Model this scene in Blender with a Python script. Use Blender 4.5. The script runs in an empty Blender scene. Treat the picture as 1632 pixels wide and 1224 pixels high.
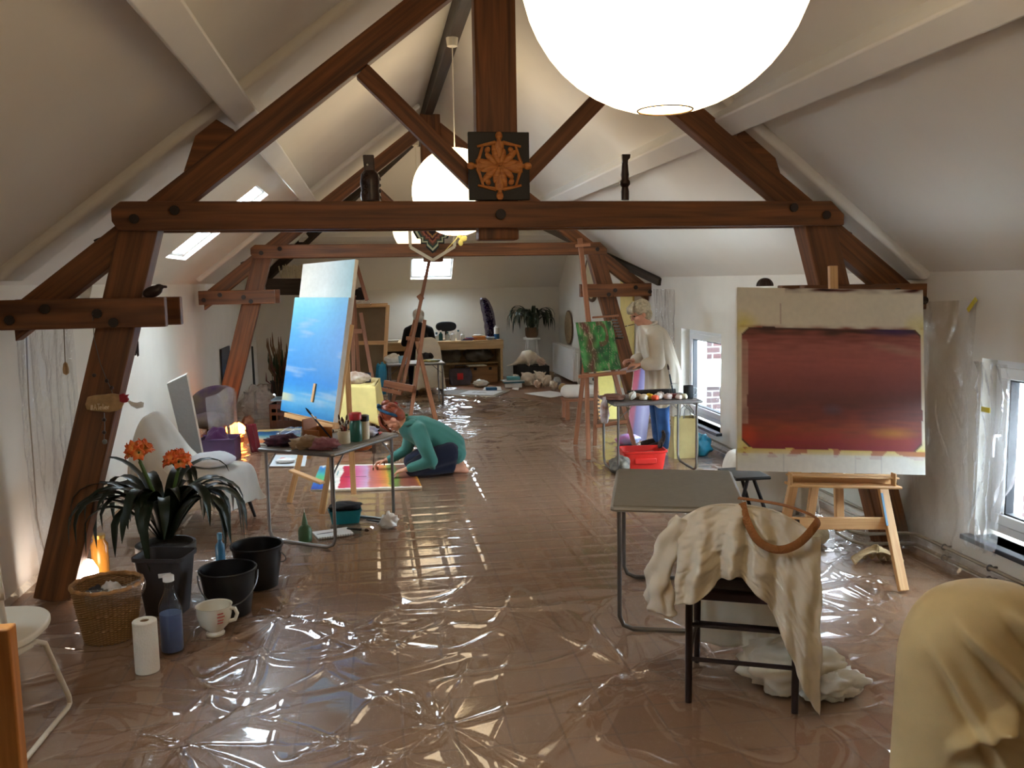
import bpy, math, random
from mathutils import Vector, Matrix, noise
V = Vector
PI = math.pi
rnd = random.Random(7)
SC = bpy.context.scene
COL = SC.collection

# ---------------------------------------------------------------- camera
CAM_H, FPX = 1.75, 1420.0
YAW, PITCH, ROLL = 0.1528980, 0.1156627, 0.0165806
fwd = V((math.sin(YAW) * math.cos(PITCH), math.cos(YAW) * math.cos(PITCH), -math.sin(PITCH)))
rgt = V((math.cos(YAW), -math.sin(YAW), 0))
upv = rgt.cross(fwd)
cr, sr = math.cos(ROLL), math.sin(ROLL)
rgt, upv = cr * rgt - sr * upv, sr * rgt + cr * upv
CP = V((0, 0, CAM_H))
cd = bpy.data.cameras.new('camera')
cam = bpy.data.objects.new('camera', cd)
COL.objects.link(cam)
cd.sensor_fit = 'HORIZONTAL'
cd.sensor_width = 36.0
cd.lens = FPX / 1632 * 36.0
cd.clip_start = 0.05
cam.matrix_world = Matrix(((rgt.x, upv.x, -fwd.x, CP.x), (rgt.y, upv.y, -fwd.y, CP.y), (rgt.z, upv.z, -fwd.z, CP.z), (0, 0, 0, 1)))
SC.camera = cam


def ray(x, y):
    return fwd + rgt * ((x - 816) / FPX) - upv * ((y - 612) / FPX)


def F(x, y, z=0.0):
    d = ray(x, y)
    return CP + d * ((z - CAM_H) / d.z)


def P(x, y, Y):
    d = ray(x, y)
    return CP + d * (Y / d.y)


def W(x, y, X):
    d = ray(x, y)
    return CP + d * (X / d.x)


# ---------------------------------------------------------------- mesh builder
MW = {}


def frame(d, up=V((0, 0, 1))):
    d = d.normalized()
    s = d.cross(up)
    if s.length < 1e-4:
        s = d.cross(V((0, 1, 0)))
    s.normalize()
    return d, s, s.cross(d)


def TR(loc, rz=0.0, rx=0.0, ry=0.0, s=1.0):
    return Matrix.Translation(V(loc)) @ Matrix.Rotation(rz, 4, 'Z') @ Matrix.Rotation(ry, 4, 'Y') @ Matrix.Rotation(rx, 4, 'X') @ Matrix.Scale(s, 4)


class MB:
    def __init__(s, M=None):
        s.v, s.f, s.uv, s.c, s.M = [], [], [], {}, M

    def add(s, vs, fs, uvs=None, cols=None):
        n = len(s.v)
        for i, p in enumerate(vs):
            p = V(p)
            s.v.append(s.M @ p if s.M else p)
            if cols is not None:
                s.c[n + i] = cols[i]
        for i, f in enumerate(fs):
            s.f.append([n + k for k in f])
            s.uv.append(uvs[i] if uvs else None)
        return s

    def box(s, c, d, R=None):
        c = V(c)
        hx, hy, hz = d[0] / 2, d[1] / 2, d[2] / 2
        vs = [V((a * hx, b * hy, e * hz)) for a in (-1, 1) for b in (-1, 1) for e in (-1, 1)]
        if R is not None:
            vs = [R @ p for p in vs]
        vs = [c + p for p in vs]
        fs = [(0, 1, 3, 2), (4, 6, 7, 5), (0, 4, 5, 1), (2, 3, 7, 6), (0, 2, 6, 4), (1, 5, 7, 3)]
        # uv: u along the longest side
        L = max(range(3), key=lambda k: d[k])
        off = rnd.random() * 10
        loc = [(a * hx, b * hy, e * hz) for a in (-1, 1) for b in (-1, 1) for e in (-1, 1)]
        uvs = []
        for f in fs:
            o = [k for k in range(3) if k != L]
            uvs.append([(loc[i][L] + off, loc[i][o[0]] + loc[i][o[1]] * .7 + off) for i in f])
        return s.add(vs, fs, uvs)

    def b2(s, lo, hi):
        return s.box([(lo[k] + hi[k]) / 2 for k in range(3)], [abs(hi[k] - lo[k]) for k in range(3)])

    def beam(s, a, b, w, h, up=V((0, 0, 1)), w2=None, h2=None):
        a, b = V(a), V(b)
        d, sd, u = frame(b - a, V(up))
        w2, h2 = w2 or w, h2 or h
        L = (b - a).length
        vs = []
        for p, ww, hh in ((a, w, h), (b, w2, h2)):
            for x, y in ((-1, -1), (1, -1), (1, 1), (-1, 1)):
                vs.append(p + sd * (x * ww / 2) + u * (y * hh / 2))
        fs = [(3, 2, 1, 0), (4, 5, 6, 7)]
        o = rnd.random() * 10
        uvs = [[(o, 0), (o + w, 0), (o + w, h), (o, h)]] * 2
        per = [0, w, w + h, 2 * w + h, 2 * w + 2 * h]
        for k in range(4):
            j = (k + 1) % 4
            fs.append((k, j, 4 + j, 4 + k))
            uvs.append([(o, o + per[k]), (o, o + per[k + 1]), (o + L, o + per[k + 1]), (o + L, o + per[k])])
        return s.add(vs, fs, uvs)

    def tube(s, pts, r, n=8, closed=False, flat=1.0, up=V((0, 0, 1))):
        pts = [V(p) for p in pts]
        m = len(pts)
        rs = r if isinstance(r, (list, tuple)) else [r] * m
        vs, fs, uvs = [], [], []
        prev = None
        ln = [0]
        for i in range(1, m):
            ln.append(ln[-1] + (pts[i] - pts[i - 1]).length)
        o = rnd.random() * 10
        for i, p in enumerate(pts):
            if closed:
                t = pts[(i + 1) % m] - pts[i - 1]
            else:
                t = pts[min(i + 1, m - 1)] - pts[max(i - 1, 0)]
            if t.length < 1e-9:
                t = V((0, 0, 1))
            t.normalize()
            if prev is None:
                _, sd, _ = frame(t, up)
            else:
                sd = prev - t * prev.dot(t)
                if sd.length < 1e-6:
                    _, sd, _ = frame(t, up)
                sd.normalize()
            prev = sd
            q = t.cross(sd)
            for k in range(n):
                a = 2 * PI * k / n
                vs.append(p + (sd * math.cos(a) + q * math.sin(a) * flat) * rs[i])
        rng = m if closed else m - 1
        for i in range(rng):
            j = (i + 1) % m
            for k in range(n):
                l = (k + 1) % n
                fs.append((i * n + k, i * n + l, j * n + l, j * n + k))
                u0, u1 = ln[i] + o, (ln[j] if j else ln[-1] + .1) + o
                a0, a1 = k / n * rs[i] * 6.3, (k + 1) / n * rs[i] * 6.3
                uvs.append([(u0, a0), (u0, a1), (u1, a1), (u1, a0)])
        if not closed:
            fs.append(tuple(reversed(range(n))))
            uvs.append(None)
            fs.append(tuple((m - 1) * n + k for k in range(n)))
            uvs.append(None)
        return s.add(vs, fs, uvs)

    def lathe(s, prof, n=24, M=None, cap=(True, True), cols=None):
        vs, fs, cs = [], [], []
        for j, (r, z) in enumerate(prof):
            for k in range(n):
                a = 2 * PI * k / n
                p = V((r * math.cos(a), r * math.sin(a), z))
                vs.append(M @ p if M else p)
                if cols:
                    cs.append(cols[j])
        m = len(prof)
        for j in range(m - 1):
            for k in range(n):
                l = (k + 1) % n
                fs.append((j * n + k, j * n + l, (j + 1) * n + l, (j + 1) * n + k))
        if cap[0]:
            fs.append(tuple(reversed(range(n))))
        if cap[1]:
            fs.append(tuple((m - 1) * n + k for k in range(n)))
        return s.add(vs, fs, None, cs if cols else None)

    def ell(s, c, r, R=None, nu=16, nv=10):
        c = V(c)
        if not isinstance(r, (list, tuple)):
            r = (r, r, r)
        vs, fs = [], []
        for j in range(1, nv):
            t = PI * j / nv
            for k in range(nu):
                a = 2 * PI * k / nu
                vs.append(V((r[0] * math.sin(t) * math.cos(a), r[1] * math.sin(t) * math.sin(a), r[2] * math.cos(t))))
        vs += [V((0, 0, r[2])), V((0, 0, -r[2]))]
        if R is not None:
            vs = [R @ p for p in vs]
        vs = [c + p for p in vs]
        T, B = len(vs) - 2, len(vs) - 1
        for j in range(nv - 2):
            for k in range(nu):
                l = (k + 1) % nu
                fs.append((j * nu + k, (j + 1) * nu + k, (j + 1) * nu + l, j * nu + l))
        for k in range(nu):
            l = (k + 1) % nu
            fs.append((T, k, l))
            fs.append((B, (nv - 2) * nu + l, (nv - 2) * nu + k))
        return s.add(vs, fs)

    def cap2(s, a, b, ra, rb, n=14):
        # tapered limb with rounded ends
        a, b = V(a), V(b)
        d, sd, u = frame(b - a)
        pts, rs = [], []
        for k in (0.05, .35, .7, .93):
            pts.append(a - d * ra * math.cos(k * PI / 2))
            rs.append(ra * math.sin(k * PI / 2))
        for k in (0, .33, .66, 1):
            pts.append(a + (b - a) * k)
            rs.append(ra + (rb - ra) * k)
        for k in (.93, .7, .35, .05):
            pts.append(b + d * rb * math.cos(k * PI / 2))
            rs.append(rb * math.sin(k * PI / 2))
        return s.tube(pts, rs, n)

    def prism(s, poly, fn, d):
        # poly: 2-D outline; fn maps (a, b, depth) to 3-D
        n = len(poly)
        vs = [fn(a, b, 0) for a, b in poly] + [fn(a, b, d) for a, b in poly]
        fs = [tuple(range(n)), tuple(reversed(range(n, 2 * n)))]
        for k in range(n):
            j = (k + 1) % n
            fs.append((k, n + k, n + j, j))
        return s.add(vs, fs)

    def grid(s, fn, nu, nv, wrapu=False, colfn=None):
        vs, fs, uvs, cs = [], [], [], []
        U = nu if wrapu else nu + 1
        for j in range(nv + 1):
            for i in range(U):
                vs.append(fn(i / nu, j / nv))
                if colfn:
                    cs.append(colfn(i / nu, j / nv))
        for j in range(nv):
            for i in range(nu):
                k = (i + 1) % U
                fs.append((j * U + i, j * U + k, (j + 1) * U + k, (j + 1) * U + i))
                uvs.append([(i / nu, j / nv), ((i + 1) / nu, j / nv), ((i + 1) / nu, (j + 1) / nv), (i / nu, (j + 1) / nv)])
        return s.add(vs, fs, uvs, cs if colfn else None)

    def build(s, name, mt, parent=None, bevel=0, seg=2, smooth=True, solid=0, sub=0, remesh=0, sm=0, off=0, ang=40):
        me = bpy.data.meshes.new(name)
        o = bpy.data.objects.new(name, me)
        COL.objects.link(o)
        if parent is None:
            xs, ys, zs = [p.x for p in s.v], [p.y for p in s.v], [p.z for p in s.v]
            base = V(((min(xs) + max(xs)) / 2, (min(ys) + max(ys)) / 2, min(zs)))
            M = Matrix.Translation(base)
            o.location = base
        else:
            M = MW[parent.name]
            o.parent = parent
        MW[o.name] = M
        I = M.inverted()
        me.from_pydata([I @ p for p in s.v], [], s.f)
        uvl = me.uv_layers.new(name='UVMap')
        dat = []
        for fi, f in enumerate(s.f):
            u = s.uv[fi]
            if u:
                for a in u:
                    dat += [a[0], a[1]]
            else:
                p = [s.v[k] for k in f]
                nn = (p[1] - p[0]).cross(p[2] - p[1])
                ax = max(range(3), key=lambda k: abs(nn[k]))
                a, b = [(1, 2), (0, 2), (0, 1)][ax]
                for q in p:
                    dat += [q[a], q[b]]
        uvl.data.foreach_set('uv', dat)
        if s.c:
            ca = me.color_attributes.new('Col', 'FLOAT_COLOR', 'POINT')
            flat = []
            for i in range(len(s.v)):
                c = s.c.get(i, (.5, .5, .5))
                flat += [c[0], c[1], c[2], 1]
            ca.data.foreach_set('color', flat)
        me.materials.append(mt)
        me.validate()
        if smooth:
            me.shade_smooth()
            if not remesh:
                try:
                    me.set_sharp_from_angle(angle=math.radians(ang))
                except Exception:
                    pass
        if remesh:
            m = o.modifiers.new('remesh', 'REMESH')
            m.mode = 'VOXEL'
            m.voxel_size = remesh
            m.use_smooth_shade = True
        if sm:
            m = o.modifiers.new('smooth', 'SMOOTH')
            m.iterations = sm
            m.factor = .5
        if solid:
            m = o.modifiers.new('solid', 'SOLIDIFY')
            m.thickness = solid
            m.offset = off
        if bevel:
            m = o.modifiers.new('bevel', 'BEVEL')
            m.width = bevel
            m.segments = seg
            m.limit_method = 'ANGLE'
            m.angle_limit = math.radians(35)
        if sub:
            m = o.modifiers.new('sub', 'SUBSURF')
            m.levels = sub
            m.render_levels = sub
        return o


def root(name, label, cat, loc, rz=0.0, group=None):
    o = bpy.data.objects.new(name, None)
    COL.objects.link(o)
    o.location = loc
    o.rotation_euler = (0, 0, rz)
    o.empty_display_size = .05
    MW[o.name] = TR(loc, rz)
    return tag(o, label, cat, group)


def tag(o, label, cat, group=None, kind=None):
    o['label'] = label
    o['category'] = cat
    if group:
        o['group'] = group
    if kind:
        o['kind'] = kind
    return o


def struct(o):
    o['kind'] = 'structure'
    return o


def dup(r, loc, rz=0.0, label=None, scale=None):
    c = r.copy()
    COL.objects.link(c)
    c.location = loc
    c.rotation_euler = (0, 0, rz)
    if scale:
        c.scale = (scale,) * 3
    if label:
        c['label'] = label
    MW[c.name] = TR(loc, rz, s=scale or 1)
    for ch in list(r.children):
        d = ch.copy()
        COL.objects.link(d)
        d.parent = c
        for g in list(ch.children):
            e = g.copy()
            COL.objects.link(e)
            e.parent = d
    return c


# ---------------------------------------------------------------- materials
def lin(c):
    r = []
    for x in c[:3]:
        x /= 255.0
        r.append(x / 12.92 if x <= .04045 else ((x + .055) / 1.055) ** 2.4)
    return tuple(r)


def c4(c):
    return (*lin(c), 1)


MATS = {}


def base_mat(name):
    m = bpy.data.materials.new(name)
    m.use_nodes = True
    nt = m.node_tree
    b = nt.nodes['Principled BSDF']
    return m, nt, b


def N(nt, t, **kw):
    n = nt.nodes.new(t)
    for k, v in kw.items():
        if k in n.inputs.keys() if isinstance(k, str) else False:
            n.inputs[k].default_value = v
        else:
            setattr(n, k, v)
    return n


def mat(name, c, rough=.6, metal=0.0, var=.12, scale=6.0, bump=0.0, bscale=60.0, spec=.5, c2=None, coord='Object', trans=0, sub=0, coat=0, emit=None, es=0, alpha=1):
    if name in MATS:
        return MATS[name]
    m, nt, b = base_mat(name)
    L = nt.links.new
    tc = N(nt, 'ShaderNodeTexCoord')
    nz = N(nt, 'ShaderNodeTexNoise')
    nz.inputs['Scale'].default_value = scale
    nz.inputs['Detail'].default_value = 5
    L(tc.outputs[coord], nz.inputs['Vector'])
    rp = N(nt, 'ShaderNodeValToRGB')
    a = lin(c)
    k = c2 and lin(c2) or tuple(x * (1 - var) for x in a)
    e = a if c2 else tuple(min(1, x * (1 + var)) for x in a)
    rp.color_ramp.elements[0].position = .3
    rp.color_ramp.elements[1].position = .7
    rp.color_ramp.elements[0].color = (*k, 1)
    rp.color_ramp.elements[1].color = (*e, 1)
    L(nz.outputs['Fac'], rp.inputs['Fac'])
    L(rp.outputs['Color'], b.inputs['Base Color'])
    b.inputs['Roughness'].default_value = rough
    b.inputs['Metallic'].default_value = metal
    b.inputs['Specular IOR Level'].default_value = spec
    b.inputs['Transmission Weight'].default_value = trans
    b.inputs['Coat Weight'].default_value = coat
    b.inputs['Alpha'].default_value = alpha
    if emit:
        b.inputs['Emission Color'].default_value = c4(emit)
        b.inputs['Emission Strength'].default_value = es
    if bump:
        n2 = N(nt, 'ShaderNodeTexNoise')
        n2.inputs['Scale'].default_value = bscale
        n2.inputs['Detail'].default_value = 4
        L(tc.outputs[coord], n2.inputs['Vector'])
        bp = N(nt, 'ShaderNodeBump')
        bp.inputs['Strength'].default_value = bump
        bp.inputs['Distance'].default_value = .01
        L(n2.outputs['Fac'], bp.inputs['Height'])
        L(bp.outputs['Normal'], b.inputs['Normal'])
    MATS[name] = m
    return m


def wood(name, c, c2, rough=.5, sx=3.0, sy=40.0, bump=.15):
    if name in MATS:
        return MATS[name]
    m, nt, b = base_mat(name)
    L = nt.links.new
    uv = N(nt, 'ShaderNodeUVMap')
    mp = N(nt, 'ShaderNodeMapping')
    mp.inputs['Scale'].default_value = (sx, sy, 1)
    L(uv.outputs['UV'], mp.inputs['Vector'])
    nz = N(nt, 'ShaderNodeTexNoise')
    nz.inputs['Scale'].default_value = 1
    nz.inputs['Detail'].default_value = 6
    nz.inputs['Distortion'].default_value = .6
    L(mp.outputs['Vector'], nz.inputs['Vector'])
    rp = N(nt, 'ShaderNodeValToRGB')
    rp.color_ramp.elements[0].position = .32
    rp.color_ramp.elements[1].position = .68
    rp.color_ramp.elements[0].color = c4(c2)
    rp.color_ramp.elements[1].color = c4(c)
    L(nz.outputs['Fac'], rp.inputs['Fac'])
    L(rp.outputs['Color'], b.inputs['Base Color'])
    b.inputs['Roughness'].default_value = rough
    bp = N(nt, 'ShaderNodeBump')
    bp.inputs['Strength'].default_value = bump
    bp.inputs['Distance'].default_value = .01
    L(nz.outputs['Fac'], bp.inputs['Height'])
    L(bp.outputs['Normal'], b.inputs['Normal'])
    MATS[name] = m
    return m


def paint(name='paint', rough=.5, var=.1, bump=.1, scale=30):
    # colour from the mesh's own paint attribute
    if name in MATS:
        return MATS[name]
    m, nt, b = base_mat(name)
    L = nt.links.new
    at = N(nt, 'ShaderNodeAttribute')
    at.attribute_name = 'Col'
    tc = N(nt, 'ShaderNodeTexCoord')
    nz = N(nt, 'ShaderNodeTexNoise')
    nz.inputs['Scale'].default_value = scale
    nz.inputs['Detail'].default_value = 5
    L(tc.outputs['Object'], nz.inputs['Vector'])
    mr = N(nt, 'ShaderNodeMapRange')
    mr.inputs['To Min'].default_value = 1 - var
    mr.inputs['To Max'].default_value = 1 + var
    L(nz.outputs['Fac'], mr.inputs['Value'])
    mx = N(nt, 'ShaderNodeVectorMath', operation='SCALE')
    L(at.outputs['Color'], mx.inputs[0])
    L(mr.outputs['Result'], mx.inputs['Scale'])
    L(mx.outputs['Vector'], b.inputs['Base Color'])
    b.inputs['Roughness'].default_value = rough
    bp = N(nt, 'ShaderNodeBump')
    bp.inputs['Strength'].default_value = bump
    bp.inputs['Distance'].default_value = .005
    L(nz.outputs['Fac'], bp.inputs['Height'])
    L(bp.outputs['Normal'], b.inputs['Normal'])
    MATS[name] = m
    return m


def schlick(nt, nrm=None, r0=.04, k=1.0):
    # two-sided fresnel for thin sheets
    lw = N(nt, 'ShaderNodeLayerWeight')
    lw.inputs['Blend'].default_value = .5
    if nrm:
        nt.links.new(nrm, lw.inputs['Normal'])
    pw = N(nt, 'ShaderNodeMath', operation='POWER')
    pw.inputs[1].default_value = 5
    nt.links.new(lw.outputs['Facing'], pw.inputs[0])
    ma = N(nt, 'ShaderNodeMath', operation='MULTIPLY_ADD')
    ma.inputs[1].default_value = (1 - r0) * k
    ma.inputs[2].default_value = r0
    ma.use_clamp = True
    nt.links.new(pw.outputs[0], ma.inputs[0])
    return ma.outputs[0]


def film(name, haze=.1, tint=(235, 235, 235), rough=.08, bump=.6, bs=14.0, refl=1.0, base=.06):
    # thin clear plastic: transparent, fresnel gloss on top, a little milky haze
    if name in MATS:
        return MATS[name]
    m, nt, b = base_mat(name)
    nt.nodes.remove(b)
    L = nt.links.new
    out = nt.nodes['Material Output']
    tr = N(nt, 'ShaderNodeBsdfTransparent')
    df = N(nt, 'ShaderNodeBsdfDiffuse')
    tl = N(nt, 'ShaderNodeBsdfTranslucent')
    gl = N(nt, 'ShaderNodeBsdfGlossy')
    df.inputs['Color'].default_value = c4(tint)
    tl.inputs['Color'].default_value = c4(tint)
    gl.inputs['Roughness'].default_value = rough
    gl.inputs['Color'].default_value = (.95, .95, .95, 1)
    tc = N(nt, 'ShaderNodeTexCoord')
    nz = N(nt, 'ShaderNodeTexNoise')
    nz.inputs['Scale'].default_value = bs
    nz.inputs['Detail'].default_value = 3
    nz.inputs['Distortion'].default_value = 1.5
    L(tc.outputs['Object'], nz.inputs['Vector'])
    bp = N(nt, 'ShaderNodeBump')
    bp.inputs['Strength'].default_value = bump
    bp.inputs['Distance'].default_value = .01
    L(nz.outputs['Fac'], bp.inputs['Height'])
    L(bp.outputs['Normal'], gl.inputs['Normal'])
    fac = schlick(nt, bp.outputs['Normal'], base, refl)
    hz = N(nt, 'ShaderNodeMixShader')
    hz.inputs[0].default_value = haze
    dd = N(nt, 'ShaderNodeMixShader')
    dd.inputs[0].default_value = .5
    L(df.outputs[0], dd.inputs[1])
    L(tl.outputs[0], dd.inputs[2])
    L(tr.outputs[0], hz.inputs[1])
    L(dd.outputs[0], hz.inputs[2])
    mx = N(nt, 'ShaderNodeMixShader')
    L(fac, mx.inputs[0])
    L(hz.outputs[0], mx.inputs[1])
    L(gl.outputs[0], mx.inputs[2])
    L(mx.outputs[0], out.inputs['Surface'])
    MATS[name] = m
    return m


def cloth(name, c, rough=.9, weave=350, bump=.15, var=.06, trl=0.0):
    if name in MATS:
        return MATS[name]
    m = mat(name, c, rough=rough, var=var, scale=9, bump=bump, bscale=weave, spec=.2)
    b = m.node_tree.nodes['Principled BSDF']
    b.inputs['Sheen Weight'].default_value = .15
    if trl:
        nt = m.node_tree
        out = nt.nodes['Material Output']
        tl = N(nt, 'ShaderNodeBsdfTranslucent')
        tl.inputs['Color'].default_value = c4(c)
        mx = N(nt, 'ShaderNodeMixShader')
        mx.inputs[0].default_value = trl
        nt.links.new(b.outputs[0], mx.inputs[1])
        nt.links.new(tl.outputs[0], mx.inputs[2])
        nt.links.new(mx.outputs[0], out.inputs['Surface'])
    return m


def lerp(a, b, t):
    return tuple(a[k] + (b[k] - a[k]) * t for k in range(len(a)))


def sst(a, b, x):
    t = max(0, min(1, (x - a) / (b - a)))
    return t * t * (3 - 2 * t)


def nz2(x, y, s=1.0, z=0.0):
    return noise.noise(V((x * s, y * s, z)))


def ramp(t, stops):
    # stops: [(pos, sRGB)] -> linear colour
    if t <= stops[0][0]:
        return lin(stops[0][1])
    for (p0, a), (p1, b) in zip(stops, stops[1:]):
        if t <= p1:
            return lin(lerp(a, b, (t - p0) / (p1 - p0)))
    return lin(stops[-1][1])


def panel(mb, TL, TR_, BR, BL, th, nu=40, nv=40, colfn=None, side=(225, 220, 205)):
    # a flat slab: painted front grid (u right, v down), plain sides and back
    TL, TR_, BR, BL = V(TL), V(TR_), V(BR), V(BL)
    n = (TR_ - TL).cross(BL - TL).normalized()      # away from the viewer of the front
    if n.dot((TL + BR) / 2 - CP) < 0:
        n = -n

    def fn(u, v):
        return (TL * (1 - u) + TR_ * u) * (1 - v) + (BL * (1 - u) + BR * u) * v
    mb.grid(fn, nu, nv, colfn=colfn)
    sc = lin(side)
    q = [TL, TR_, BR, BL]
    vs = q + [p + n * th for p in q]
    fs = [(4, 5, 6, 7), (0, 4, 5, 1), (1, 5, 6, 2), (2, 6, 7, 3), (3, 7, 4, 0)]
    mb.add(vs, fs, None, [sc] * 8 if colfn else None)
    return n
SKY, EXPO, LAMP = 30.0, 0.2, 4.7
# ================================================================ the setting
XL, XR, YB, YF = -2.05, 3.40, 16.2, -3.6
RX, RZ = 0.72, 3.897
plaster = mat('plaster', (226, 222, 212), rough=.85, var=.03, scale=3, bump=.08, bscale=90, spec=.2)
ceil_m = mat('ceiling_plaster', (226, 221, 211), rough=.9, var=.02, scale=2, bump=.05, bscale=70, spec=.2)
white_paint = mat('white_paint', (232, 230, 224), rough=.5, var=.03, scale=3, bump=.05, bscale=30)
pvc = mat('white_frame', (236, 238, 240), rough=.3, var=.01, spec=.5)
oak = wood('truss_oak', (136, 82, 40), (82, 46, 20), rough=.55, sx=1.3, sy=26, bump=.3)
dark_oak = wood('dark_oak', (64, 50, 38), (40, 30, 22), rough=.6, sx=1.2, sy=24)
slate = mat('slate', (38, 40, 48), rough=.35, var=.2)


def PLz(X): return 1.77 + .768 * (X - XL)
def PRz(X): return 1.76 + .797 * (XR - X)
def PHz(Y): return 1.62 + .74 * (YB - Y)
def PDz(Y): return 1.76 + .37 * (Y - 10.3)


# floor: brown tiles
m, nt, b = base_mat('floor_tile')
L = nt.links.new
tc = N(nt, 'ShaderNodeTexCoord')
br = N(nt, 'ShaderNodeTexBrick')
br.offset = 0
br.inputs['Scale'].default_value = 1
br.inputs['Brick Width'].default_value = .205
br.inputs['Row Height'].default_value = .205
br.inputs['Mortar Size'].default_value = .006
br.inputs['Mortar Smooth'].default_value = .3
br.inputs['Color1'].default_value = c4((142, 104, 76))
br.inputs['Color2'].default_value = c4((131, 95, 68))
br.inputs['Mortar'].default_value = c4((116, 86, 68))
L(tc.outputs['Object'], br.inputs['Vector'])
nz = N(nt, 'ShaderNodeTexNoise')
nz.inputs['Scale'].default_value = 3
nz.inputs['Detail'].default_value = 6
L(tc.outputs['Object'], nz.inputs['Vector'])
mx = N(nt, 'ShaderNodeMix', data_type='RGBA', blend_type='OVERLAY')
mx.inputs[0].default_value = .25
L(br.outputs['Color'], mx.inputs[6])
L(nz.outputs['Fac'], mx.inputs[7])
L(mx.outputs[2], b.inputs['Base Color'])
b.inputs['Roughness'].default_value = .35
bp = N(nt, 'ShaderNodeBump')
bp.inputs['Strength'].default_value = .3
bp.inputs['Distance'].default_value = .004
bp.invert = True
L(br.outputs['Fac'], bp.inputs['Height'])
L(bp.outputs['Normal'], b.inputs['Normal'])
floor_m = m
fb = MB()
fb.add([(XL - .3, YF, 0), (XR + .3, YF, 0), (XR + .3, YB + .3, 0), (XL - .3, YB + .3, 0)], [(0, 1, 2, 3)])
struct(fb.build('floor', floor_m, smooth=False))

# ceiling: left slope with a skylight, right slope, hipped end with a skylight, side gable slope
sk1 = (8.14, 8.99, -1.757, -.958)      # Y0 Y1 X0 X1 on the left slope
sk3 = (1.9, 2.45, -1.757, -1.25)     # a second one nearer the front, left of the picture
sk2 = (.672, 1.398, 15.50, 15.96)      # X0 X1 Y0 Y1 on the hip
YR = YB - (RZ - 1.62) / .74


def cells(xs, ys, holes):
    r = []
    for a, bb in zip(xs, xs[1:]):
        for c, d in zip(ys, ys[1:]):
            if not any(h[0] - 1e-6 <= a and bb <= h[1] + 1e-6 and h[2] - 1e-6 <= c and d <= h[3] + 1e-6 for h in holes):
                r.append((a, bb, c, d))
    return r


def shaft(mb, q, dv):
    q = [V(p) for p in q]
    for k in range(4):
        j = (k + 1) % 4
        mb.add([q[k], q[j], q[j] + dv, q[k] + dv], [(0, 1, 2, 3)])


cb = MB()
pL = lambda Y, X: (X, Y, PLz(X))
for a, bb, c, d in cells([YF, sk3[0], sk3[1], sk1[0], sk1[1], YR], [XL, sk1[2], sk3[3], sk1[3], RX], [sk1, sk3]):
    cb.add([pL(a, c), pL(bb, c), pL(bb, d), pL(a, d)], [(0, 1, 2, 3)])
yl = YB - (1.77 - 1.62) / .74
cb.add([(XL, YR, 1.77), (XL, yl, 1.77), (RX, YR, RZ)], [(0, 1, 2)])
nL = V((-.768, 0, 1)).normalized() * .10
q1 = [pL(sk1[0], sk1[2]), pL(sk1[1], sk1[2]), pL(sk1[1], sk1[3]), pL(sk1[0], sk1[3])]
shaft(cb, q1, nL)
q3 = [pL(sk3[0], sk3[2]), pL(sk3[1], sk3[2]), pL(sk3[1], sk3[3]), pL(sk3[0], sk3[3])]
shaft(cb, q3, nL)
Q = V((1.632, 14.107, 3.169))
Q.x = XR - (3.169 - 1.76) / .797
cb.add([(XR, YF, 1.76), (XR, 10.3, 1.76), Q, (RX, YR, RZ), (RX, YF, RZ)], [(0, 1, 2, 3, 4)])
cb.add([(XR, 10.3, 1.76), (XR, 14.107, 3.169), Q], [(0, 1, 2)])
pH = lambda X, Y: (X, Y, PHz(Y))
for a, bb, c, d in cells([.3, sk2[0], sk2[1], 1.9], [15.2, sk2[2], sk2[3], YB], [sk2]):
    cb.add([pH(a, c), pH(bb, c), pH(bb, d), pH(a, d)], [(0, 1, 2, 3)])
cb.add([pH(XL, YB), pH(.3, YB), pH(.3, 15.2), (RX, YR, RZ), (XL, yl, 1.77)], [(0, 1, 2, 3, 4)])
cb.add([pH(.3, 15.2), pH(1.9, 15.2), Q, (RX, YR, RZ)], [(0, 1, 2, 3)])
cb.add([pH(1.9, YB), (XR, YB, 1.62), (XR, 14.107, 3.169), Q, pH(1.9, 15.2)], [(0, 1, 2, 3, 4)])
nH = V((0, .74, 1)).normalized() * .10
q2 = [pH(sk2[0], sk2[2]), pH(sk2[1], sk2[2]), pH(sk2[1], sk2[3]), pH(sk2[0], sk2[3])]
shaft(cb, q2, nH)
struct(cb.build('ceiling', ceil_m, smooth=False))

# walls
wl = MB()
wl.add([(XL, YF, 0), (XL, YB, 0), (XL, YB, 1.62), (XL, yl, 1.77), (XL, YF, 1.77)], [(0, 1, 2, 3, 4)])
struct(wl.build('wall_left', plaster, smooth=False))
wbk = MB()
wbk.add([(XL, YB, 0), (XR, YB, 0), (XR, YB, 1.62), (XL, YB, 1.62)], [(0, 1, 2, 3)])
struct(wbk.build('wall_back', plaster, smooth=False))
wfr = MB()
wfr.add([(XL, YF, 0), (XR, YF, 0), (XR, YF, 1.76), (RX, YF, RZ), (XL, YF, 1.77)], [(0, 1, 2, 3, 4)])
struct(wfr.build('wall_front', plaster, smooth=False))
WINS = [(3.72, 4.56, .24, 1.27), (8.40, 9.56, .20, 1.19), (6.0, 7.6, .24, 1.24)]
wr = MB()
ys = sorted({YF, 10.3} | {y for w in WINS for y in w[:2]})
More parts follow.
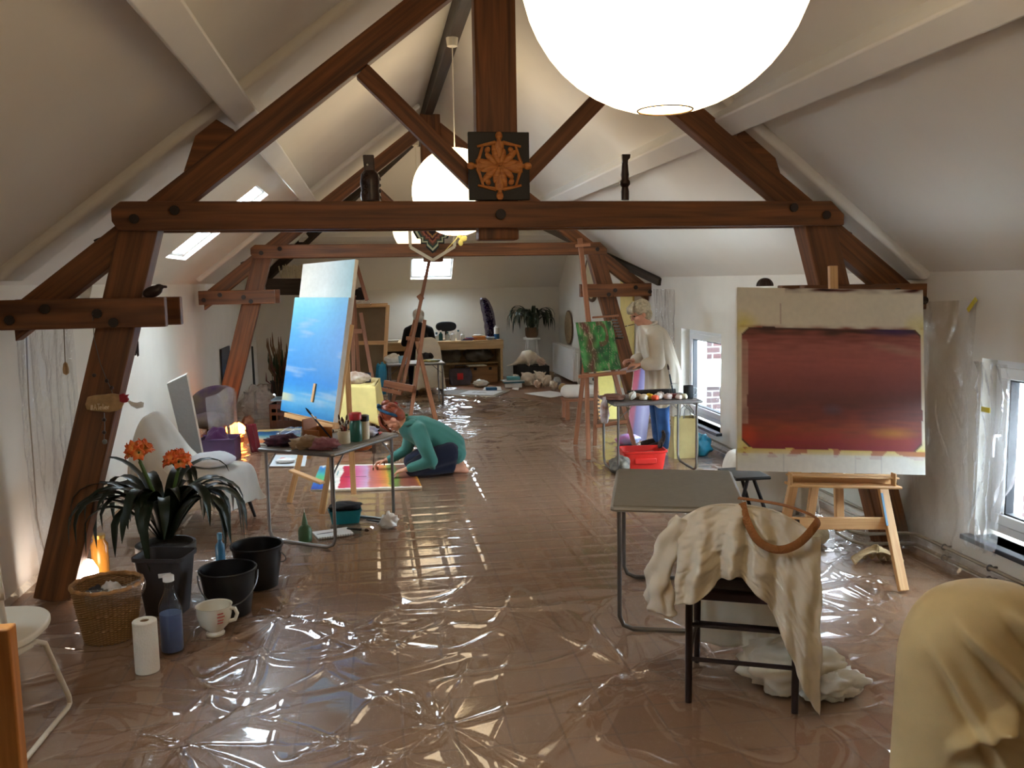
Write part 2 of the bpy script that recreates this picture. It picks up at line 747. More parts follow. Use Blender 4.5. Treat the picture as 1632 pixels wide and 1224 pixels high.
for a, bb in zip(ys, ys[1:]):
    w = [h for h in WINS if abs(h[0] - a) < 1e-6]
    if w:
        w = w[0]
        wr.add([(XR, a, 0), (XR, bb, 0), (XR, bb, w[2]), (XR, a, w[2])], [(0, 1, 2, 3)])
        wr.add([(XR, a, w[3]), (XR, bb, w[3]), (XR, bb, 1.76), (XR, a, 1.76)], [(0, 1, 2, 3)])
        shaft(wr, [(XR, w[0], w[2]), (XR, w[1], w[2]), (XR, w[1], w[3]), (XR, w[0], w[3])], V((.3, 0, 0)))
    else:
        wr.add([(XR, a, 0), (XR, bb, 0), (XR, bb, 1.76), (XR, a, 1.76)], [(0, 1, 2, 3)])
wr.add([(XR, 10.3, 0), (XR, YB, 0), (XR, YB, 1.62), (XR, 14.107, 3.169), (XR, 10.3, 1.76)], [(0, 1, 2, 3, 4)])
struct(wr.build('wall_right', plaster, smooth=False))

# window panes: thin clear glass
m, nt, b = base_mat('pane_glass')
nt.nodes.remove(b)
tr = N(nt, 'ShaderNodeBsdfTransparent')
gl = N(nt, 'ShaderNodeBsdfGlossy')
gl.inputs['Roughness'].default_value = .02
mx = N(nt, 'ShaderNodeMixShader')
nt.links.new(schlick(nt), mx.inputs[0])
nt.links.new(tr.outputs[0], mx.inputs[1])
nt.links.new(gl.outputs[0], mx.inputs[2])
nt.links.new(mx.outputs[0], nt.nodes['Material Output'].inputs['Surface'])
glass = m


def ring(mb, q, w, t, nrm):
    # rectangular frame of bars along quad q, thickness t along nrm
    q = [V(p) for p in q]
    c = sum(q, V()) / 4
    for k in range(4):
        a, d = q[k], q[(k + 1) % 4]
        ins = (c - (a + d) / 2).normalized() * (w / 2)
        ex = (d - a).normalized()
        if k % 2:
            a, d = a + ex * w, d - ex * w
        mb.beam(a + ins, d + ins, w, t, up=nrm)


for i, (y0, y1, z0, z1) in enumerate(WINS):
    t = root('window_%d' % (i + 1), '', '', (XR, (y0 + y1) / 2, z0))
    del t['label'], t['category']
    struct(t)
    X = XR + .13
    fb = MB()
    ring(fb, [(X, y0, z0 + .03), (X, y1, z0 + .03), (X, y1, z1), (X, y0, z1)], .055, .07, V((1, 0, 0)))
    fb.build('frame', pvc, t, bevel=.006)
    sb = MB()
    ring(sb, [(X - .02, y0 + .05, z0 + .08), (X - .02, y1 - .05, z0 + .08), (X - .02, y1 - .05, z1 - .05), (X - .02, y0 + .05, z1 - .05)], .065, .06, V((1, 0, 0)))
    s = sb.build('sash', pvc, t, bevel=.008)
    gk = MB()
    ring(gk, [(X - .01, y0 + .113, z0 + .143), (X - .01, y1 - .113, z0 + .143), (X - .01, y1 - .113, z1 - .113), (X - .01, y0 + .113, z1 - .113)], .012, .05, V((1, 0, 0)))
    gk.build('gasket', mat('rubber', (40, 42, 46), rough=.6), s)
    g = MB()
    g.add([(X, y0 + .1, z0 + .13), (X, y1 - .1, z0 + .13), (X, y1 - .1, z1 - .1), (X, y0 + .1, z1 - .1)], [(0, 1, 2, 3)])
    g.build('pane', glass, t, smooth=False)
    h = MB()
    hy = y1 - .083 if i != 1 else y0 + .083
    hz = (z0 + z1) / 2 + (.08 if i != 1 else -.05)
    h.beam((X - .05, hy, hz - .03), (X - .05, hy, hz + .03), .028, .012, up=V((1, 0, 0)))
    h.tube([(X - .05, hy, hz), (X - .095, hy, hz), (X - .1, hy, hz - .02), (X - .1, hy, hz - .12)], [.009, .009, .01, .008], 8)
    h.build('handle', mat('white_handle', (240, 240, 240), rough=.25), s)
    sl = MB()
    sl.b2((XR - .06, y0 - .05, z0 - .03), (XR + .12, y1 + .05, z0))
    sl.build('sill', slate, t, bevel=.004)

for i, (q, nn) in enumerate(((q1, nL), (q2, nH), (q3, nL))):
    q = [V(p) for p in q]
    t = root('window_%d' % (i + 4), '', '', sum(q, V()) / 4)
    del t['label'], t['category']
    struct(t)
    fb = MB()
    ring(fb, [p + nn * .75 for p in q], .03, .05, nn)
    fb.build('frame', pvc, t)
    g = MB()
    g.add([p + nn * .8 for p in q], [(0, 1, 2, 3)])
    g.build('pane', glass, t, smooth=False)

# outside: brick walls of the neighbouring wing
m, nt, b = base_mat('red_brick')
tc = N(nt, 'ShaderNodeUVMap')
br = N(nt, 'ShaderNodeTexBrick')
for k, v in (('Scale', 1), ('Brick Width', .2), ('Row Height', .078), ('Mortar Size', .009), ('Mortar Smooth', .2), ('Bias', 0)):
    br.inputs[k].default_value = v
br.inputs['Color1'].default_value = c4((52, 25, 23))
br.inputs['Color2'].default_value = c4((40, 30, 30))
br.inputs['Mortar'].default_value = c4((92, 92, 92))
nt.links.new(tc.outputs['UV'], br.inputs['Vector'])
nt.links.new(br.outputs['Color'], b.inputs['Base Color'])
b.inputs['Roughness'].default_value = .9
brick = m
for nm, pts in (('wall_outside', [(3.8, 10.4, -3), (9, 10.4, -3), (9, 10.4, 2.6), (3.8, 10.4, 2.6)]),
                ('wall_outside_side', [(5.6, -4, -3), (5.6, 10.4, -3), (5.6, 10.4, .75), (5.6, 5.6, .75), (5.6, 5.5, 1.45), (5.6, -4, 1.45)])):  # unseen top of the side wall, stepped up to dim the near window
    ob = MB()
    p = [V(x) for x in pts]
    w_, h_ = (p[1] - p[0]).length, (p[3] - p[0]).length
    ob.add(pts, [tuple(range(len(pts)))], [[((q_ - p[0]).xy.length, (q_ - p[0]).z) for q_ in p]])
    struct(ob.build(nm, brick, smooth=False))
sb = MB()
for k in range(9):
    sb.box((4.6, 10.388, .43 + k * .038), (1.5, .03, .038))
struct(sb.build('trim_0', mat('shutter_white', (150, 152, 154), rough=.5)))  # slatted shutter on the outside brick wall, not a trim

# baseboards and trims
tb = MB()
for sgn in (-1, 1):
    pass
pur = []
for i, (d, zf) in enumerate(((-1, PLz), (1, PRz))):
    pb = MB()
    X = RX + d * 1.46
    sl = V((d * .79, 0, -.61)).normalized()
    nn = V((-d * .61, 0, -.79)).normalized()
    c = V((X, 0, zf(X))) + nn * .055
    yend = 13.6 if d < 0 else 13.0
    pb.beam(c + V((0, YF, 0)), c + V((0, yend, 0)), .15, .15, up=nn)
    struct(pb.build('trim_%d' % (i + 1), white_paint, bevel=.012))
# boxed plaster ribs over each truss
k = 3
for yy in (5.24, 10.79):
    for d, zf in ((-1, PLz), (1, PRz)):
        if d > 0 and yy > 8:
            continue
        pb = MB()
        nn = V((-d * .61, 0, -.79)).normalized()
        a = V((RX + d * .12, yy, zf(RX + d * .12))) + nn * .02
        e = V((RX + d * 2.7, yy, zf(RX + d * 2.7))) + nn * .02
        pb.beam(a, e, .34, .07, up=nn)
        struct(pb.build('trim_%d' % k, ceil_m, bevel=.03, seg=4))
        k += 1
# hip purlin (white) across the hipped end
pb = MB()
pb.beam((-1.15, 14.93, PHz(14.93) - .05), (XR - .02, 14.93, PHz(14.93) - .05), .13, .13, up=nH)
struct(pb.build('trim_%d' % k, white_paint, bevel=.01))
k += 1
# ridge beam, hip rafter, valley board
pb = MB()
pb.beam((RX, YF, 3.79), (RX, YR + .1, 3.79), .1, .2)
struct(pb.build('trim_%d' % k, dark_oak, bevel=.008))
k += 1
pb = MB()
pb.beam((XL + .05, yl - .03, 1.69), (RX, YR, RZ - .06), .09, .14)
struct(pb.build('trim_%d' % k, dark_oak, bevel=.008))
k += 1
pb = MB()
pb.beam(V((XR - .01, 10.27, 1.70)), Q + V((0, 0, -.06)), .07, .09)
struct(pb.build('trim_%d' % k, dark_oak, bevel=.008))
k += 1
# eave ledge on the left wall near the truss
pb = MB()
pb.beam((XL + .05, YF, 1.75), (XL + .05, 5.1, 1.75), .1, .06)
struct(pb.build('trim_%d' % k, white_paint, bevel=.01))

# ---------------------------------------------------------------- roof trusses
TCX = .735
peg = mat('peg_dark', (38, 24, 14), rough=.6)


def truss(y0, label, loc_label):
    t = root('roof_truss', label, 'roof truss', (TCX, y0 + .15, 0))
    X = lambda d: TCX + d
    ym = y0 + .145                       # mid plane of posts and rafters
    # collar: a pair of planks, ends chamfered
    for yy in (y0, y0 + .22):
        cbm = MB()
        poly = [(-2.10, 2.10), (-2.10, 2.165), (-2.05, 2.205), (2.02, 2.195), (2.105, 2.115), (2.105, 2.05), (-2.07, 2.05)]
        cbm.prism(poly, lambda a, bb, d: (X(a), yy + d, bb), .07)
        # uv runs along the plank
        cbm.uv = [[(cbm.v[i].x, cbm.v[i].z + cbm.v[i].y) for i in f] for f in cbm.f]
        cbm.build('collar_beam', oak, t, bevel=.006)
    kb = MB()
    kb.beam((X(0), ym, 1.985), (X(0), ym, 3.70), .235, .15, up=V((0, 1, 0)))
    kb.build('king_post', oak, t, bevel=.01)
    for d in (-1, 1):
        rb = MB()
        up_ = lambda x: 2.245 + .768 * (x + 1.895)
        lo_ = lambda x: 2.235 + .80 * (x + 1.585)
        poly = [(-2.66, up_(-2.66)), (-.12, up_(-.12)), (-.12, lo_(-.12) + 0.02), (-2.66, lo_(-2.66) + .09)]
        rb.prism(poly, lambda a, bb, dd: (X(-d * a), ym - .055 + dd, bb), .11)
        rb.uv = [[(rb.v[i].x * 1.25, rb.v[i].z - abs(rb.v[i].x - TCX) * -.78 + rb.v[i].y) for i in f] for f in rb.f]
        rb.build('rafter', oak, t, bevel=.006)
        pb = MB()
        pb.beam((X(d * 2.575), ym, 0), (X(d * 1.955), ym, 2.16), .2, .15, up=V((0, 1, 0)))
        pb.build('post', oak, t, bevel=.008)
        for yy in (y0 - .005, y0 + .225):
            sb = MB()
            x1 = 1.855 if yy < y0 + .1 else 1.82
            sb.b2((X(d * 2.70), yy, 1.53), (X(d * x1), yy + .07, 1.69))
            sb.build('sole_tie', oak, t, bevel=.006)
        st = MB()
        st.beam((X(d * .11), ym, 2.30), (X(d * .75), ym, 2.93), .095, .09, up=V((0, 1, 0)))
        st.build('strut', oak, t, bevel=.006)
        cl = MB()
        poly = [(-1.735, 2.37), (-1.66, 2.57), (-1.55, 2.655), (-1.46, 2.60), (-1.44, 2.57), (-1.6, 2.44)]
        cl.prism(poly, lambda a, bb, dd: (X(-d * a), ym - .05 + dd, bb), .1)
        cl.build('purlin_cleat', oak, t, bevel=.005)
        for px, pz in ((1.77, 2.155), (1.98, 2.11), (2.46, 1.64), (2.64, 1.585), (2.2, 1.61), (2.12, 1.56)):
            bo = MB()
            M = Matrix.Translation((X(d * px), y0 - .012, pz)) @ Matrix.Rotation(-PI / 2, 4, 'X')
            bo.lathe([(.026, -.012), (.026, 0), (.02, .008), (.008, .011)], 10, M)
            bo.build('bolt_head', peg, t)
        ps = MB()
        ps.tube([(X(d * 2.18), ym, 1.93), (X(d * 2.215), ym, 2.015)], .025, 8)
        ps.build('peg', peg, t)
    bo = MB()
    M = Matrix.Translation((X(0), y0 - .012, 2.125)) @ Matrix.Rotation(-PI / 2, 4, 'X')
    bo.lathe([(.03, -.012), (.03, 0), (.02, .008), (.008, .011)], 12, M)
    bo.build('bolt_head', peg, t)
    return t


truss(5.10, 'near brown oak roof truss, its collar beam carrying two dark statuettes and a carved plaque', 0)
truss(10.65, 'farther brown oak roof truss behind the second globe lantern', 0)
# ================================================================ paper globe lanterns
def glow(name, c, s, rim):
    m, nt, b = base_mat(name)
    b.inputs['Base Color'].default_value = c4((245, 240, 225))
    b.inputs['Roughness'].default_value = .8
    lw = N(nt, 'ShaderNodeLayerWeight')
    lw.inputs['Blend'].default_value = .35
    b.inputs['Emission Color'].default_value = (*c, 1)
    b.inputs['Emission Strength'].default_value = s
    return m


lamp_m = glow('lit_paper', (1.0, .75, .44), LAMP * 1.08, 0)


lamp_m2 = glow('lit_paper_middle', (1.0, .79, .51), LAMP * .85, 0)
lamp_m3 = glow('lit_paper_far', (1.0, .79, .51), LAMP * .6, 0)


def lantern(c, R, label, ztop, lamp_m=lamp_m):
    t = root('paper_lantern', label, 'lantern', (c[0], c[1], c[2] - R), 0, 'paper globe lanterns')
    g = MB()
    n = 40
    prof = []
    a0 = math.asin(.19)
    for k in range(n + 1):
        a = -PI / 2 + a0 + (PI - 2 * a0) * k / n
        rr = R * (1 + .002 * (k % 2))
        prof.append((rr * math.cos(a), rr * math.sin(a)))
    g.lathe(prof, 64, Matrix.Translation(c), cap=(False, False))
    g.build('globe_shade', lamp_m, t)
    r = MB()
    zz = c[2] - R * math.cos(a0)
    r.tube([(c[0] + R * .19 * math.cos(i * PI / 20), c[1] + R * .19 * math.sin(i * PI / 20), zz) for i in range(40)], .0025, 6, closed=True)
    r.build('wire_ring', mat('wire_dark', (90, 70, 50), rough=.5, metal=.6), t)
    bl = MB()
    bl.ell((c[0], c[1], c[2] + .02), (.05, .05, .07))
    bl.build('bulb', lamp_m, t)
    cdm = MB()
    cdm.tube([(c[0], c[1], c[2] + .09), (c[0], c[1], ztop - .06)], .004, 6)
    cdm.build('cord', mat('cord_white', (225, 220, 205), rough=.6), t)
    cp = MB()
    cp.lathe([(.03, -.07), (.042, -.065), (.05, 0)], 20, Matrix.Translation((c[0], c[1], ztop)))
    cp.build('ceiling_cap', mat('cap_white', (228, 222, 205), rough=.5), t)
    return t


lantern(V((.72, 2.15, 2.50)), .35, 'largest glowing white paper globe lantern, hanging nearest at the top of the photo', 3.69)
lantern(V((.70, 7.40, 2.475)), .355, 'glowing white paper globe lantern hanging behind the near truss and its carved plaque', 3.69, lamp_m2)
lantern(V((.66, 12.7, 2.50)), .355, 'farthest glowing paper globe lantern, mostly hidden behind the woven yarn star', 3.69, lamp_m3)
# ================================================================ shared builders
steel = mat('steel_tube', (120, 118, 116), rough=.35, metal=.8, var=.05)
black_metal = mat('black_metal', (24, 20, 22), rough=.4, metal=.3, var=.1)
black_plastic = mat('black_plastic', (14, 14, 16), rough=.45, var=.15)
beech = wood('beech', (222, 180, 126), (200, 152, 100), rough=.5, sx=2.5, sy=45, bump=.1)
orange_beech = wood('oiled_beech', (214, 146, 74), (184, 118, 56), rough=.45, sx=2.5, sy=45, bump=.1)
red_beech = wood('red_beech', (166, 114, 82), (138, 90, 62), rough=.5, sx=2.5, sy=45, bump=.1)
sheet_white = cloth('white_sheet', (236, 232, 222), weave=500, bump=.1, trl=.25)
sheet_cream = cloth('cream_sheet', (230, 208, 158), weave=420, bump=.2, trl=.1)
linen = cloth('linen_coat', (240, 231, 212), weave=420, bump=.15, trl=.22)
paper_w = mat('white_paper', (236, 236, 234), rough=.8, var=.02)
pnt = paint()
PC = {}


def catmull(pts, n):
    out = []
    m = len(pts)
    for k in range(n + 1):
        t = k / n * (m - 1)
        i = min(int(t), m - 2)
        f = t - i
        p0, p1, p2, p3 = pts[max(i - 1, 0)], pts[i], pts[i + 1], pts[min(i + 2, m - 1)]
        out.append(tuple(.5 * (2 * b + (c - a) * f + (2 * a - 5 * b + 4 * c - d) * f * f + (3 * b - a - 3 * c + d) * f ** 3) for a, b, c, d in zip(p0, p1, p2, p3)))
    return out


def fold_table(label, loc, rz, sx, sy, h, top_m, edge_m=None, group=None):
    t = root('folding_table', label, 'table', loc, rz, group)
    M = MW[t.name]
    b = MB(M)
    b.box((0, 0, h - .012), (sx, sy, .02))
    b.build('tabletop', top_m, t, bevel=.006, seg=3)
    r = MB(M)
    q = [V((-sx / 2, -sy / 2, h - .02)), V((sx / 2, -sy / 2, h - .02)), V((sx / 2, sy / 2, h - .02)), V((-sx / 2, sy / 2, h - .02))]
    c = []
    for k in range(4):
        a, p, d = q[k - 1], q[k], q[(k + 1) % 4]
        for s_ in (1, .35):
            c.append(p + (a - p).normalized() * .03 * s_)
        for s_ in (.35, 1):
            c.append(p + (d - p).normalized() * .03 * s_)
    r.tube([p + (p - V((0, 0, p.z))).normalized() * .002 for p in c], .013, 8, closed=True)
    r.build('rim', edge_m or steel, t)
    for sgn in (-1, 1):
        x = sgn * (sx / 2 - .035)
        y = sy / 2 - .03
        lg = MB(M)
        pts = [(x, -y, h - .03), (x, -y, .075), (x, -y + .02, .03), (x, -y + .065, .0115), (x, y - .065, .0115), (x, y - .02, .03), (x, y, .075), (x, y, h - .03)]
        lg.tube(pts, .0115, 10)
        lgo = lg.build('leg_frame', steel, t)
        for yy in (-y, y):
            br = MB(M)
            br.beam((x, yy, h - .16), (x - sgn * .14, yy, h - .03), .012, .005)
            br.build('brace', steel, lgo)
    return t


def bucket(label, loc, r, h, m_, handle=0):
    t = root('bucket', label, 'bucket', loc, 0)
    M = MW[t.name]
    b = MB(M)
    b.lathe([(r * .76, 0), (r * .98, h - .02), (r * 1.03, h - .018), (r * 1.05, h - .006), (r * 1.02, h), (r * .97, h - .004), (r * .955, h - .03), (r * .74, .012)], 40, cap=(True, True))
    b.build('body', m_, t)
    hb = MB(M)
    pts = []
    for k in range(17):
        a = PI * k / 16
        # wire handle fallen to one side
        x = -r * 1.05 * math.cos(a)
        s_ = math.sin(a)
        pts.append(V((x, -r * 1.12 * s_ - .004, h - .03 - .13 * s_)))
    R = Matrix.Rotation(handle, 4, 'Z')
    hb.tube([R @ p for p in pts], .004, 6)
    hb.build('handle', steel, t)
    return t


def crumple(mb, c, r, seed, nu=20, nv=14, amp=.45, sq=(1, 1, .8), fr=2.6):
    c = V(c)

    def fn(u, v):
        a, t = 2 * PI * u, PI * v
        d = V((math.sin(t) * math.cos(a), math.sin(t) * math.sin(a), math.cos(t)))
        n_ = noise.noise(d * fr + V((seed * 7.3, seed * 1.9, seed))) + .5 * abs(noise.noise(d * fr * 2.3 + V((seed, seed * 3, 1))))
        k = r * (1 + amp * n_)
        return c + V((d.x * k * sq[0], d.y * k * sq[1], d.z * k * sq[2]))
    mb.grid(fn, nu, nv, wrapu=True)
    return mb


def drape(mb, prof, half, hem, nu=60, nv=90, folds=7, amp=.03, seed=1, flare=.06, edge=.62, tuck=None, roundtop=0):
    # a sheet laid along a profile (x, z), its sides hanging to hem
    pr = catmull(prof, nv)
    xs = [p[0] for p in pr]

    def fn(u, v):
        k = min(int(v * nv + .5), nv)
        x, z = pr[k]
        s_ = u * 2 - 1
        a = abs(s_)
        sg = 1 if s_ >= 0 else -1
        hz = hem(x) if callable(hem) else hem
        if a <= edge:
            w_ = a / edge
            y = half * w_
            zz = z - roundtop * w_ ** 3 * max(0, z - .5)
            n_ = .012 * noise.noise(V((x * 5, s_ * 4, seed)))
            return V((x, sg * y, zz + n_ - .02 * sst(.8, 1, w_)))
        t = (a - edge) / (1 - edge)
        z0 = z - roundtop * max(0, z - .5) - .02
        zz = z0 + (min(hz, z0) - z0) * t
        fo = amp * math.sin(v * folds * 2 * PI + seed * 2 + 2 * noise.noise(V((v * 6, seed, t)))) * t
        y = half + .012 + flare * t + fo
        xx = x + (x - (xs[0] + xs[-1]) / 2) * .06 * t + fo * .5
        return V((xx, sg * y, zz))
    return mb.grid(fn, nu, nv)


def sticks(t, items, m_):
    # wooden bars of an easel: (name, a, b, width, depth)
    for nm, a, b, w_, d_ in items:
        s = MB()
        s.beam(V(a), V(b), w_, d_, up=V((0, 1, 0)) if abs((V(b) - V(a)).normalized().y) < .8 else V((0, 0, 1)))
        s.build(nm, m_, t, bevel=.004)


def lump(name, label, cat, c, sz, m_, seed, rz=0, group=None, amp=.35, fr=2.4, nu=28, nv=16, parent=None):
    b = MB(TR(c, rz))
    crumple(b, (0, 0, sz[2] * .75), 1.0, seed, nu, nv, amp, (1, 1, 1), fr)
    # squash to size and sit it flat
    I = TR(c, rz)
    J = I.inverted()
    q = []
    for p in b.v:
        l = J @ p
        z = ((l.z - sz[2] * .75) + .78) * sz[2] * .56
        q.append(I @ V((l.x * sz[0], l.y * sz[1], max(0, z))))
    b.v = q
    o = b.build(name, m_, parent, ang=180)
    if parent is None:
        tag(o, label, cat, group)
    return o


def vessel(name, label, cat, loc, prof, m_, parts=(), n=20, group=None, rz=0):
    # turned thing with extra turned parts [(name, profile, material)]
    t = root(name, label, cat, loc, rz, group)
    M = MW[t.name]
    b = MB(M)
    b.lathe(prof, n)
    b.build('body', m_, t)
    for nm, pf, mm in parts:
        p = MB(M)
        p.lathe(pf, n)
        p.build(nm, mm, t)
    return t


def brush(label, a, b_, r=.006, col=(30, 40, 60), group=None, hair=(60, 40, 25)):
    a, b_ = V(a), V(b_)
    t = root('paint_brush', label, 'brush', a, 0, group)
    d = (b_ - a)
    h = MB()
    h.tube([a, a + d * .3, a + d * .68], [r * .5, r, r * .9], 8)
    h.build('handle', mat('brush_%d_%d_%d' % col, col, rough=.35), t)
    f = MB()
    f.tube([a + d * .68, a + d * .82], [r * .95, r * 1.05], 8)
    f.build('ferrule', mat('ferrule', (190, 185, 170), rough=.3, metal=.8), t)
    k = MB()
    k.tube([a + d * .82, a + d * .92, b_], [r * 1.05, r * 1.15, r * .3], 8)
    k.build('bristles', mat('bristle_%d' % hair[0], hair, rough=.8), t)
    return t


def ptube(label, loc, rz, col, L_=.13, r=.016, group='paint tubes', cap=(30, 30, 32)):
    t = root('paint_tube', label, 'paint tube', loc, rz, group)
    M = MW[t.name]
    b = MB(M)

    def fn(u, v):
        a = 2 * PI * u
        k = 1 - v
        ry = r * (1 + .3 * (1 - k))
        rz_ = r * max(.08, k ** .6)
        return V((L_ * (v - .35), ry * math.cos(a), r * .9 * max(.25, k) + rz_ * math.sin(a)))
    b.grid(fn, 14, 8, wrapu=True)
    b.build('tube', mat('tube_%d_%d_%d' % col, col, rough=.35, metal=.1), t)
    c = MB(M)
    c.tube([(-L_ * .35 - .022, 0, r * .9), (-L_ * .35 - .004, 0, r * .9), (-L_ * .35 + .003, 0, r * .9)], [r * .55, r * .65, r * .9], 10)
    c.build('cap', mat('cap_%d_%d' % cap[:2], cap, rough=.4), t)
    return t


clear = film('clear_film', haze=.14, tint=(225, 225, 225), rough=.1, bump=.8, bs=16, base=.06)


def ridge(x, y, s, z, w):
    n_ = abs(noise.noise(V((x * s, y * s, z))))
    return max(0.0, 1 - n_ / w)
# ================================================================ left foreground
# white folding chair at the left edge
t = root('folding_chair', 'white metal chair with rounded seat at the left edge of the photo', 'chair', (-1.49, 3.52, 0), PI / 2 - .05)
M = MW[t.name]
cw = mat('chair_white', (226, 218, 200), rough=.45, var=.03)
s = MB(M)
pts = []
for k in range(40):
    a = 2 * PI * k / 40
    c_, s_ = math.cos(a), math.sin(a)
    pts.append((.24 * math.copysign(abs(c_) ** .8, c_), .20 * math.copysign(abs(s_) ** .75, s_)))
s.prism(pts, lambda a, b, d: V((a, b, .435 + d + .01 * (a / .24) ** 2)), .026)
s.build('seat', cw, t, bevel=.008, seg=3)
for y in (-.165, .165):
    f = MB(M)
    f.tube([(-.16, y, .43), (.02, y, .40), (.10, y, .36), (.285, y, .05), (.29, y, .02), (.265, y, .011), (-.22, y, .011)], .0105, 10)
    f.build('leg', cw, t)
    f = MB(M)
    f.tube([(-.02, y, .40), (-.14, y, .42), (-.20, y, .5), (-.26, y, .83)], .0105, 10)
    f.build('back_upright', cw, t)
f = MB(M)
f.tube([(-.2, -.165, .011), (-.2, .165, .011)], .0095, 8)
f.build('stretcher', cw, t)
b = MB(M)
b.grid(lambda u, v: V((-.235 - .02 * v - .03 * math.cos((u - .5) * PI), (u - .5) * .37, .66 + .17 * v)), 16, 6)
b.build('backrest', cw, t, solid=.012)

# wooden stand, close to the camera at the left edge
t = root('wooden_stand', 'honey coloured wooden post and panel cut by the left edge of the photo', 'stand', (-.86, 1.98, 0))
for nm, lo, hi in (('post', (-.83, 1.96, 0), (-.785, 2.0, 1.03)), ('post', (-1.22, 1.96, 0), (-1.18, 2.0, 1.03)), ('side_panel', (-1.18, 1.972, .12), (-.83, 1.988, 1.0)),
                   ('top_rail', (-1.22, 1.962, 1.0), (-.83, 1.998, 1.028))):
    b = MB()
    b.b2(lo, hi)
    b.build(nm, orange_beech, t, bevel=.004)

# clivia
rnd.seed(11)
pl = root('potted_clivia', 'potted clivia with dark strap leaves and orange flowers by the oak post', 'plant', (-1.22, 5.22, 0))
leaf_m = mat('clivia_leaf', (22, 36, 24), rough=.42, var=.35, scale=4, spec=.35)
pot = MB()
pot.lathe([(.11, 0), (.15, .24), (.165, .25), (.165, .285), (.15, .285), (.14, .25)], 32, Matrix.Translation((-1.22, 5.22, 0)))
pot.build('pot', mat('pot_grey', (62, 60, 56), rough=.6), pl)
so = MB()
so.lathe([(.0, .25), (.142, .255)], 24, Matrix.Translation((-1.22, 5.22, 0)), cap=(False, False))
so.build('soil', mat('soil', (44, 32, 24), rough=.95, bump=.6), pl)
C0 = V((-1.22, 5.22, .31))


def strap(mb, base, az, L_, rise, wid, droop, twist=0.0, n=14):
    d = V((math.cos(az), math.sin(az), 0))
    sd = V((-d.y, d.x, 0))
    pts = []
    p = V(base)
    th = rise
    st = L_ / n
    for k in range(n + 1):
        pts.append((p.copy(), th))
        p = p + (d * math.cos(th) + V((0, 0, 1)) * math.sin(th)) * st
        th = max(-1.5, th - droop * (k / n) * 1.6 / n * 2)
        if p.z < .03:
            p.z = .03
    vs, fs = [], []
    for k, (q, th) in enumerate(pts):
        f = k / n
        w_ = wid * min(1, .75 + f * .8) * (1 - max(0, f - .62) ** 2 / .1444 * .97)
        up_ = V((0, 0, 1)) * math.cos(th) - d * math.sin(th)
        for e in (-1, -.5, 0, .5, 1):
            vs.append(q + sd * (e * w_ / 2) + up_ * (abs(e) * w_ * .16) + sd * twist * f * f)
    for k in range(n):
        for e in range(4):
            fs.append((k * 5 + e, k * 5 + e + 1, k * 5 + e + 6, k * 5 + e + 5))
    mb.add(vs, fs)


for k in range(52):
    az = 2 * PI * (k * .382) + rnd.uniform(-.2, .2)
    lay = k / 52
    b = MB()
    strap(b, C0 + V((math.cos(az) * .04, math.sin(az) * .03, 0)), az, rnd.uniform(.62, .84) * (1 - .14 * lay), math.radians(rnd.uniform(52, 68) + 20 * lay), rnd.uniform(.052, .066), rnd.uniform(2.9, 4.0) - 1.5 * lay, rnd.uniform(-.05, .05))
    b.build('leaf', leaf_m, pl, ang=180)
flo_m = paint('petal', rough=.5, var=.06)


def flower(mb, c, d, r, seed):
    rr = random.Random(seed)
    d, s1, s2 = frame(V(d))
    for k in range(6):
        a = k * PI / 3 + rr.uniform(-.1, .1)
        o_ = s1 * math.cos(a) + s2 * math.sin(a)
        q = d.cross(o_)

        def fn(u, v):
            f = v
            w_ = .5 * r * math.sin(PI * min(.98, .12 + .86 * f) ** .8) + .001
            return V(c) + d * (r * 1.5 * f - r * .55 * f ** 3) + o_ * (r * (.12 + 1.0 * f ** 1.6)) + q * ((u - .5) * 2 * w_) - d * (abs(u - .5) * .2 * r)
        mb.grid(fn, 4, 6, colfn=lambda u, v: ramp(v, [(0, (250, 224, 150)), (.35, (246, 170, 86)), (.7, (240, 116, 44)), (1, (232, 92, 32))]))


for (hx, hy), ns, seed in (((222, 722), 8, 1), ((283, 738), 10, 2)):
    hc = P(hx, hy, 5.15)
    b = MB()
    b.tube([C0, C0 * .5 + hc * .5 + V((0, .02, .02)), hc - V((0, 0, .05))], [.014, .012, .01], 8)
    b.build('flower_stalk', mat('stalk', (86, 112, 56), rough=.5), pl)
    for k in range(ns):
        a = 2 * PI * k / ns * 1.0 + seed
        el = rnd.uniform(.05, .9)
        d = V((math.cos(a) * math.cos(el), math.sin(a) * math.cos(el) - .15, math.sin(el)))
        fb = MB()
        flower(fb, hc + d * .028, d, .044, seed * 50 + k)
        fo_ = fb.build('flower', flo_m, pl, ang=180)
        sb = MB()
        sb.tube([hc - V((0, 0, .05)), hc + d * .032], [.003, .006], 6)
        sb.build('flower_stem', mat('stalk', (86, 112, 56)), fo_)

# grey waste bin
loc = (-1.15, 4.88, 0)
t = root('waste_bin', 'dark grey plastic waste bin with a white sticker, in front of the clivia', 'waste bin', loc, math.radians(-14))
M = MW[t.name]
bm_ = mat('bin_grey', (58, 55, 58), rough=.5, var=.05)
b = MB(M)


def rrect(a, w_, d_, r):
    c_, s_ = math.cos(a), math.sin(a)
    e = .28
    return w_ * math.copysign(abs(c_) ** e, c_), d_ * math.copysign(abs(s_) ** e, s_)


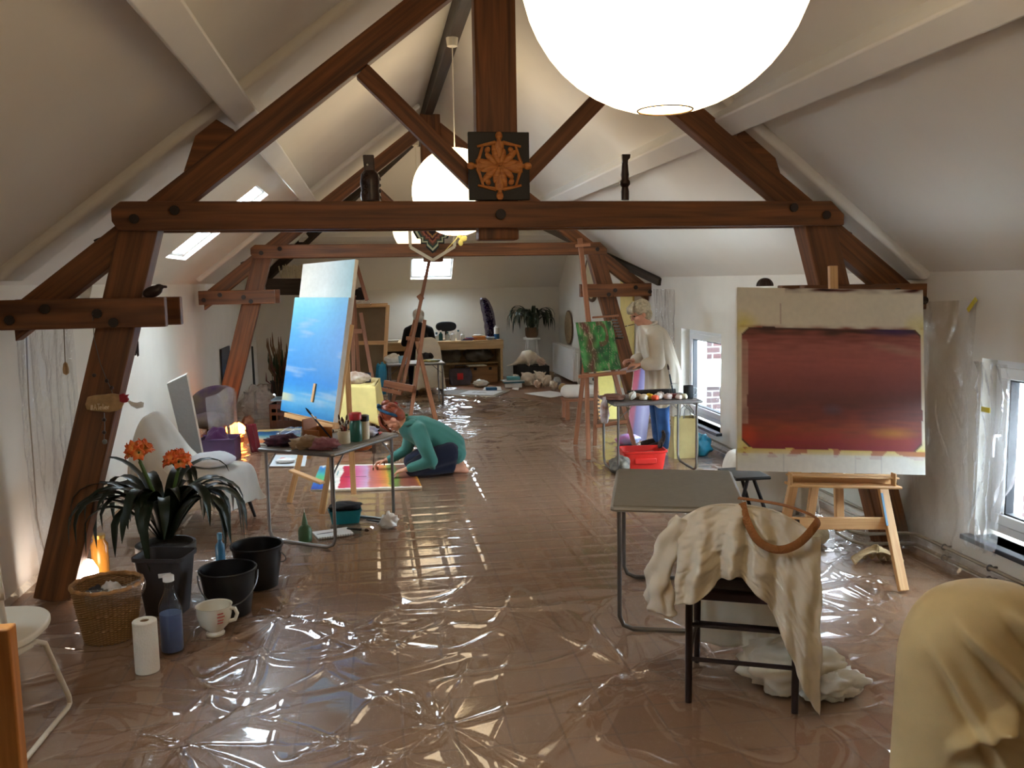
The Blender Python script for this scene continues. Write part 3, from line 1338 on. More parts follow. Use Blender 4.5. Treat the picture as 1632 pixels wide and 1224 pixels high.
zs = [(0, .72), (.30, .97), (.305, 1.06), (.325, 1.07), (.325, 1.0), (.30, .95), (.02, .70)]
b.grid(lambda u, v: V((*rrect(2 * PI * u, .135 * zs[int(v * 6 + .5)][1], .105 * zs[int(v * 6 + .5)][1], 0), zs[int(v * 6 + .5)][0])), 48, 6, wrapu=True)
b.add([V((*rrect(2 * PI * k / 48, .135 * .72, .105 * .72, 0), .004)) for k in range(48)], [tuple(range(48))])
b.build('body', bm_, t)
b = MB(M)
b.box((.045, -.100, .235), (.07, .003, .022), Matrix.Rotation(math.radians(-8), 3, 'Y') @ Matrix.Rotation(math.radians(-6), 3, 'X'))
b.build('sticker', paper_w, t)

# wicker basket with crumpled papers
loc = V((-1.36, 4.57, 0))
t = root('wicker_basket', 'round wicker basket holding crumpled papers, beside the oak post', 'basket', loc)
M = MW[t.name]
b = MB(M)
w1, w2 = lin((176, 128, 76)), lin((112, 76, 42))


def wick(u, v):
    row = int(v * 46)
    r = .115 + (.162 - .115) * v ** .9
    wv = math.sin(u * 2 * PI * 24 + PI * (row % 2))
    r += .006 * wv + .004 * math.sin(v * 46 * PI) ** 2
    return V((r * math.cos(2 * PI * u), r * math.sin(2 * PI * u), .275 * v))


b.grid(wick, 144, 92, wrapu=True, colfn=lambda u, v: lerp(w2, w1, .5 + .5 * math.sin(u * 2 * PI * 24 + PI * (int(v * 46) % 2)) * (.6 + .4 * math.sin(v * 46 * PI) ** 2)))
b.add([V((.112 * math.cos(2 * PI * k / 24), .112 * math.sin(2 * PI * k / 24), .01)) for k in range(24)], [tuple(range(24))], None, [w2] * 24)
bo_ = b.build('body', pnt, t, ang=180)
r_ = MB(M)
r_.tube([(.164 * math.cos(2 * PI * k / 40), .164 * math.sin(2 * PI * k / 40), .278 + .003 * math.sin(k * 2.5)) for k in range(40)], .011, 8, closed=True)
r_.build('rim', mat('wicker', (166, 118, 68), rough=.6, var=.3, scale=30, bump=.4), bo_)
ln = MB(M)
ln.grid(lambda u, v: V(((.16 + .016 * math.sin(v * 3.1) + .005 * math.sin(u * 40)) * math.cos(-1.9 + 2.6 * u), (.16 + .016 * math.sin(v * 3.1) + .005 * math.sin(u * 40)) * math.sin(-1.9 + 2.6 * u), .2 + .10 * v)), 50, 8)
ln.build('liner', clear, t)
for k, (x, y, r) in enumerate(((.045, -.025, .052), (-.06, .015, .045), (.085, .045, .042), (-.01, .085, .045), (-.015, -.095, .036))):
    b = MB(TR(loc))
    crumple(b, (x, y, .205 + .015 * (k % 2)), r, k + 3, 18, 12, .6)
    mm = paper_w if k != 1 else mat('dark_rag', (54, 52, 58), rough=.9)
    o = b.build('crumpled_rag' if k == 1 else 'crumpled_paper', mm, ang=180)
    lab = ['white crumpled paper in the middle of the wicker basket', 'dark crumpled rag at the left inside the wicker basket', 'white crumpled paper at the right inside the wicker basket',
           'small crumpled paper at the back inside the wicker basket', 'small crumpled paper at the front inside the wicker basket'][k]
    tag(o, lab, 'crumpled paper' if k != 1 else 'rag')

# buckets
bkm = mat('bucket_black', (14, 15, 20), rough=.4, var=.1)
bucket('black plastic bucket nearer the camera, its wire handle hanging down in front', (-.815, 4.80, 0), .146, .25, bkm, math.radians(8))
bucket('black plastic bucket standing behind the other bucket, near the folding table', (-.715, 5.22, 0), .146, .25, bkm, math.radians(150))

# glass bottle, paper roll, cup, small blue bottle
gm, nt, b_ = base_mat('bottle_glass')
nt.nodes.remove(b_)
tr = N(nt, 'ShaderNodeBsdfTransparent')
tr.inputs['Color'].default_value = (.93, .96, .96, 1)
gl = N(nt, 'ShaderNodeBsdfGlossy')
gl.inputs['Roughness'].default_value = .03
mx = N(nt, 'ShaderNodeMixShader')
nt.links.new(schlick(nt, None, .06), mx.inputs[0])
nt.links.new(tr.outputs[0], mx.inputs[1])
nt.links.new(gl.outputs[0], mx.inputs[2])
nt.links.new(mx.outputs[0], nt.nodes['Material Output'].inputs['Surface'])
bglass = gm
vessel('glass_bottle', 'clear glass bottle half full of cloudy blue water on the plastic sheet', 'bottle', (-1.01, 4.33, .004),
       [(.05, 0), (.054, .01), (.054, .20), (.05, .235), (.03, .28), (.021, .31), (.021, .345), (.024, .35)], bglass,
       [('blue_water', [(.049, .006), (.0515, .012), (.0515, .19)], mat('blue_water', (84, 100, 138), rough=.3, var=.15)),
        ('cap', [(.022, .345), (.026, .347), (.026, .372), (.022, .375)], white_paint)], 28)
vessel('paper_towel_roll', 'white roll of paper towel standing on the floor', 'paper towel', (-1.075, 4.115, .004),
       [(.052, 0), (.0535, .004), (.0535, .236), (.05, .24), (.021, .24), (.02, .23), (.02, .05)], mat('towel_paper', (238, 232, 216), rough=.9, bump=.35, bscale=110, var=.03),
       [('core', [(.0202, .1), (.0202, .236), (.018, .236), (.018, .1)], mat('cardboard', (150, 116, 80), rough=.9))], 32)
t = vessel('measuring_cup', 'white footed cup with red markings and a handle, beside the bucket', 'cup', (-.84, 4.50, .004),
           [(.045, 0), (.047, .01), (.038, .022), (.045, .03), (.073, .06), (.084, .105), (.086, .15), (.09, .153), (.082, .15), (.078, .105), (.06, .055), (.02, .04)],
           mat('enamel', (232, 226, 208), rough=.25, var=.02), (), 36)
M = MW[t.name]
b = MB(M)
b.tube([(.078, -.02, .138), (.105, -.027, .138), (.116, -.03, .112), (.104, -.027, .08), (.072, -.018, .07)], .010, 8)
b.build('handle', MATS['enamel'], t)
red = mat('mark_red', (186, 62, 58), rough=.5)
b = MB(M)
for k in range(6):
    for j in range(3):
        a = -1.25 + .11 * j + .02 * (k % 2)
        z = .05 + .016 * k
        r = .0455 + .0405 * sst(.025, .10, z) + .003
        L_ = .010 if (k + j) % 3 else .018
        b.beam((r * math.cos(a), r * math.sin(a), z), (r * math.cos(a + L_ / r), r * math.sin(a + L_ / r), z + .001), .003, .004)
b.build('red_markings', red, t)
vessel('paint_bottle', 'small blue plastic paint bottle behind the buckets', 'paint bottle', (-1.01, 5.72, .004), [(.028, 0), (.03, .01), (.03, .11), (.014, .13), (.012, .15)],
       mat('bottle_blue', (44, 110, 150), rough=.35), [('cap', [(.015, .148), (.016, .185), (.01, .19)], mat('cap_lightblue', (90, 160, 196), rough=.4))], 18)

# little lamp on the floor behind the oak post, and an amber jar behind it
gl_w = glow('lamp_glass_lit', (1.0, .80, .66), 20, 0)
t = root('floor_lamp', 'small glowing floor lamp behind the foot of the near oak post', 'lamp', (-1.70, 5.33, .004))
M = MW[t.name]
b = MB(M)
b.lathe([(.055, .02), (.075, .06), (.07, .12), (.045, .17), (.012, .185)], 24)
b.build('lamp_shade', gl_w, t)
b = MB(M)
b.lathe([(.06, 0), (.065, .012), (.05, .03)], 24)
b.build('base', beech, t)
vessel('candle_jar', 'amber glass jar behind the small floor lamp', 'jar', (-1.70, 5.62, .004), [(.045, 0), (.05, .01), (.05, .19), (.035, .21), (.035, .23)], mat('amber_glass', (214, 150, 60), rough=.25, trans=.3),
       [('lid', [(.037, .228), (.037, .25)], mat('brass', (176, 140, 70), rough=.35, metal=.8))], 20)

# armchair under a white sheet, with cushion
t = root('armchair', 'armchair under a white sheet beside the left wall, its dark tapered legs showing', 'armchair', (-1.30, 6.72, 0), math.radians(-20))
M = MW[t.name]
b = MB(M)
prof = [(-.43, .10), (-.42, .40), (-.40, .72), (-.36, .82), (-.32, .80), (-.25, .68), (-.16, .52), (-.06, .445), (.10, .44), (.25, .43), (.31, .40), (.335, .28), (.34, .15)]
drape(b, prof, .23, lambda x: .13 + .04 * math.sin(x * 9), 56, 96, 6, .03, 2, .03, roundtop=.6)
b.build('sheet_cover', sheet_white, t, solid=.004, sm=2)
for x, y in ((.29, -.19), (.29, .19), (-.32, -.19), (-.32, .19)):
    lg = MB(M)
    lg.tube([(x * .82, y * .85, .30), (x * 1.08, y * 1.1, .006)], [.02, .011], 10)
    lg.build('leg', black_metal, t)
lump('seat_cushion', 'white cushion on the seat of the sheet-covered armchair', 'cushion', (-1.20, 6.67, .448), (.16, .17, .09), cloth('white_towel', (236, 238, 240), weave=200, bump=.5), 4, amp=.12, fr=1.5)
# ================================================================ table, easel and paintings at middle left
top_grey = mat('tabletop_grey', (118, 116, 110), rough=.45, var=.08, scale=20)
# left folding table: long side runs away to the right
tl_c = V((-.325, 6.29, 0))
tl_r = math.atan2(.68, .44)
fold_table('grey folding table with brushes and rags in front of the kneeling painter', tl_c, tl_r, .80, .60, .66, top_grey)
ex, ey = V((math.cos(tl_r), math.sin(tl_r), 0)), V((-math.sin(tl_r), math.cos(tl_r), 0))
T = lambda a, b_, z=.659: tl_c + ex * a + ey * b_ + V((0, 0, z))
lump('rag', 'dark navy rag with pink spots at the left corner of the left folding table', 'rag', T(-.28, .18), (.11, .075, .07), mat('rag_navy', (30, 28, 48), rough=.9, c2=(90, 40, 60), scale=14), 2, tl_r + 1.9, None, .6, 3.4)
lump('rag', 'beige crumpled rag beside the navy rag on the left folding table', 'rag', T(-.305, -.02), (.10, .085, .075), cloth('rag_beige', (150, 124, 92)), 5, 1.2, None, .6, 3.2)
lump('rag', 'dusty pink crumpled rag at the front edge of the left folding table', 'rag', T(-.30, -.17), (.085, .075, .07), cloth('rag_pink', (146, 92, 96)), 7, .4, None, .6, 3.2)
t = vessel('brush_jar', 'jar of brushes on the left folding table', 'jar', T(-.08, -.17), [(.04, 0), (.042, .01), (.042, .085), (.038, .09), (.038, .012)], mat('jar_cream', (196, 182, 150), rough=.4), (), 20)
for k in range(7):
    a = k * .9
    brush(['brush leaning left in the brush jar', 'brush at the back left of the brush jar', 'brush at the back of the brush jar', 'brush at the back right of the brush jar', 'brush leaning right in the brush jar', 'brush at the front right of the brush jar', 'brush at the front of the brush jar'][k],
          T(-.08 + .02 * math.cos(a + 2), -.17 + .02 * math.sin(a + 2), .665), T(-.08 + .035 * math.cos(a), -.17 + .035 * math.sin(a), .82 + .02 * (k % 3)), .006, [(90, 48, 30), (140, 40, 30), (60, 40, 30)][k % 3], 'brushes in the brush jar', (70, 40, 24))
brush('long thin brush leaning high above the left folding table', T(-.10, -.10, .67), P(487, 650, 6.02), .007, (30, 36, 60), None, (30, 30, 34))
vessel('paint_bottle', 'green paint bottle with red cap on the left folding table', 'paint bottle', T(.02, -.20), [(.04, 0), (.043, .012), (.043, .13), (.03, .15)], mat('bottle_green', (24, 92, 76), rough=.35),
       [('cap', [(.034, .15), (.044, .152), (.044, .195), (.04, .20)], mat('cap_red', (176, 34, 38), rough=.35))], 24)
vessel('paint_bottle', 'cream paint bottle with dark cap beside the green paint bottle', 'paint bottle', T(.11, -.21), [(.034, 0), (.036, .01), (.036, .12), (.03, .13)], mat('bottle_cream', (212, 200, 170), rough=.4),
       [('cap', [(.034, .13), (.036, .132), (.036, .168), (.03, .172)], black_plastic)], 24)
t = root('paint_box', 'open orange brown box of paints at the back of the left folding table', 'paint box', T(-.06, .06), tl_r)
M = MW[t.name]
for nm, c, s_ in (('base', (0, 0, .01), (.16, .13, .02)), ('side', (-.076, 0, .05), (.008, .13, .08)), ('side', (.076, 0, .05), (.008, .13, .08)), ('lid', (0, .07, .085), (.16, .01, .15))):
    b = MB(M)
    b.box(c, s_)
    b.build(nm, mat('box_ochre', (150, 88, 34), rough=.5, var=.2), t, bevel=.003)
lump('plastic_bag', 'crumpled clear plastic bag at the back left of the left folding table', 'plastic bag', T(-.16, .20), (.15, .09, .10), clear, 9, 1.0)
lump('crumpled_paper', 'white and blue crumpled wrapper on the right half of the left folding table', 'wrapper', T(.21, -.16), (.09, .07, .07), mat('wrapper', (226, 226, 232), c2=(60, 80, 170), rough=.5, scale=9), 12, .6)
for k, (a, b_, col, r_, lab) in enumerate(((.30, -.20, (190, 52, 40), .4, 'red paint tube near the right end of the left folding table'), (.35, -.1, (226, 220, 205), 1.4, 'white paint tube at the right end of the left folding table'),
                                  (.25, .02, (170, 140, 100), 2.2, 'beige paint tube in the middle right of the left folding table'), (.33, .08, (150, 60, 50), .9, 'brown red paint tube at the far right of the left folding table'),
                                  (.19, -.05, (60, 50, 50), 2.9, 'dark paint tube behind the wrapper on the left folding table'), (.29, .17, (210, 196, 170), .2, 'cream paint tube at the back right of the left folding table'))):
    ptube(lab, T(a, b_, .66), r_ + tl_r, col)

# under the table: green bottle, blue box, pad, brushes, tissue
vessel('paint_bottle', 'green squeeze bottle with a pointed nozzle on the floor under the left folding table', 'paint bottle', (-.51, 6.08, .005), [(.044, 0), (.047, .012), (.047, .075), (.036, .10), (.018, .115)], mat('bottle_olive', (58, 92, 56), rough=.4),
       [('nozzle', [(.02, .113), (.02, .125), (.012, .16), (.004, .20)], mat('nozzle_green', (70, 100, 70), rough=.4)), ('tip', [(.004, .199), (.003, .225)], mat('nozzle_clear', (200, 205, 200), rough=.3))], 22)
t = root('plastic_box', 'turquoise plastic box with a dark cloth on top, under the left folding table', 'box', (-.255, 6.52, .005), .12)
M = MW[t.name]
b = MB(M)
zs = [(0, .86), (.085, 1), (.09, 1.05), (.097, 1.05), (.097, .98), (.02, .84)]
b.grid(lambda u, v: V((*rrect(2 * PI * u, .115 * zs[int(v * 5 + .5)][1], .075 * zs[int(v * 5 + .5)][1], 0), zs[int(v * 5 + .5)][0])), 40, 5, wrapu=True)
b.add([V((*rrect(2 * PI * k / 40, .1, .065, 0), .004)) for k in range(40)], [tuple(range(40))])
b.build('body', mat('turquoise', (20, 124, 140), rough=.4), t)
lump('dark_cloth', 'dark cloth lying over the turquoise box', 'cloth', (-.25, 6.53, .10), (.12, .08, .05), mat('cloth_dark', (22, 24, 30), rough=.9), 14, .1)
t = root('sketch_pad', 'white spiral sketch pad on the floor under the left folding table', 'sketch pad', (-.33, 6.2, .005), .3)
M = MW[t.name]
b = MB(M)
b.box((0, 0, .006), (.25, .18, .01))
b.build('pages', paper_w, t)
b = MB(M)
for k in range(14):
    b.tube([V((-.115 + .018 * k, -.092 + .006 * math.cos(a), .006 + .009 * math.sin(a))) for a in [2 * PI * j / 8 for j in range(8)]], .0012, 4, closed=True)
b.build('spiral', steel, t)
brush('thin pencil-like brush lying on the sketch pad', (-.44, 6.17, .019), (-.30, 6.22, .019), .004, (120, 120, 130))
brush('thick dark brush lying across the sketch pad beside the turquoise box', (-.235, 6.26, .025), (-.08, 6.2, .018), .009, (40, 46, 44))
brush('dark brush lying between the turquoise box and the tissue', (-.10, 6.5, .016), (.08, 6.36, .014), .007, (26, 26, 30))
lump('tissue', 'white crumpled tissue on the floor by the foot of the left folding table', 'tissue', (.065, 6.29, .005), (.055, .045, .10), paper_w, 22, 0, None, .7)

# the rainbow canvas on the floor
def rainbow(u, v):
    w_ = u + .03 * nz2(v, u, 4) * 1 + .012 * nz2(u, v, 22)
    if v < .05 + .008 * nz2(u, 1, 9) or v > .955 + .01 * nz2(u, 3, 9) or u < .06:
        return lin((240, 236, 226))
    if w_ < .06:
        return ramp(v, [(0, (30, 90, 190)), (.3, (60, 170, 190)), (.7, (70, 180, 120)), (1, (40, 90, 190))])
    c = ramp(w_, [(.115, (240, 236, 228)), (.125, (196, 24, 66)), (.20, (200, 26, 78)), (.25, (208, 76, 130)), (.34, (218, 130, 176)), (.42, (206, 170, 206)), (.46, (196, 108, 110)), (.56, (214, 110, 84)), (.64, (216, 140, 60)), (.665, (224, 170, 60)), (.69, (120, 146, 52)), (.77, (98, 130, 60)), (.80, (140, 84, 54)), (.90, (128, 68, 56)), (.97, (140, 74, 50)), (1, (214, 160, 50))])
    if abs(v - .53) < .012 and .16 < u < .42:
        c = lin((120, 40, 90))
    k = 1 + .22 * nz2(u * 2, v * 14, 3)
    return tuple(x * k for x in c)


b = MB()
cz = V((0, 0, .024))
panel(b, V((-.405, 8.54, 0)) + cz, V((.31, 8.46, 0)) + cz, V((.36, 7.43, 0)) + cz, V((-.445, 7.515, 0)) + cz, .018, 90, 90, rainbow, (235, 228, 210))
tag(b.build('painting', pnt, ang=30), 'striped rainbow painting lying on the floor in front of the kneeling painter', 'painting')
# strip of a second painting, with blue and green, under its left edge
b = MB()
panel(b, (-.55, 8.56, .02), (-.42, 8.55, .02), (-.455, 7.56, .02), (-.575, 7.57, .02), .012, 10, 50, lambda u, v: ramp(v + .1 * nz2(u, v, 5), [(0, (240, 238, 230)), (.1, (40, 110, 190)), (.35, (60, 180, 190)), (.6, (90, 190, 110)), (.8, (40, 100, 190)), (1, (30, 60, 150))]))
tag(b.build('painting', pnt, ang=30), 'narrow blue and green painting on the floor at the left of the rainbow painting', 'painting')

# tall blue canvas on its easel, white canvas behind it
TLb, TRb, BRb, BLb = P(470, 474, 7.14), P(556, 474, 6.72), P(531, 673, 6.60), P(447, 654, 7.02)


def bluec(u, v):
    n_ = nz2(u * .9, v * 5.5, 2.2, 5) * .5 + nz2(u * 1.2, v * 14, 3, 2) * .3
    c = ramp(v + .06 * n_, [(0, (140, 214, 232)), (.12, (112, 196, 234)), (.35, (78, 160, 222)), (.55, (62, 146, 216)), (.72, (34, 138, 222)), (.80, (58, 156, 222)), (.86, (118, 184, 224)), (.93, (64, 156, 216)), (1, (28, 130, 202))])
    s_ = sst(.1, .5, n_ + .25 * math.sin(v * 22 + u * 3) * sst(.3, .8, v))
    c = lerp(c, lin((160, 192, 218)), s_ * .62)
    c = lerp(c, lin((44, 110, 200)), .45 * sst(.45, 1, u) * (1 - sst(.25, .6, v)))
    if .84 < v < .91 and u < .3:
        c = lerp(c, lin((214, 214, 160)), .7 * sst(.3, .05, u) if u < .3 else 0)
    return c


b = MB()
panel(b, TLb, TRb, BRb, BLb, .045, 50, 90, bluec, (214, 208, 196))
tag(b.build('painting', pnt, ang=30), 'tall blue sky painting standing on the easel behind the left folding table', 'painting')
# the small wooden strip fixed on it
b = MB()
nn = ((TRb - TLb).cross(BLb - TLb)).normalized()
if nn.y > 0:
    nn = -nn
pq = lambda u, v: (TLb * (1 - u) + TRb * u) * (1 - v) + (BLb * (1 - u) + BRb * u) * v
b.beam(pq(.60, .72) + nn * .006, pq(.585, .875) + nn * .006, .022, .01, up=nn)
tag(b.build('wooden_strip', beech), 'small wooden strip near the bottom of the tall blue painting', 'strip of wood')
b = MB()
panel(b, P(483, 421, 7.56), P(566, 413, 7.19), P(545, 600, 7.07), P(462, 600, 7.42), .04, 30, 40, lambda u, v: tuple(x * (1 + .05 * nz2(u, v * 3, 3)) for x in ramp(u, [(0, (236, 238, 230)), (.5, (222, 234, 236)), (1, (160, 196, 206))])), (220, 214, 200))  # blank canvas; lamp falloff towards the right is put into its colour
tag(b.build('canvas', pnt, ang=30), 'pale blank canvas showing above the tall blue painting', 'canvas')
t = root('easel', 'wooden easel holding the tall blue painting behind the left folding table', 'easel', (-.45, 7.0, 0))
d_ = lambda v_: V(v_)
apex = P(560, 440, 7.40)
sticks(t, [('leg', F(461, 803), P(500, 640, 7.32), .045, .028), ('leg', F(512, 825) + V((0, .07, 0)), P(560, 520, 7.02), .045, .028), ('leg', F(563, 800) + V((0, .22, 0)), P(552, 560, 7.28), .045, .028),
           ('mast', F(493, 752) + V((0, 0, .12)), apex, .04, .03), ('crossbar', P(464, 752, 7.17), P(514, 772, 6.78), .05, .02), ('tray', BLb + V((.05, .03, -.05)), BRb + V((.02, .03, -.05)), .035, .07)], beech)
# slanting bar and knob of another easel behind the white canvas
t = root('easel', 'wooden easel holding the canvas seen from the back, behind the blue painting', 'easel', (.0, 12.0, 0))
sticks(t, [('mast', P(566, 415, 12.15), P(585, 480, 12.05), .05, .03), ('leg', F(565, 668), P(560, 440, 12.2), .05, .03), ('leg', F(604, 664), P(575, 500, 12.0), .05, .03), ('leg', F(575, 651), P(563, 455, 12.35), .05, .03),
           ('crossbar', P(557, 529, 11.95), P(578, 529, 11.9), .06, .025)], red_beech)
lump('cloth_bundle', 'dark cloth bundle hanging on the easel behind the blue painting', 'cloth', P(575, 478, 12.25), (.07, .05, .16), mat('cloth_black', (36, 30, 30), rough=.9), 31)
lump('plastic_bag', 'clear plastic bag on top of the canvas seen from the back', 'plastic bag', P(580, 489, 12.75), (.10, .05, .09), clear, 33)
# canvas seen from the back
t = root('canvas', 'large canvas seen from the back with its wooden stretcher bars, behind the blue painting', 'canvas', (0, 12.35, 0))
a_, b_, c_, d2 = P(548, 488, 12.75), P(618, 486, 12.75), P(612, 606, 12.7), P(541, 606, 12.7)
m2 = V((0, .012, 0))
q = MB()
panel(q, a_ + m2, b_ + m2, c_ + m2, d2 + m2, .012, 2, 2)
q.build('canvas_cloth', cloth('raw_linen', (120, 100, 74), weave=200, bump=.3), t)
for p0, p1 in ((a_, b_), (b_, c_), (c_, d2), (d2, a_), ((a_ + d2) / 2, (b_ + c_) / 2)):
    s = MB()
    s.beam(p0, p1, .055, .022, up=V((0, 1, 0)))
    s.build('stretcher_bar', beech, t, bevel=.003)
# ================================================================ people
skin = mat('skin', (206, 150, 122), rough=.55, var=.06, scale=12)
eye_m = mat('eye', (40, 34, 32), rough=.2)


def chain(mb, pts, rs):
    for (a, b), (ra, rb) in zip(zip(pts, pts[1:]), zip(rs, rs[1:])):
        mb.cap2(a, b, ra, rb)


def hand(mb, wrist, d, nrm, curl=.5, s=1.0, thumb=1):
    # d: direction of the fingers, nrm: back of the hand
    wrist, d, nrm = V(wrist), V(d).normalized(), V(nrm).normalized()
    sd = d.cross(nrm).normalized()
    nrm = sd.cross(d)
    R = Matrix((sd, d, nrm)).transposed()
    mb.ell(wrist + d * .045 * s, (.042 * s, .052 * s, .017 * s), R)
    for k, (o, L_) in enumerate(((-.03, .066), (-.01, .076), (.011, .072), (.030, .056))):
        p = wrist + d * .082 * s + sd * o * s
        a = 0.15
        q = [p]
        for j, f in enumerate((.45, .32, .23)):
            a += curl * (.75 + .12 * k)
            dr = d * math.cos(a) - nrm * math.sin(a)
            q.append(q[-1] + dr * L_ * f * s)
        chain(mb, [wrist + d * .06 * s + sd * o * .9 * s] + q, [.009 * s, .009 * s, .0085 * s, .008 * s, .007 * s])
    tb = wrist + d * .025 * s - sd * .034 * s * thumb
    t1 = tb + (d * .6 - sd * .7 * thumb - nrm * .3).normalized() * .035 * s
    t2 = t1 + (d * .9 - sd * .15 * thumb - nrm * .5).normalized() * .03 * s
    chain(mb, [wrist + d * .015 * s - sd * .015 * thumb * s, tb, t1, t2], [.013 * s, .012 * s, .0105 * s, .008 * s])


def head(mb, c, fw, up, s=1.0):
    # c: centre of the skull; fw: facing; up: crown
    c, fw, up = V(c), V(fw).normalized(), V(up).normalized()
    sd = fw.cross(up).normalized()
    up = sd.cross(fw)
    R = Matrix((sd, fw, up)).transposed()
    W_ = lambda x, y, z: c + sd * x * s + fw * y * s + up * z * s
    mb.ell(W_(0, -.01, .025), (.075 * s, .095 * s, .09 * s), R)
    mb.ell(W_(0, .022, -.045), (.056 * s, .066 * s, .068 * s), R)
    mb.ell(W_(0, .052, -.092), (.026 * s, .026 * s, .022 * s), R)
    mb.ell(W_(0, .086, .022), (.05 * s, .012 * s, .014 * s), R)
    mb.cap2(W_(0, .086, .012), W_(0, .104, -.026), .010 * s, .015 * s)
    mb.ell(W_(0, .082, -.062), (.024 * s, .013 * s, .008 * s), R)
    mb.ell(W_(0, .079, -.074), (.021 * s, .012 * s, .007 * s), R)
    for e in (-1, 1):
        mb.ell(W_(e * .076, -.01, -.012), (.010 * s, .02 * s, .033 * s), R)
        mb.ell(W_(e * .04, .056, -.03), (.026 * s, .024 * s, .024 * s), R)
    return W_, R


def hair_cap(mb, W_, R, s, back=.0, seed=0):
    # strands over the skull
    rr = random.Random(seed)
    mb.ell(W_(0, -.03, .045), (.088 * s, .098 * s, .088 * s), R)
    mb.ell(W_(0, -.062, -.02), (.076 * s, .058 * s, .075 * s), R)
    for k in range(70):
        a = rr.uniform(-2.5, 2.5)
        l0 = rr.uniform(.3, 1.0)
        p = [W_(.02 * math.sin(a), -.02 - .02 * math.cos(a), .132)]
        for j in range(1, 6):
            f = j / 5 * l0
            th = f * 1.75
            p.append(W_(.09 * math.sin(th) * math.sin(a), -.03 - .1 * math.sin(th) * math.cos(a), .045 + .092 * math.cos(th)))
        mb.tube(p, [.006 * s, .009 * s, .01 * s, .01 * s, .008 * s, .003 * s], 6)


def eyes(W_, R, s, parent):
    for e in (-1, 1):
        b = MB()
        b.ell(W_(e * .031, .079, .003), (.012 * s, .008 * s, .007 * s), R, 10, 6)
        b.build('eye', eye_m, parent)


# ---- the kneeling painter
t = root('person', 'person in a green hooded top kneeling on the floor, painting the rainbow canvas', 'person', (.50, 8.06, 0))
hood_m = cloth('hoodie', (62, 116, 108), weave=300, bump=.2)
jean_m = cloth('dark_jeans', (26, 30, 48), weave=400, bump=.2)
red_hair = mat('red_hair', (132, 58, 30), rough=.45, var=.35, scale=30)
b = MB()
hc = V((.135, 8.02, .535))
W_, R = head(b, hc, (-.62, .05, -.78), (-.72, 0, .66), .98)
chain(b, [hc + V((.03, 0, -.02)), V((.30, 8.04, .45))], [.05, .056])
chain(b, [V((.33, 8.05, .42)), V((.48, 8.07, .33)), V((.62, 8.08, .20))], [.10, .10, .12])
armN = [V((.37, 7.89, .42)), V((.47, 7.82, .165)), V((.245, 7.84, .098))]
armF = [V((.33, 8.20, .42)), V((.27, 8.30, .19)), V((.07, 8.26, .098))]
chain(b, armN, [.042, .034, .024])
chain(b, armF, [.042, .034, .024])
hand(b, armN[2], (-1, .12, -.25), (-.2, 0, 1), .45, 1.0, -1)
hand(b, armF[2], (-1, -.15, -.15), (0, .3, 1), .8, 1.0, 1)
for dy in (-.11, .12):
    chain(b, [V((.62, 8.08 + dy, .2)), V((.31, 8.06 + dy * 1.4, .085)), V((.70, 8.06 + dy, .062))], [.085, .055, .04])
    chain(b, [V((.70, 8.06 + dy, .055)), V((.79, 8.06 + dy * .9, .035))], [.035, .028])
    b.ell((.745, 8.06 + dy, .06), (.05, .036, .036))
bd_ = b.build('body', skin, t, remesh=.0065, sm=3)
b = MB()
chain(b, [V((.31, 8.05, .43)), V((.40, 8.06, .40)), V((.52, 8.07, .34)), V((.64, 8.08, .24))], [.12, .145, .15, .165])
chain(b, [V((.35, 7.96, .43)), V((.35, 8.15, .43))], [.085, .085])
chain(b, [V((.70, 7.99, .19)), V((.70, 8.17, .19))], [.10, .10])
chain(b, [V((.36, 7.93, .43)), V((.42, 7.85, .28)), armN[1], armN[2] + V((.035, 0, .01))], [.078, .068, .058, .042])
chain(b, [V((.33, 8.17, .43)), armF[1], armF[2] + V((.04, .01, .01))], [.078, .056, .042])
for k in range(5):
    a = V((.42 + .02 * k, 7.80 + .004 * k, .30 - .05 * k))
    b.tube([a, a + V((-.05, .05, -.01))], .014, 6)
ht_ = b.build('hooded_top', hood_m, t, remesh=.011, sm=5)
b = MB()
for k in range(9):
    a = -1.9 + k * 3.8 / 8
    b.ell((.285 + .045 * math.cos(a), 8.04 + .10 * math.sin(a), .50 + .015 * math.cos(a * 1.5)), (.04, .04, .026))
b.ell((.36, 8.05, .485), (.07, .08, .03))
b.build('hood', hood_m, ht_, remesh=.009, sm=4)
b = MB()
for dy in (-.11, .12):
    chain(b, [V((.63, 8.08 + dy * .9, .2)), V((.46, 8.07 + dy * 1.2, .15)), V((.31, 8.06 + dy * 1.4, .09)), V((.36, 8.06 + dy * 1.3, .075)), V((.66, 8.06 + dy, .07))], [.125, .105, .078, .066, .052])
b.ell((.64, 8.08, .19), (.13, .16, .12))
b.build('trousers', jean_m, t, remesh=.011, sm=3)
h = MB()
hair_cap(h, W_, R, 1.0, seed=4)
rr = random.Random(9)
for k in range(26):
    a = rr.uniform(0, 2 * PI)
    c = W_(.0, -.075, .11)
    p = [c + V((.035 * math.cos(a + j * .9), .035 * math.sin(a + j * .9), .02 * math.sin(j + a))) for j in range(6)]
    h.tube(p, [.008, .013, .014, .013, .011, .004], 6)
h.ell(W_(.0, -.075, .12), (.045, .045, .04))
for k in range(16):
    y = rr.uniform(-.07, .07)
    h.tube([W_(y, .05, .11), W_(y * 1.2, .10, .05), W_(y * 1.3, .105, -.03 - rr.random() * .05)], [.008, .011, .003], 6)
h.build('hair', red_hair, t, ang=180)
h = MB()
pts = []
for k in range(30):
    a = 2 * PI * k / 30
    pts.append(W_(.092 * math.sin(a), -.015 + .03 * math.cos(a) - .02, .055 + .09 * math.cos(a)))
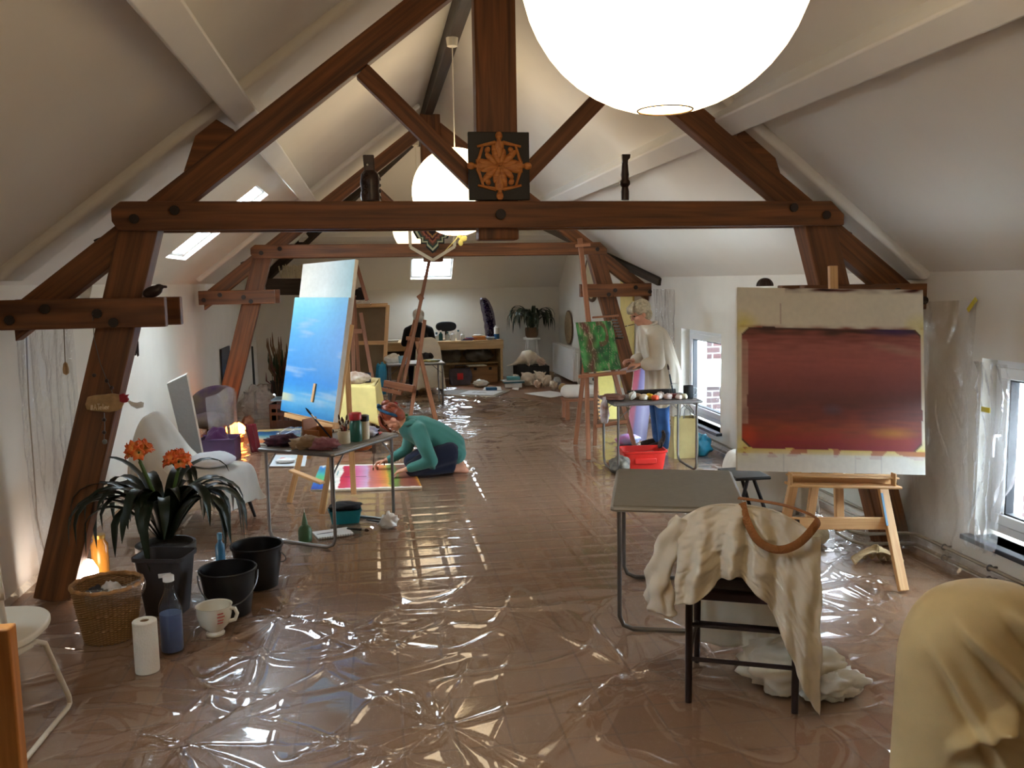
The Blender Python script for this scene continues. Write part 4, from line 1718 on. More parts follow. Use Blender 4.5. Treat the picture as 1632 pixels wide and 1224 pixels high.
h.tube(pts, .02, 8, closed=True, flat=.5)
h.ell(W_(-.01, -.02, .15), (.03, .022, .022))
h.tube([W_(-.01, -.02, .15), W_(-.045, -.03, .175)], [.012, .016], 6)
h.build('headband', cloth('blue_headband', (30, 74, 104)), t, ang=180)
eyes(W_, R, .98, bd_)
b = MB()
b.tube([V((.055 + .0, 8.26 + .028 * math.cos(a), .088 + .028 * math.sin(a))) for a in [2 * PI * k / 16 for k in range(16)]], .005, 6, closed=True)
b.build('bracelet', mat('beads_red', (120, 30, 34), rough=.4), bd_)
brush('thin dark brush held upright in the hand of the kneeling painter', V((-.035, 8.23, .19)), V((-.05, 8.20, .022)), .005, (60, 24, 28))

# ---- the painter standing at the green painting
t = root('person', 'grey haired person in a white painting coat bending towards the green painting', 'person', (2.87, 8.74, 0))
coat_m = cloth('white_coat', (226, 218, 200), weave=380, bump=.18, trl=.1)
blue_jean = cloth('blue_jeans', (52, 92, 148), weave=420, bump=.25, var=.25)
grey_hair = mat('grey_hair', (176, 164, 136), rough=.5, var=.3, scale=40)
b = MB()
hc = V((2.665, 8.72, 1.385))
W_, R = head(b, hc, (-.93, -.06, -.36), (-.36, 0, .93), .97)
chain(b, [hc + V((.03, 0, -.06)), V((2.77, 8.73, 1.24))], [.05, .055])
chain(b, [V((2.80, 8.74, 1.18)), V((2.88, 8.75, 1.0)), V((2.93, 8.75, .82))], [.11, .11, .125])
aN = [V((2.77, 8.57, 1.17)), V((2.79, 8.52, .90)), V((2.625, 8.60, .875))]
aF = [V((2.77, 8.90, 1.17)), V((2.76, 8.95, .90)), V((2.62, 8.84, .90))]
chain(b, aN, [.042, .034, .025])
chain(b, aF, [.042, .034, .025])
hand(b, aN[2], (-1, .2, .08), (-.1, -.2, 1), .55, .98, 1)
hand(b, aF[2], (-1, -.25, .1), (.1, .3, 1), .7, .98, -1)
for dy in (-.09, .09):
    chain(b, [V((2.93, 8.75 + dy, .80)), V((2.87, 8.74 + dy, .44)), V((2.90, 8.74 + dy, .09))], [.085, .056, .04])
    chain(b, [V((2.91, 8.74 + dy, .045)), V((2.74, 8.73 + dy * 1.2, .03))], [.036, .028])
bd2 = b.build('body', skin, t, remesh=.0065, sm=3)
b = MB()

# coat body: stacked elliptical rings along the bent back
rings = [((2.76, 1.27), .095, .085), ((2.80, 1.22), .13, .18), ((2.83, 1.12), .15, .205), ((2.86, 1.0), .16, .21), ((2.90, .88), .16, .22), ((2.92, .75), .17, .23), ((2.915, .6), .17, .235), ((2.89, .46), .155, .235)]
rg = catmull([(r[0][0], r[0][1], r[1], r[2]) for r in rings], 46)


def coatf(u, v):
    x, z, rx, ry = rg[min(46, int(v * 46 + .5))]
    a = 2 * PI * u
    f = 1 + .075 * v * math.sin(9 * a + 2 * math.sin(3 * a) + v * 2) + .06 * noise.noise(V((math.cos(a) * 3, math.sin(a) * 3, z * 5)))
    return V((x + rx * f * math.cos(a), 8.745 + ry * f * math.sin(a), z + .02 * v * math.sin(4 * a)))


b.grid(coatf, 90, 46, wrapu=True)
ct_ = b.build('coat', coat_m, t, solid=.006, ang=180)
for nm, ar in (('sleeve', aN), ('sleeve', aF)):
    b = MB()
    chain(b, [ar[0] + V((.03, (8.74 - ar[0].y) * .45, .01)), ar[0] + V((.0, 0, .01)), ar[0] * .5 + ar[1] * .5, ar[1], ar[1] * .4 + ar[2] * .6], [.09, .085, .076, .075, .068])
    for k in range(7):
        f = k / 6
        c = ar[0] * (1 - f) + ar[1] * f
        b.tube([c + V((-.06, -.03, .02)), c + V((0, -.055, -.01)), c + V((.055, -.02, .03))], .014, 6)
    b.build(nm, coat_m, ct_, remesh=.010, sm=4)
b = MB()
for k in range(24):
    a = k / 23 * 2 * PI
    b.ell((2.765 + .075 * math.cos(a), 8.735 + .085 * math.sin(a), 1.27 + .03 * math.cos(a)), .016, None, 8, 6)
b.build('collar', coat_m, ct_, remesh=.008, sm=3)
b = MB()
for dy in (-.09, .09):
    chain(b, [V((2.93, 8.75 + dy, .76)), V((2.875, 8.74 + dy, .44)), V((2.885, 8.74 + dy, .28)), V((2.905, 8.74 + dy, .06))], [.10, .078, .068, .066])
b.build('jeans', blue_jean, t, remesh=.010, sm=3)
for dy in (-.09, .09):
    b = MB()
    chain(b, [V((2.92, 8.74 + dy, .045)), V((2.82, 8.735 + dy * 1.1, .04)), V((2.735, 8.73 + dy * 1.2, .03))], [.042, .04, .03])
    b.build('shoe', mat('shoe_dark', (46, 34, 34), rough=.5), t, remesh=.008, sm=2)
h = MB()
hair_cap(h, W_, R, 1.06, seed=6)
rr = random.Random(3)
for k in range(40):
    y = rr.uniform(-.085, .085)
    h.tube([W_(y * .3, .02, .14), W_(y * .9, .085, .095), W_(y * 1.05, .10, .05 - rr.random() * .02)], [.008, .011, .004], 6)
h.build('hair', grey_hair, t, ang=180)
eyes(W_, R, .97, bd2)
g = MB()
for e in (-1, 1):
    g.tube([W_(e * .033 + .022 * math.cos(a), .098, -.005 + .018 * math.sin(a)) for a in [2 * PI * k / 18 for k in range(18)]], .0018, 5, closed=True)
    g.tube([W_(e * .056, .095, 0), W_(e * .078, .0, .004)], .0018, 5)
g.tube([W_(-.011, .10, -.003), W_(.011, .10, -.003)], .0018, 5)
g.build('glasses', mat('glasses_dark', (60, 50, 46), rough=.3, metal=.5), t)
brush('paint brush held in the mouth of the grey haired painter', W_(-.02, .09, -.066), W_(.0, .20, -.05), .0045, (90, 60, 40))
pb = MB()
pts = [(-.10, -.06), (-.02, -.085), (.08, -.07), (.13, 0), (.09, .07), (-.02, .085), (-.10, .06), (-.13, 0)]
pts = catmull(pts + [pts[0]], 40)[:-1]
Mp = TR((2.545, 8.62, .845), .2, .1, -.22)
pb.prism([(p[0], p[1]) for p in pts], lambda a, c, d: Mp @ V((a, c, d)), .008)
tag(pb.build('palette', mat('palette_grey', (176, 158, 158), rough=.5, var=.3, scale=25), bevel=.002), 'pale palette held by the painter in the white coat', 'palette')

# ---- the person sitting at the bench at the far end
t = root('person', 'white haired person in black sitting at the far bench, seen from behind', 'person', (.72, 14.55, 0))
b = MB()
hc = V((.73, 14.62, 1.17))
W_, R = head(b, hc, (.1, .95, -.35), (0, .3, .95), .97)
chain(b, [hc + V((0, -.01, -.05)), V((.72, 14.56, 1.02))], [.05, .055])
chain(b, [V((.72, 14.55, .95)), V((.72, 14.5, .72)), V((.72, 14.5, .52))], [.11, .11, .13])
sl = {}
for e in (-1, 1):
    sl[e] = [V((.72 + e * .17, 14.56, .96)), V((.72 + e * .23, 14.62, .76)), V((.72 + e * .12, 14.80, .79))]
    chain(b, sl[e], [.042, .034, .025])
    hand(b, sl[e][2], (-e * .3, 1, 0), (0, 0, 1), .4, .98, -e)
    chain(b, [V((.72 + e * .09, 14.52, .5)), V((.72 + e * .11, 14.92, .46)), V((.72 + e * .11, 14.86, .08))], [.085, .056, .04])
    chain(b, [V((.72 + e * .11, 14.86, .045)), V((.72 + e * .11, 15.0, .03))], [.036, .028])
bd3 = b.build('body', skin, t, remesh=.008, sm=3)
b = MB()
chain(b, [V((.72, 14.55, .98)), V((.72, 14.52, .85)), V((.72, 14.5, .62)), V((.72, 14.5, .52))], [.13, .155, .17, .18])
for e in (-1, 1):
    chain(b, [V((.72 + e * .1, 14.55, .97)), sl[e][0], sl[e][1], sl[e][2] - V((0, .04, 0))], [.10, .075, .06, .045])
b.build('black_top', cloth('black_top', (22, 24, 30)), t, remesh=.012, sm=4)
b = MB()
for e in (-1, 1):
    chain(b, [V((.72 + e * .09, 14.52, .5)), V((.72 + e * .11, 14.92, .46)), V((.72 + e * .11, 14.86, .08))], [.11, .075, .06])
b.build('trousers', jean_m, t, remesh=.012, sm=3)
h = MB()
hair_cap(h, W_, R, 1.08, seed=8)
h.build('hair', mat('white_hair', (222, 222, 220), rough=.5, var=.2, scale=40), t, ang=180)
eyes(W_, R, .97, bd3)
# ================================================================ far end of the room
pine = wood('pine', (206, 176, 132), (184, 150, 104), rough=.6, sx=1.5, sy=30, bump=.1)
# long bench along the back wall
t = root('workbench', 'long pale wooden workbench along the back wall', 'workbench', (1.05, 15.55, 0))
for nm, lo, hi in (('benchtop', (-.15, 15.15, .70), (2.2, 15.95, .735)), ('apron', (-.15, 15.17, .585), (2.2, 15.20, .70)), ('side_panel', (2.15, 15.2, 0), (2.19, 15.93, .70)),
                   ('side_panel', (-.14, 15.2, 0), (-.10, 15.93, .70)), ('leg', (1.05, 15.2, 0), (1.11, 15.26, .585)), ('shelf', (-.10, 15.5, .30), (2.15, 15.93, .325)), ('back_panel', (-.1, 15.93, .02), (2.15, 15.95, .7))):
    b = MB()
    b.b2(lo, hi)
    b.build(nm, pine, t, bevel=.004)
BZ = .737
for k, (px, r, h, c, lab) in enumerate(((690, .045, .14, (206, 214, 220), 'clear tall bottle at the left of the bottles on the bench'), (703, .035, .15, (40, 92, 96), 'dark green bottle under the oval backrest on the bench'), (714, .04, .12, (196, 206, 212), 'squat clear jar fourth from the right among the bench bottles'),
                                     (722, .04, .14, (220, 222, 222), 'clear jar third from the right among the bench bottles'), (731, .032, .15, (232, 232, 230), 'white bottle second from the right among the bench bottles'), (738, .036, .12, (224, 222, 210), 'pale jar at the right of the bench bottles'), (696, .04, .12, (200, 210, 214), 'clear jar between the tall bottle and the green bottle on the bench'))):
    q = P(px, 550, 15.35)
    cm = mat('bench_bottle_%d' % k, c, rough=.25, var=.08)
    vessel('bottle', lab, 'bottle', (q.x, 15.32 + .05 * (k % 3), BZ), [(r, 0), (r, h * .75), (r * .5, h * .88), (r * .45, h)], cm, [('cap', [(r * .5, h), (r * .5, h + .03)], white_paint if k % 2 else mat('cap_teal', (60, 110, 120), rough=.4))], 16, 'bottles on the bench')
# amethyst geode standing on the bench
am = MB()


def geode(u, v):
    a = 2 * PI * u
    f = v
    w_ = (.085 + .02 * math.sin(f * PI)) * (1 - max(0, f - .85) ** 2 * 20)
    cx = .05 - .12 * f ** 2.5
    n_ = 1 + .12 * noise.noise(V((math.cos(a) * 2, math.sin(a) * 2, f * 9)))
    inn = .35 if math.sin(a) < -.2 and .06 < f < .95 else 1
    return V((cx + w_ * math.cos(a) * n_, .08 * math.sin(a) * n_ * inn, .72 * f))


t = root('amethyst_geode', 'tall curved dark purple amethyst geode standing on the bench', 'geode', (P(778, 540, 15.5).x, 15.55, BZ))
M = MW[t.name]
am = MB(M)
am.grid(geode, 40, 50, wrapu=True)
am.add([M.inverted() @ M @ geode(k / 40, 1) for k in range(40)], [tuple(range(40))])
am.build('rock_shell', mat('geode_shell', (112, 104, 116), rough=.8, var=.3, bump=.5, bscale=40), t, ang=180)
cr_ = MB(M)
for k in range(260):
    f = rnd.uniform(.05, .95)
    x = .05 - .12 * f ** 2.5 + rnd.uniform(-.06, .06) * (1 - f ** 6)
    c = V((x, -.032, .72 * f))
    d = V((rnd.uniform(-.5, .5), -1, rnd.uniform(-.5, .5))).normalized()
    cr_.tube([c + d * -.01, c + d * .018, c + d * .034], [.010, .009, .001], 5)
cr_.build('crystals', mat('amethyst', (44, 28, 78), rough=.2, var=.4, scale=20), t, smooth=False)
# oval backrest on a post
q = P(712, 521, 15.3)
t = root('office_chair', 'black office chair with an oval backrest, behind the bottles on the bench', 'office chair', (q.x, 15.42, BZ))
b = MB()
pts = []
for k in range(40):
    a = 2 * PI * k / 40
    pts.append((.18 * math.copysign(abs(math.cos(a)) ** .7, math.cos(a)), .085 * math.copysign(abs(math.sin(a)) ** .85, math.sin(a))))
b.prism(pts, lambda a, c, d: V((q.x + a, 15.42 + d, q.z + c)), .05)
b.build('backrest', mat('chair_fabric', (34, 38, 46), rough=.8, bump=.3, bscale=200), t, bevel=.02, seg=3)
b = MB()
b.beam((q.x, 15.48, BZ + .012), (q.x, 15.48, q.z), .04, .02, up=V((0, 1, 0)))
b.build('post', black_metal, t)
b = MB()
b.lathe([(.09, 0), (.09, .01), (.02, .016)], 20, Matrix.Translation((q.x, 15.48, BZ)))
b.build('base', black_metal, t)
q = P(792, 530, 15.4)
vessel('spray_can', 'white and blue spray can at the right end of the bench', 'spray can', (q.x, 15.45, BZ), [(.045, 0), (.047, .004), (.047, .09)], mat('can_blue', (30, 90, 150), rough=.35),
       [('upper_body', [(.047, .09), (.047, .2), (.03, .215)], white_paint), ('cap', [(.028, .213), (.028, .24)], white_paint)], 20)
q = P(764, 545, 15.3)
t = root('wooden_tray', 'orange brown wooden box on the bench between bottles and geode', 'box', (q.x, 15.32, BZ), .1)
b = MB(MW[t.name])
b.box((0, 0, .03), (.22, .14, .06))
b.build('body', orange_beech, t, bevel=.006)
b = MB(MW[t.name])
b.box((0, 0, .063), (.23, .15, .01))
b.build('lid', orange_beech, t, bevel=.004)
lump('crumpled_paper', 'white crumpled paper lying on the wooden box on the bench', 'paper', (q.x - .02, 15.32, BZ + .07), (.08, .05, .03), paper_w, 41)
q = P(781, 548, 15.25)
vessel('bowl', 'grey bowl in front of the amethyst geode on the bench', 'bowl', (q.x, 15.24, BZ), [(.04, 0), (.045, .006), (.095, .05), (.09, .05), (.04, .012)], mat('bowl_grey', (150, 160, 166), rough=.4), (), 24)
for k in range(4):
    b = MB(TR((P(745 + 3 * k, 550, 15.25).x, 15.28 + .03 * (k % 2), BZ + .012 * k), .15 * k - .2))
    b.box((0, 0, .006), (.20, .13, .012))
    tag(b.build('magazine', mat('mag_%d' % k, [(60, 70, 110), (30, 36, 60), (150, 60, 60), (70, 90, 140)][k], rough=.4)), ['lowest magazine of the small pile on the bench beside the wooden box', 'second lowest magazine of the small pile on the bench', 'second highest magazine of the small pile on the bench', 'topmost blue magazine of the small pile on the bench'][k], 'magazine', 'magazines on the bench')
q = P(626, 545, 15.25)
for k in range(3):
    b = MB(TR((q.x - .03 + .01 * k, 15.3, BZ + .014 * k), .04 * k))
    b.box((0, 0, .007), (.22, .16, .013))
    tag(b.build('book', mat('book_%d' % k, [(190, 180, 160), (160, 150, 130), (214, 208, 196)][k], rough=.7)), ['lowest of the flat books at the left end of the bench', 'middle of the flat books at the left end of the bench', 'topmost of the flat books at the left end of the bench'][k], 'book', 'flat books on the bench')

# under and before the bench
t = root('wooden_chest', 'brown wooden chest under the right end of the bench', 'chest', (P(775, 600, 15.3).x - .07, 15.33, 0))
M = MW[t.name]
b = MB(M)
b.box((0, 0, .13), (.52, .24, .26))
b.build('body', wood('chest_brown', (140, 96, 52), (112, 74, 38), sx=2, sy=20), t, bevel=.008)
b = MB(M)
b.box((0, 0, .275), (.54, .26, .03))
b.build('lid', MATS['chest_brown'], t, bevel=.006)
for x in (-.13, .13):
    b = MB(M)
    b.box((x, -.125, .245), (.05, .012, .05))
    b.build('latch', black_metal, t, bevel=.003)
b = MB(TR((P(760, 583, 15.2).x, 15.27, .292), .15))
b.box((0, 0, .008), (.32, .2, .016))
tag(b.build('paper_pad', paper_w, bevel=.003), 'white paper pad lying on the wooden chest under the bench', 'paper pad')
# bag with a red label
t = root('shopping_bag', 'dark bag with a red patch standing under the bench beside the chest', 'bag', (P(734, 605, 15.0).x, 15.05, 0))
M = MW[t.name]
b = MB(M)
b.grid(lambda u, v: V(((.17 + .02 * math.sin(v * 3) + .012 * math.sin(u * 31 + v * 5)) * rrect(2 * PI * u, 1, 1, 0)[0], (.11 - .03 * v) * rrect(2 * PI * u, 1, 1, 0)[1], .27 * v + .015 * math.sin(u * 12) * v)), 48, 10, wrapu=True)
b.add([V((.15 * rrect(2 * PI * k / 48, 1, 1, 0)[0], .07 * rrect(2 * PI * k / 48, 1, 1, 0)[1], .255)) for k in range(48)], [tuple(range(48))])
b.build('body', mat('bag_dark', (70, 66, 78), rough=.6, var=.3, scale=10), t)
b = MB(M)
b.box((-.01, -.116, .15), (.10, .006, .11))
b.build('red_patch', mat('patch_red', (200, 44, 50), rough=.5), t)
b = MB(M)
b.tube([(-.1, -.03, .26), (-.08, -.03, .33), (.08, -.03, .33), (.1, -.03, .26)], .008, 6)
b.build('handle', mat('bag_dark', (70, 66, 78)), t)
lump('crumpled_paper', 'white crumpled paper on the floor in front of the wooden chest', 'paper', (P(766, 612, 14.6).x, 14.6, .006), (.12, .08, .12), paper_w, 44)
lump('storage_sack', 'brown sack lying on the shelf in the left of the bench', 'sack', (.35, 15.7, .334), (.26, .13, .24), cloth('sack', (112, 96, 76)), 45)
lump('storage_sack', 'grey sack lying on the shelf in the middle of the bench', 'sack', (1.25, 15.7, .334), (.26, .13, .24), cloth('sack_grey', (136, 130, 120)), 46)
lump('storage_sack', 'dark sack lying on the shelf in the right of the bench', 'sack', (1.82, 15.7, .334), (.24, .13, .24), cloth('sack_dark', (112, 106, 96)), 47)
# stacked books and papers beside the shells
for k, (px, py, Y, w_, d_, z0, h, c, lab) in enumerate(((818, 618, 14.4, .28, .2, .008, .07, (226, 228, 228), 'white thick box file at the bottom of the stack beside the shells'), (818, 610, 14.4, .34, .24, .08, .025, (60, 110, 126), 'teal folder in the middle of the stack beside the shells'),
                                             (817, 605, 14.4, .36, .22, .106, .02, (222, 226, 228), 'white folder below the top of the stack beside the shells'), (818, 600, 14.4, .22, .17, .128, .05, (84, 150, 156), 'turquoise box on top of the stack beside the shells'),
                                             (783, 618, 14.0, .17, .13, .012, .05, (40, 96, 140), 'blue box on white papers left of the stack'))):
    q = P(px, py, Y)
    b = MB(TR((q.x, Y, z0), .1 * (k % 3) - .1))
    b.box((0, 0, h / 2), (w_, d_, h))
    nm = ['box_file', 'folder', 'folder', 'box', 'box'][k]
    tag(b.build(nm, mat('stk_%d' % k, c, rough=.5), bevel=.004), lab, nm.replace('_', ' '))


def floor_sheet(lab, corners, m_=None, colfn=None, z=.012, th=.006, cat='paper', nm='paper_sheet'):
    b = MB()
    c = [F(x, y) + V((0, 0, z)) for x, y in corners]
    if colfn:
        panel(b, c[0], c[1], c[2], c[3], th, 40, 40, colfn)
    else:
        vs = c + [p - V((0, 0, th)) for p in c]
        b.add(vs, [(0, 1, 2, 3), (7, 6, 5, 4), (0, 4, 5, 1), (1, 5, 6, 2), (2, 6, 7, 3), (3, 7, 4, 0)])
    tag(b.build(nm, m_ or pnt, smooth=False), lab, cat)


floor_sheet('white sheet of paper under the blue box at the far end', [(772, 618), (798, 617), (800, 625), (768, 624)], paper_w)
floor_sheet('small white paper right of the stack by the shells', [(818, 616), (828, 617), (826, 623), (816, 621)], paper_w)
floor_sheet('large board with a white drawing lying on the floor before the bench', [(722, 623), (813, 624), (790, 634), (700, 630)], None,
            lambda u, v: lin((232, 234, 236)) if .3 < u < .92 and .12 < v < .85 and not (abs(v - .45) < .1 and .45 < u < .7 and nz2(u, v, 18) > 0) else lin((150, 142, 130)), .02, .012, 'drawing board', 'drawing_board')
floor_sheet('white sheet of paper on the floor in front of the shells', [(836, 628), (876, 624), (908, 629), (878, 635)], paper_w)

# shells: a spiky turned whorl with a drawn-out canal
shell_m = mat('shell_cream', (226, 212, 190), rough=.5, var=.12, scale=14, bump=.3, bscale=50)


def seashell(label, loc, s, rz, spikes=7, tilt=1.2, m_=None, group='seashells on the floor', sp=.55, L_=1.0):
    s *= .74
    Mx = TR(loc, rz) @ Matrix.Rotation(tilt, 4, 'Y')
    b = MB(Mx)

    def fn(u, v):
        a = 2 * PI * u
        z = (v - .45) * 2.1 * L_
        pr = math.sin(PI * min(1, v ** .75)) ** .9 * (.62 - .25 * sst(.6, 1, v)) + .015
        if v < .35:
            pr *= .35 + .65 * (v / .35)
        k = 0
        for c_, amp in ((.52, 1), (.72, .7), (.86, .4)):
            k += amp * max(0, math.cos(spikes * a / 2 + c_ * 9)) ** 8 * math.exp(-((v - c_) / .05) ** 2)
        w_ = 1 + sp * .8 * k + .06 * math.sin(v * 40)
        sw = .10 * math.cos(a - 1.2) * math.sin(PI * v)
        return V(((pr * w_ + sw) * math.cos(a) * s, (pr * w_ + sw) * math.sin(a) * s, z * s * .62))
    b.grid(fn, 56, 48, wrapu=True)
    lo = min(p.z for p in b.v)
    for p in b.v:
        p.z += loc[2] - lo
    return tag(b.build('seashell', m_ or shell_m, ang=180), label, 'seashell', group)


for k, (px, py, s, rz, sp, lab) in enumerate(((823, 612, .15, .5, .7, 'spiky white seashell at the left of the floor shells, before the black box'), (843, 617, .24, 1.2, .5, 'largest knobbly white seashell on the floor before the black box'),
                                      (856, 620, .15, -.4, .3, 'pinkish smooth seashell in front of the largest knobbly one'), (862, 614, .2, .9, .9, 'spiky white seashell just right of the largest knobbly one'), (872, 618, .2, 2.2, .6, 'white ridged seashell in the middle of the floor shells'),
                                      (882, 623, .17, .2, .12, 'rounded beige seashell second from the right in front'), (897, 624, .13, 1.9, .05, 'round yellowish seashell at the right end by the radiator'), (889, 614, .14, .7, .3, 'small pale blue grey seashell near the radiator foot'),
                                      (877, 606, .16, 1.4, .4, 'brown topped seashell at the back of the floor shells'))):
    q = F(px, py)
    mm = [shell_m, shell_m, mat('shell_pink', (214, 186, 164), rough=.45, var=.15), shell_m, shell_m, mat('shell_beige', (206, 190, 166), rough=.45, var=.15), mat('shell_yellow', (214, 184, 128), rough=.35, var=.15), mat('shell_blue', (190, 200, 200), rough=.5), mat('shell_brown', (176, 150, 118), rough=.5)][k]
    seashell(lab, (q.x, q.y, .006), s, rz, 7, 1.25, mm, None, sp)
t = MB()
c0 = P(842, 600, 15.2)
t.b2((2.42, 15.05, .0), (2.98, 15.55, .27))
tag(t.build('black_box', mat('box_black', (16, 15, 17), rough=.6), bevel=.006), 'black box under the potted fern stool, carrying two large shells', 'box')
b = MB()
q = catmull([(2.26, 15.2, .285, .008), (2.38, 15.2, .31, .022), (2.50, 15.2, .37, .07), (2.60, 15.2, .41, .135), (2.70, 15.2, .40, .12), (2.79, 15.2, .375, .075), (2.88, 15.2, .355, .04), (2.94, 15.2, .34, .012)], 48)
b.tube([V(p[:3]) for p in q], [max(.006, p[3]) * (1 + .05 * math.sin(i * 1.1)) for i, p in enumerate(q)], 24)
tag(b.build('seashell', shell_m, ang=180), 'long cream triton shell with a drawn-out tip, lying on the black box', 'seashell', 'seashells on the floor')
seashell('spiky pale seashell standing at the right on the black box', (2.84, 15.10, .272), .17, .4, 7, .5, mat('shell_pink', (214, 186, 164)), None, .9)
seashell('tiny pink seashell at the front edge of the black box', (2.62, 15.08, .272), .06, .4, 5, 1.2, mat('shell_pink', (214, 186, 164)), None, .2)

# plant on a white stool
sx_, sy_ = 2.80, 15.75
t = root('plant_stool', 'tall thin white stool carrying the drooping potted plant', 'stool', (sx_, sy_, 0))
b = MB()
b.lathe([(.15, .69), (.155, .70), (.155, .72), (.15, .725)], 28, Matrix.Translation((sx_, sy_, 0)))
b.build('seat', white_paint, t)
for k in range(4):
    a = PI / 4 + k * PI / 2
    b = MB()
    b.tube([(sx_ + .11 * math.cos(a), sy_ + .11 * math.sin(a), .69), (sx_ + .19 * math.cos(a), sy_ + .19 * math.sin(a), 0)], .012, 8)
    b.build('leg', white_paint, t)
t = root('potted_plant', 'drooping dark green plant in a brown pot on the tall white stool', 'plant', (sx_, sy_, .725))
b = MB()
b.lathe([(.09, 0), (.115, .04), (.12, .15), (.11, .18), (.10, .16), (.05, .15)], 28, Matrix.Translation((sx_, sy_, .727)))
b.build('pot', mat('pot_brown', (112, 84, 60), rough=.7, var=.2), t)
lf = mat('fern_leaf', (44, 60, 44), rough=.45, var=.35)
for k in range(40):
    b = MB()
    az = k * 2.4
    strap(b, (sx_ + .03 * math.cos(az), sy_ + .03 * math.sin(az), .89), az, rnd.uniform(.6, .86), rnd.uniform(.95, 1.45), rnd.uniform(.042, .06), rnd.uniform(2.8, 4.4), rnd.uniform(-.06, .06), 12)
    b.build('leaf', lf, t, ang=180)

# radiator
t = root('radiator', 'white panel radiator low on the right wall at the far end', 'radiator', (3.3, 15.2, .06))
b = MB()
b.b2((3.235, 14.35, .06), (3.265, 16.05, .60))
b.build('front_panel', white_paint, t, bevel=.01)
b = MB()
b.b2((3.335, 14.35, .06), (3.365, 16.05, .60))
b.build('rear_panel', white_paint, t, bevel=.01)
b = MB()
for k in range(30):
    b.b2((3.265, 14.4 + k * .055, .585), (3.335, 14.42 + k * .055, .60))
b.b2((3.262, 14.34, .07), (3.34, 14.352, .60))
b.b2((3.262, 16.04, .07), (3.34, 16.052, .60))
b.b2((3.34, 15.1, .3), (3.40, 15.2, .4))
b.build('grille', white_paint, t)
b = MB()
b.tube([(3.3, 14.34, .54), (3.3, 14.25, .54), (3.3, 14.25, .0)], .009, 8)
b.build('pipe', white_paint, t)
b = MB()
b.lathe([(.018, 0), (.022, .01), (.022, .05), (.015, .06)], 14, TR((3.3, 14.32, .54), 0, PI / 2))
b.build('valve', white_paint, t)

# round woven discs on the right wall
straw = mat('straw', (150, 126, 92), rough=.85, var=.25, scale=20, bump=.5, bscale=60)
for lab, y, z, r, rr_, mm in (('oval woven straw disc standing on the radiator against the right wall', 15.3, .915, .29, .02, straw), ('large pale round drum hung high on the right wall behind the farther truss', 13.6, 1.78, .36, .05, mat('drum_skin', (206, 190, 150), rough=.7, var=.08))):
    tb_ = root('woven_disc' if r < .3 else 'frame_drum', lab, 'disc' if r < .3 else 'drum', (3.37, y, z - r))
    b = MB()
    b.lathe([(.001, .03), (r * .5, .028), (r * .96, .02), (r, 0)], 40, TR((3.385, y, z), 0, 0, -PI / 2), cap=(False, True))
    b.build('face', mm, tb_)
    b = MB()
    b.tube([(3.38, y + r * math.cos(a), z + r * math.sin(a)) for a in [2 * PI * k / 40 for k in range(40)]], rr_ * .6, 8, closed=True)
    b.build('rim', mat('rim_brown', (92, 68, 46), rough=.7), tb_)
# long pale yellow hanging on the right wall
b = MB()
b.b2((3.37, 11.35, .25), (3.392, 11.95, 2.02))
tag(b.build('wall_hanging', mat('hanging_yellow', (226, 206, 130), rough=.8, var=.06)), 'tall pale yellow hanging strip on the right wall behind the farther truss', 'wall hanging')
t = root('wall_lamp', 'small white wall fitting at the top of the yellow hanging', 'wall fitting', (3.36, 11.9, 1.98))
b = MB()
b.box((3.375, 11.95, 2.07), (.04, .10, .09))
b.build('base', white_paint, t, bevel=.006)
b = MB()
b.box((3.32, 11.95, 2.06), (.07, .06, .05))
b.build('shade', white_paint, t, bevel=.01)

# middle of the far end: small table, covered chair, easel, bags
fold_table('small white topped folding table with paint things behind the middle easel', V((.56, 12.72, 0)), .05, .80, .55, .62, mat('top_white', (214, 218, 222), rough=.5))
lump('cloth', 'white crumpled cloth at the left end of the small white table', 'cloth', (.26, 12.67, .622), (.12, .1, .12), sheet_white, 51)
vessel('glass_jar', 'pale blue plastic tub on the small white table', 'tub', (.39, 12.57, .622), [(.055, 0), (.062, .1), (.058, .1), (.05, .01)], mat('tub_blue', (150, 196, 214), rough=.3, var=.05), (), 20)
lump('plate', 'dark green palette dish on the right half of the small white table', 'dish', (.78, 12.62, .622), (.14, .09, .04), mat('dish_green', (40, 76, 56), rough=.5, c2=(200, 180, 90), scale=10), 52, amp=.1)
lump('rag', 'black crumpled rag on the small white table beside the green dish', 'rag', (.74, 12.80, .622), (.09, .07, .12), mat('cloth_black', (36, 30, 30)), 53)
lump('carrier_bag', 'blue carrier bag hanging at the left end of the small white table', 'bag', (.08, 12.67, .18), (.08, .11, .46), mat('bag_blue', (36, 132, 168), rough=.4, var=.2), 54, amp=.3, fr=1.6)
t = root('covered_chair', 'chair under a pale cloth, behind the small white table and the seated person', 'chair', (.82, 13.95, 0), PI / 2)
M = MW[t.name]
b = MB(M)
drape(b, [(-.30, .12), (-.28, .5), (-.26, .86), (-.22, .90), (-.18, .86), (-.16, .6), (-.12, .5)], .17, lambda x: .10, 48, 60, 3, .03, 5, .05, roundtop=.3)
b.build('cloth_cover', linen, t, solid=.004, sm=2)
for x, y in ((-.22, -.17), (-.22, .17), (.18, -.17), (.18, .17)):
    lg = MB(M)
    lg.tube([(x, y, .45), (x * 1.1, y * 1.15, .004)], .012, 8)
    lg.build('leg', black_metal, t)
b = MB(M)
b.box((0, 0, .46), (.42, .36, .04))
b.build('seat', black_plastic, t, bevel=.01)
t = root('easel', 'red brown wooden easel standing empty in the middle of the far floor', 'easel', (.55, 11.7, 0))
m0, m1 = P(640, 628, 11.75), P(684, 419, 12.0)
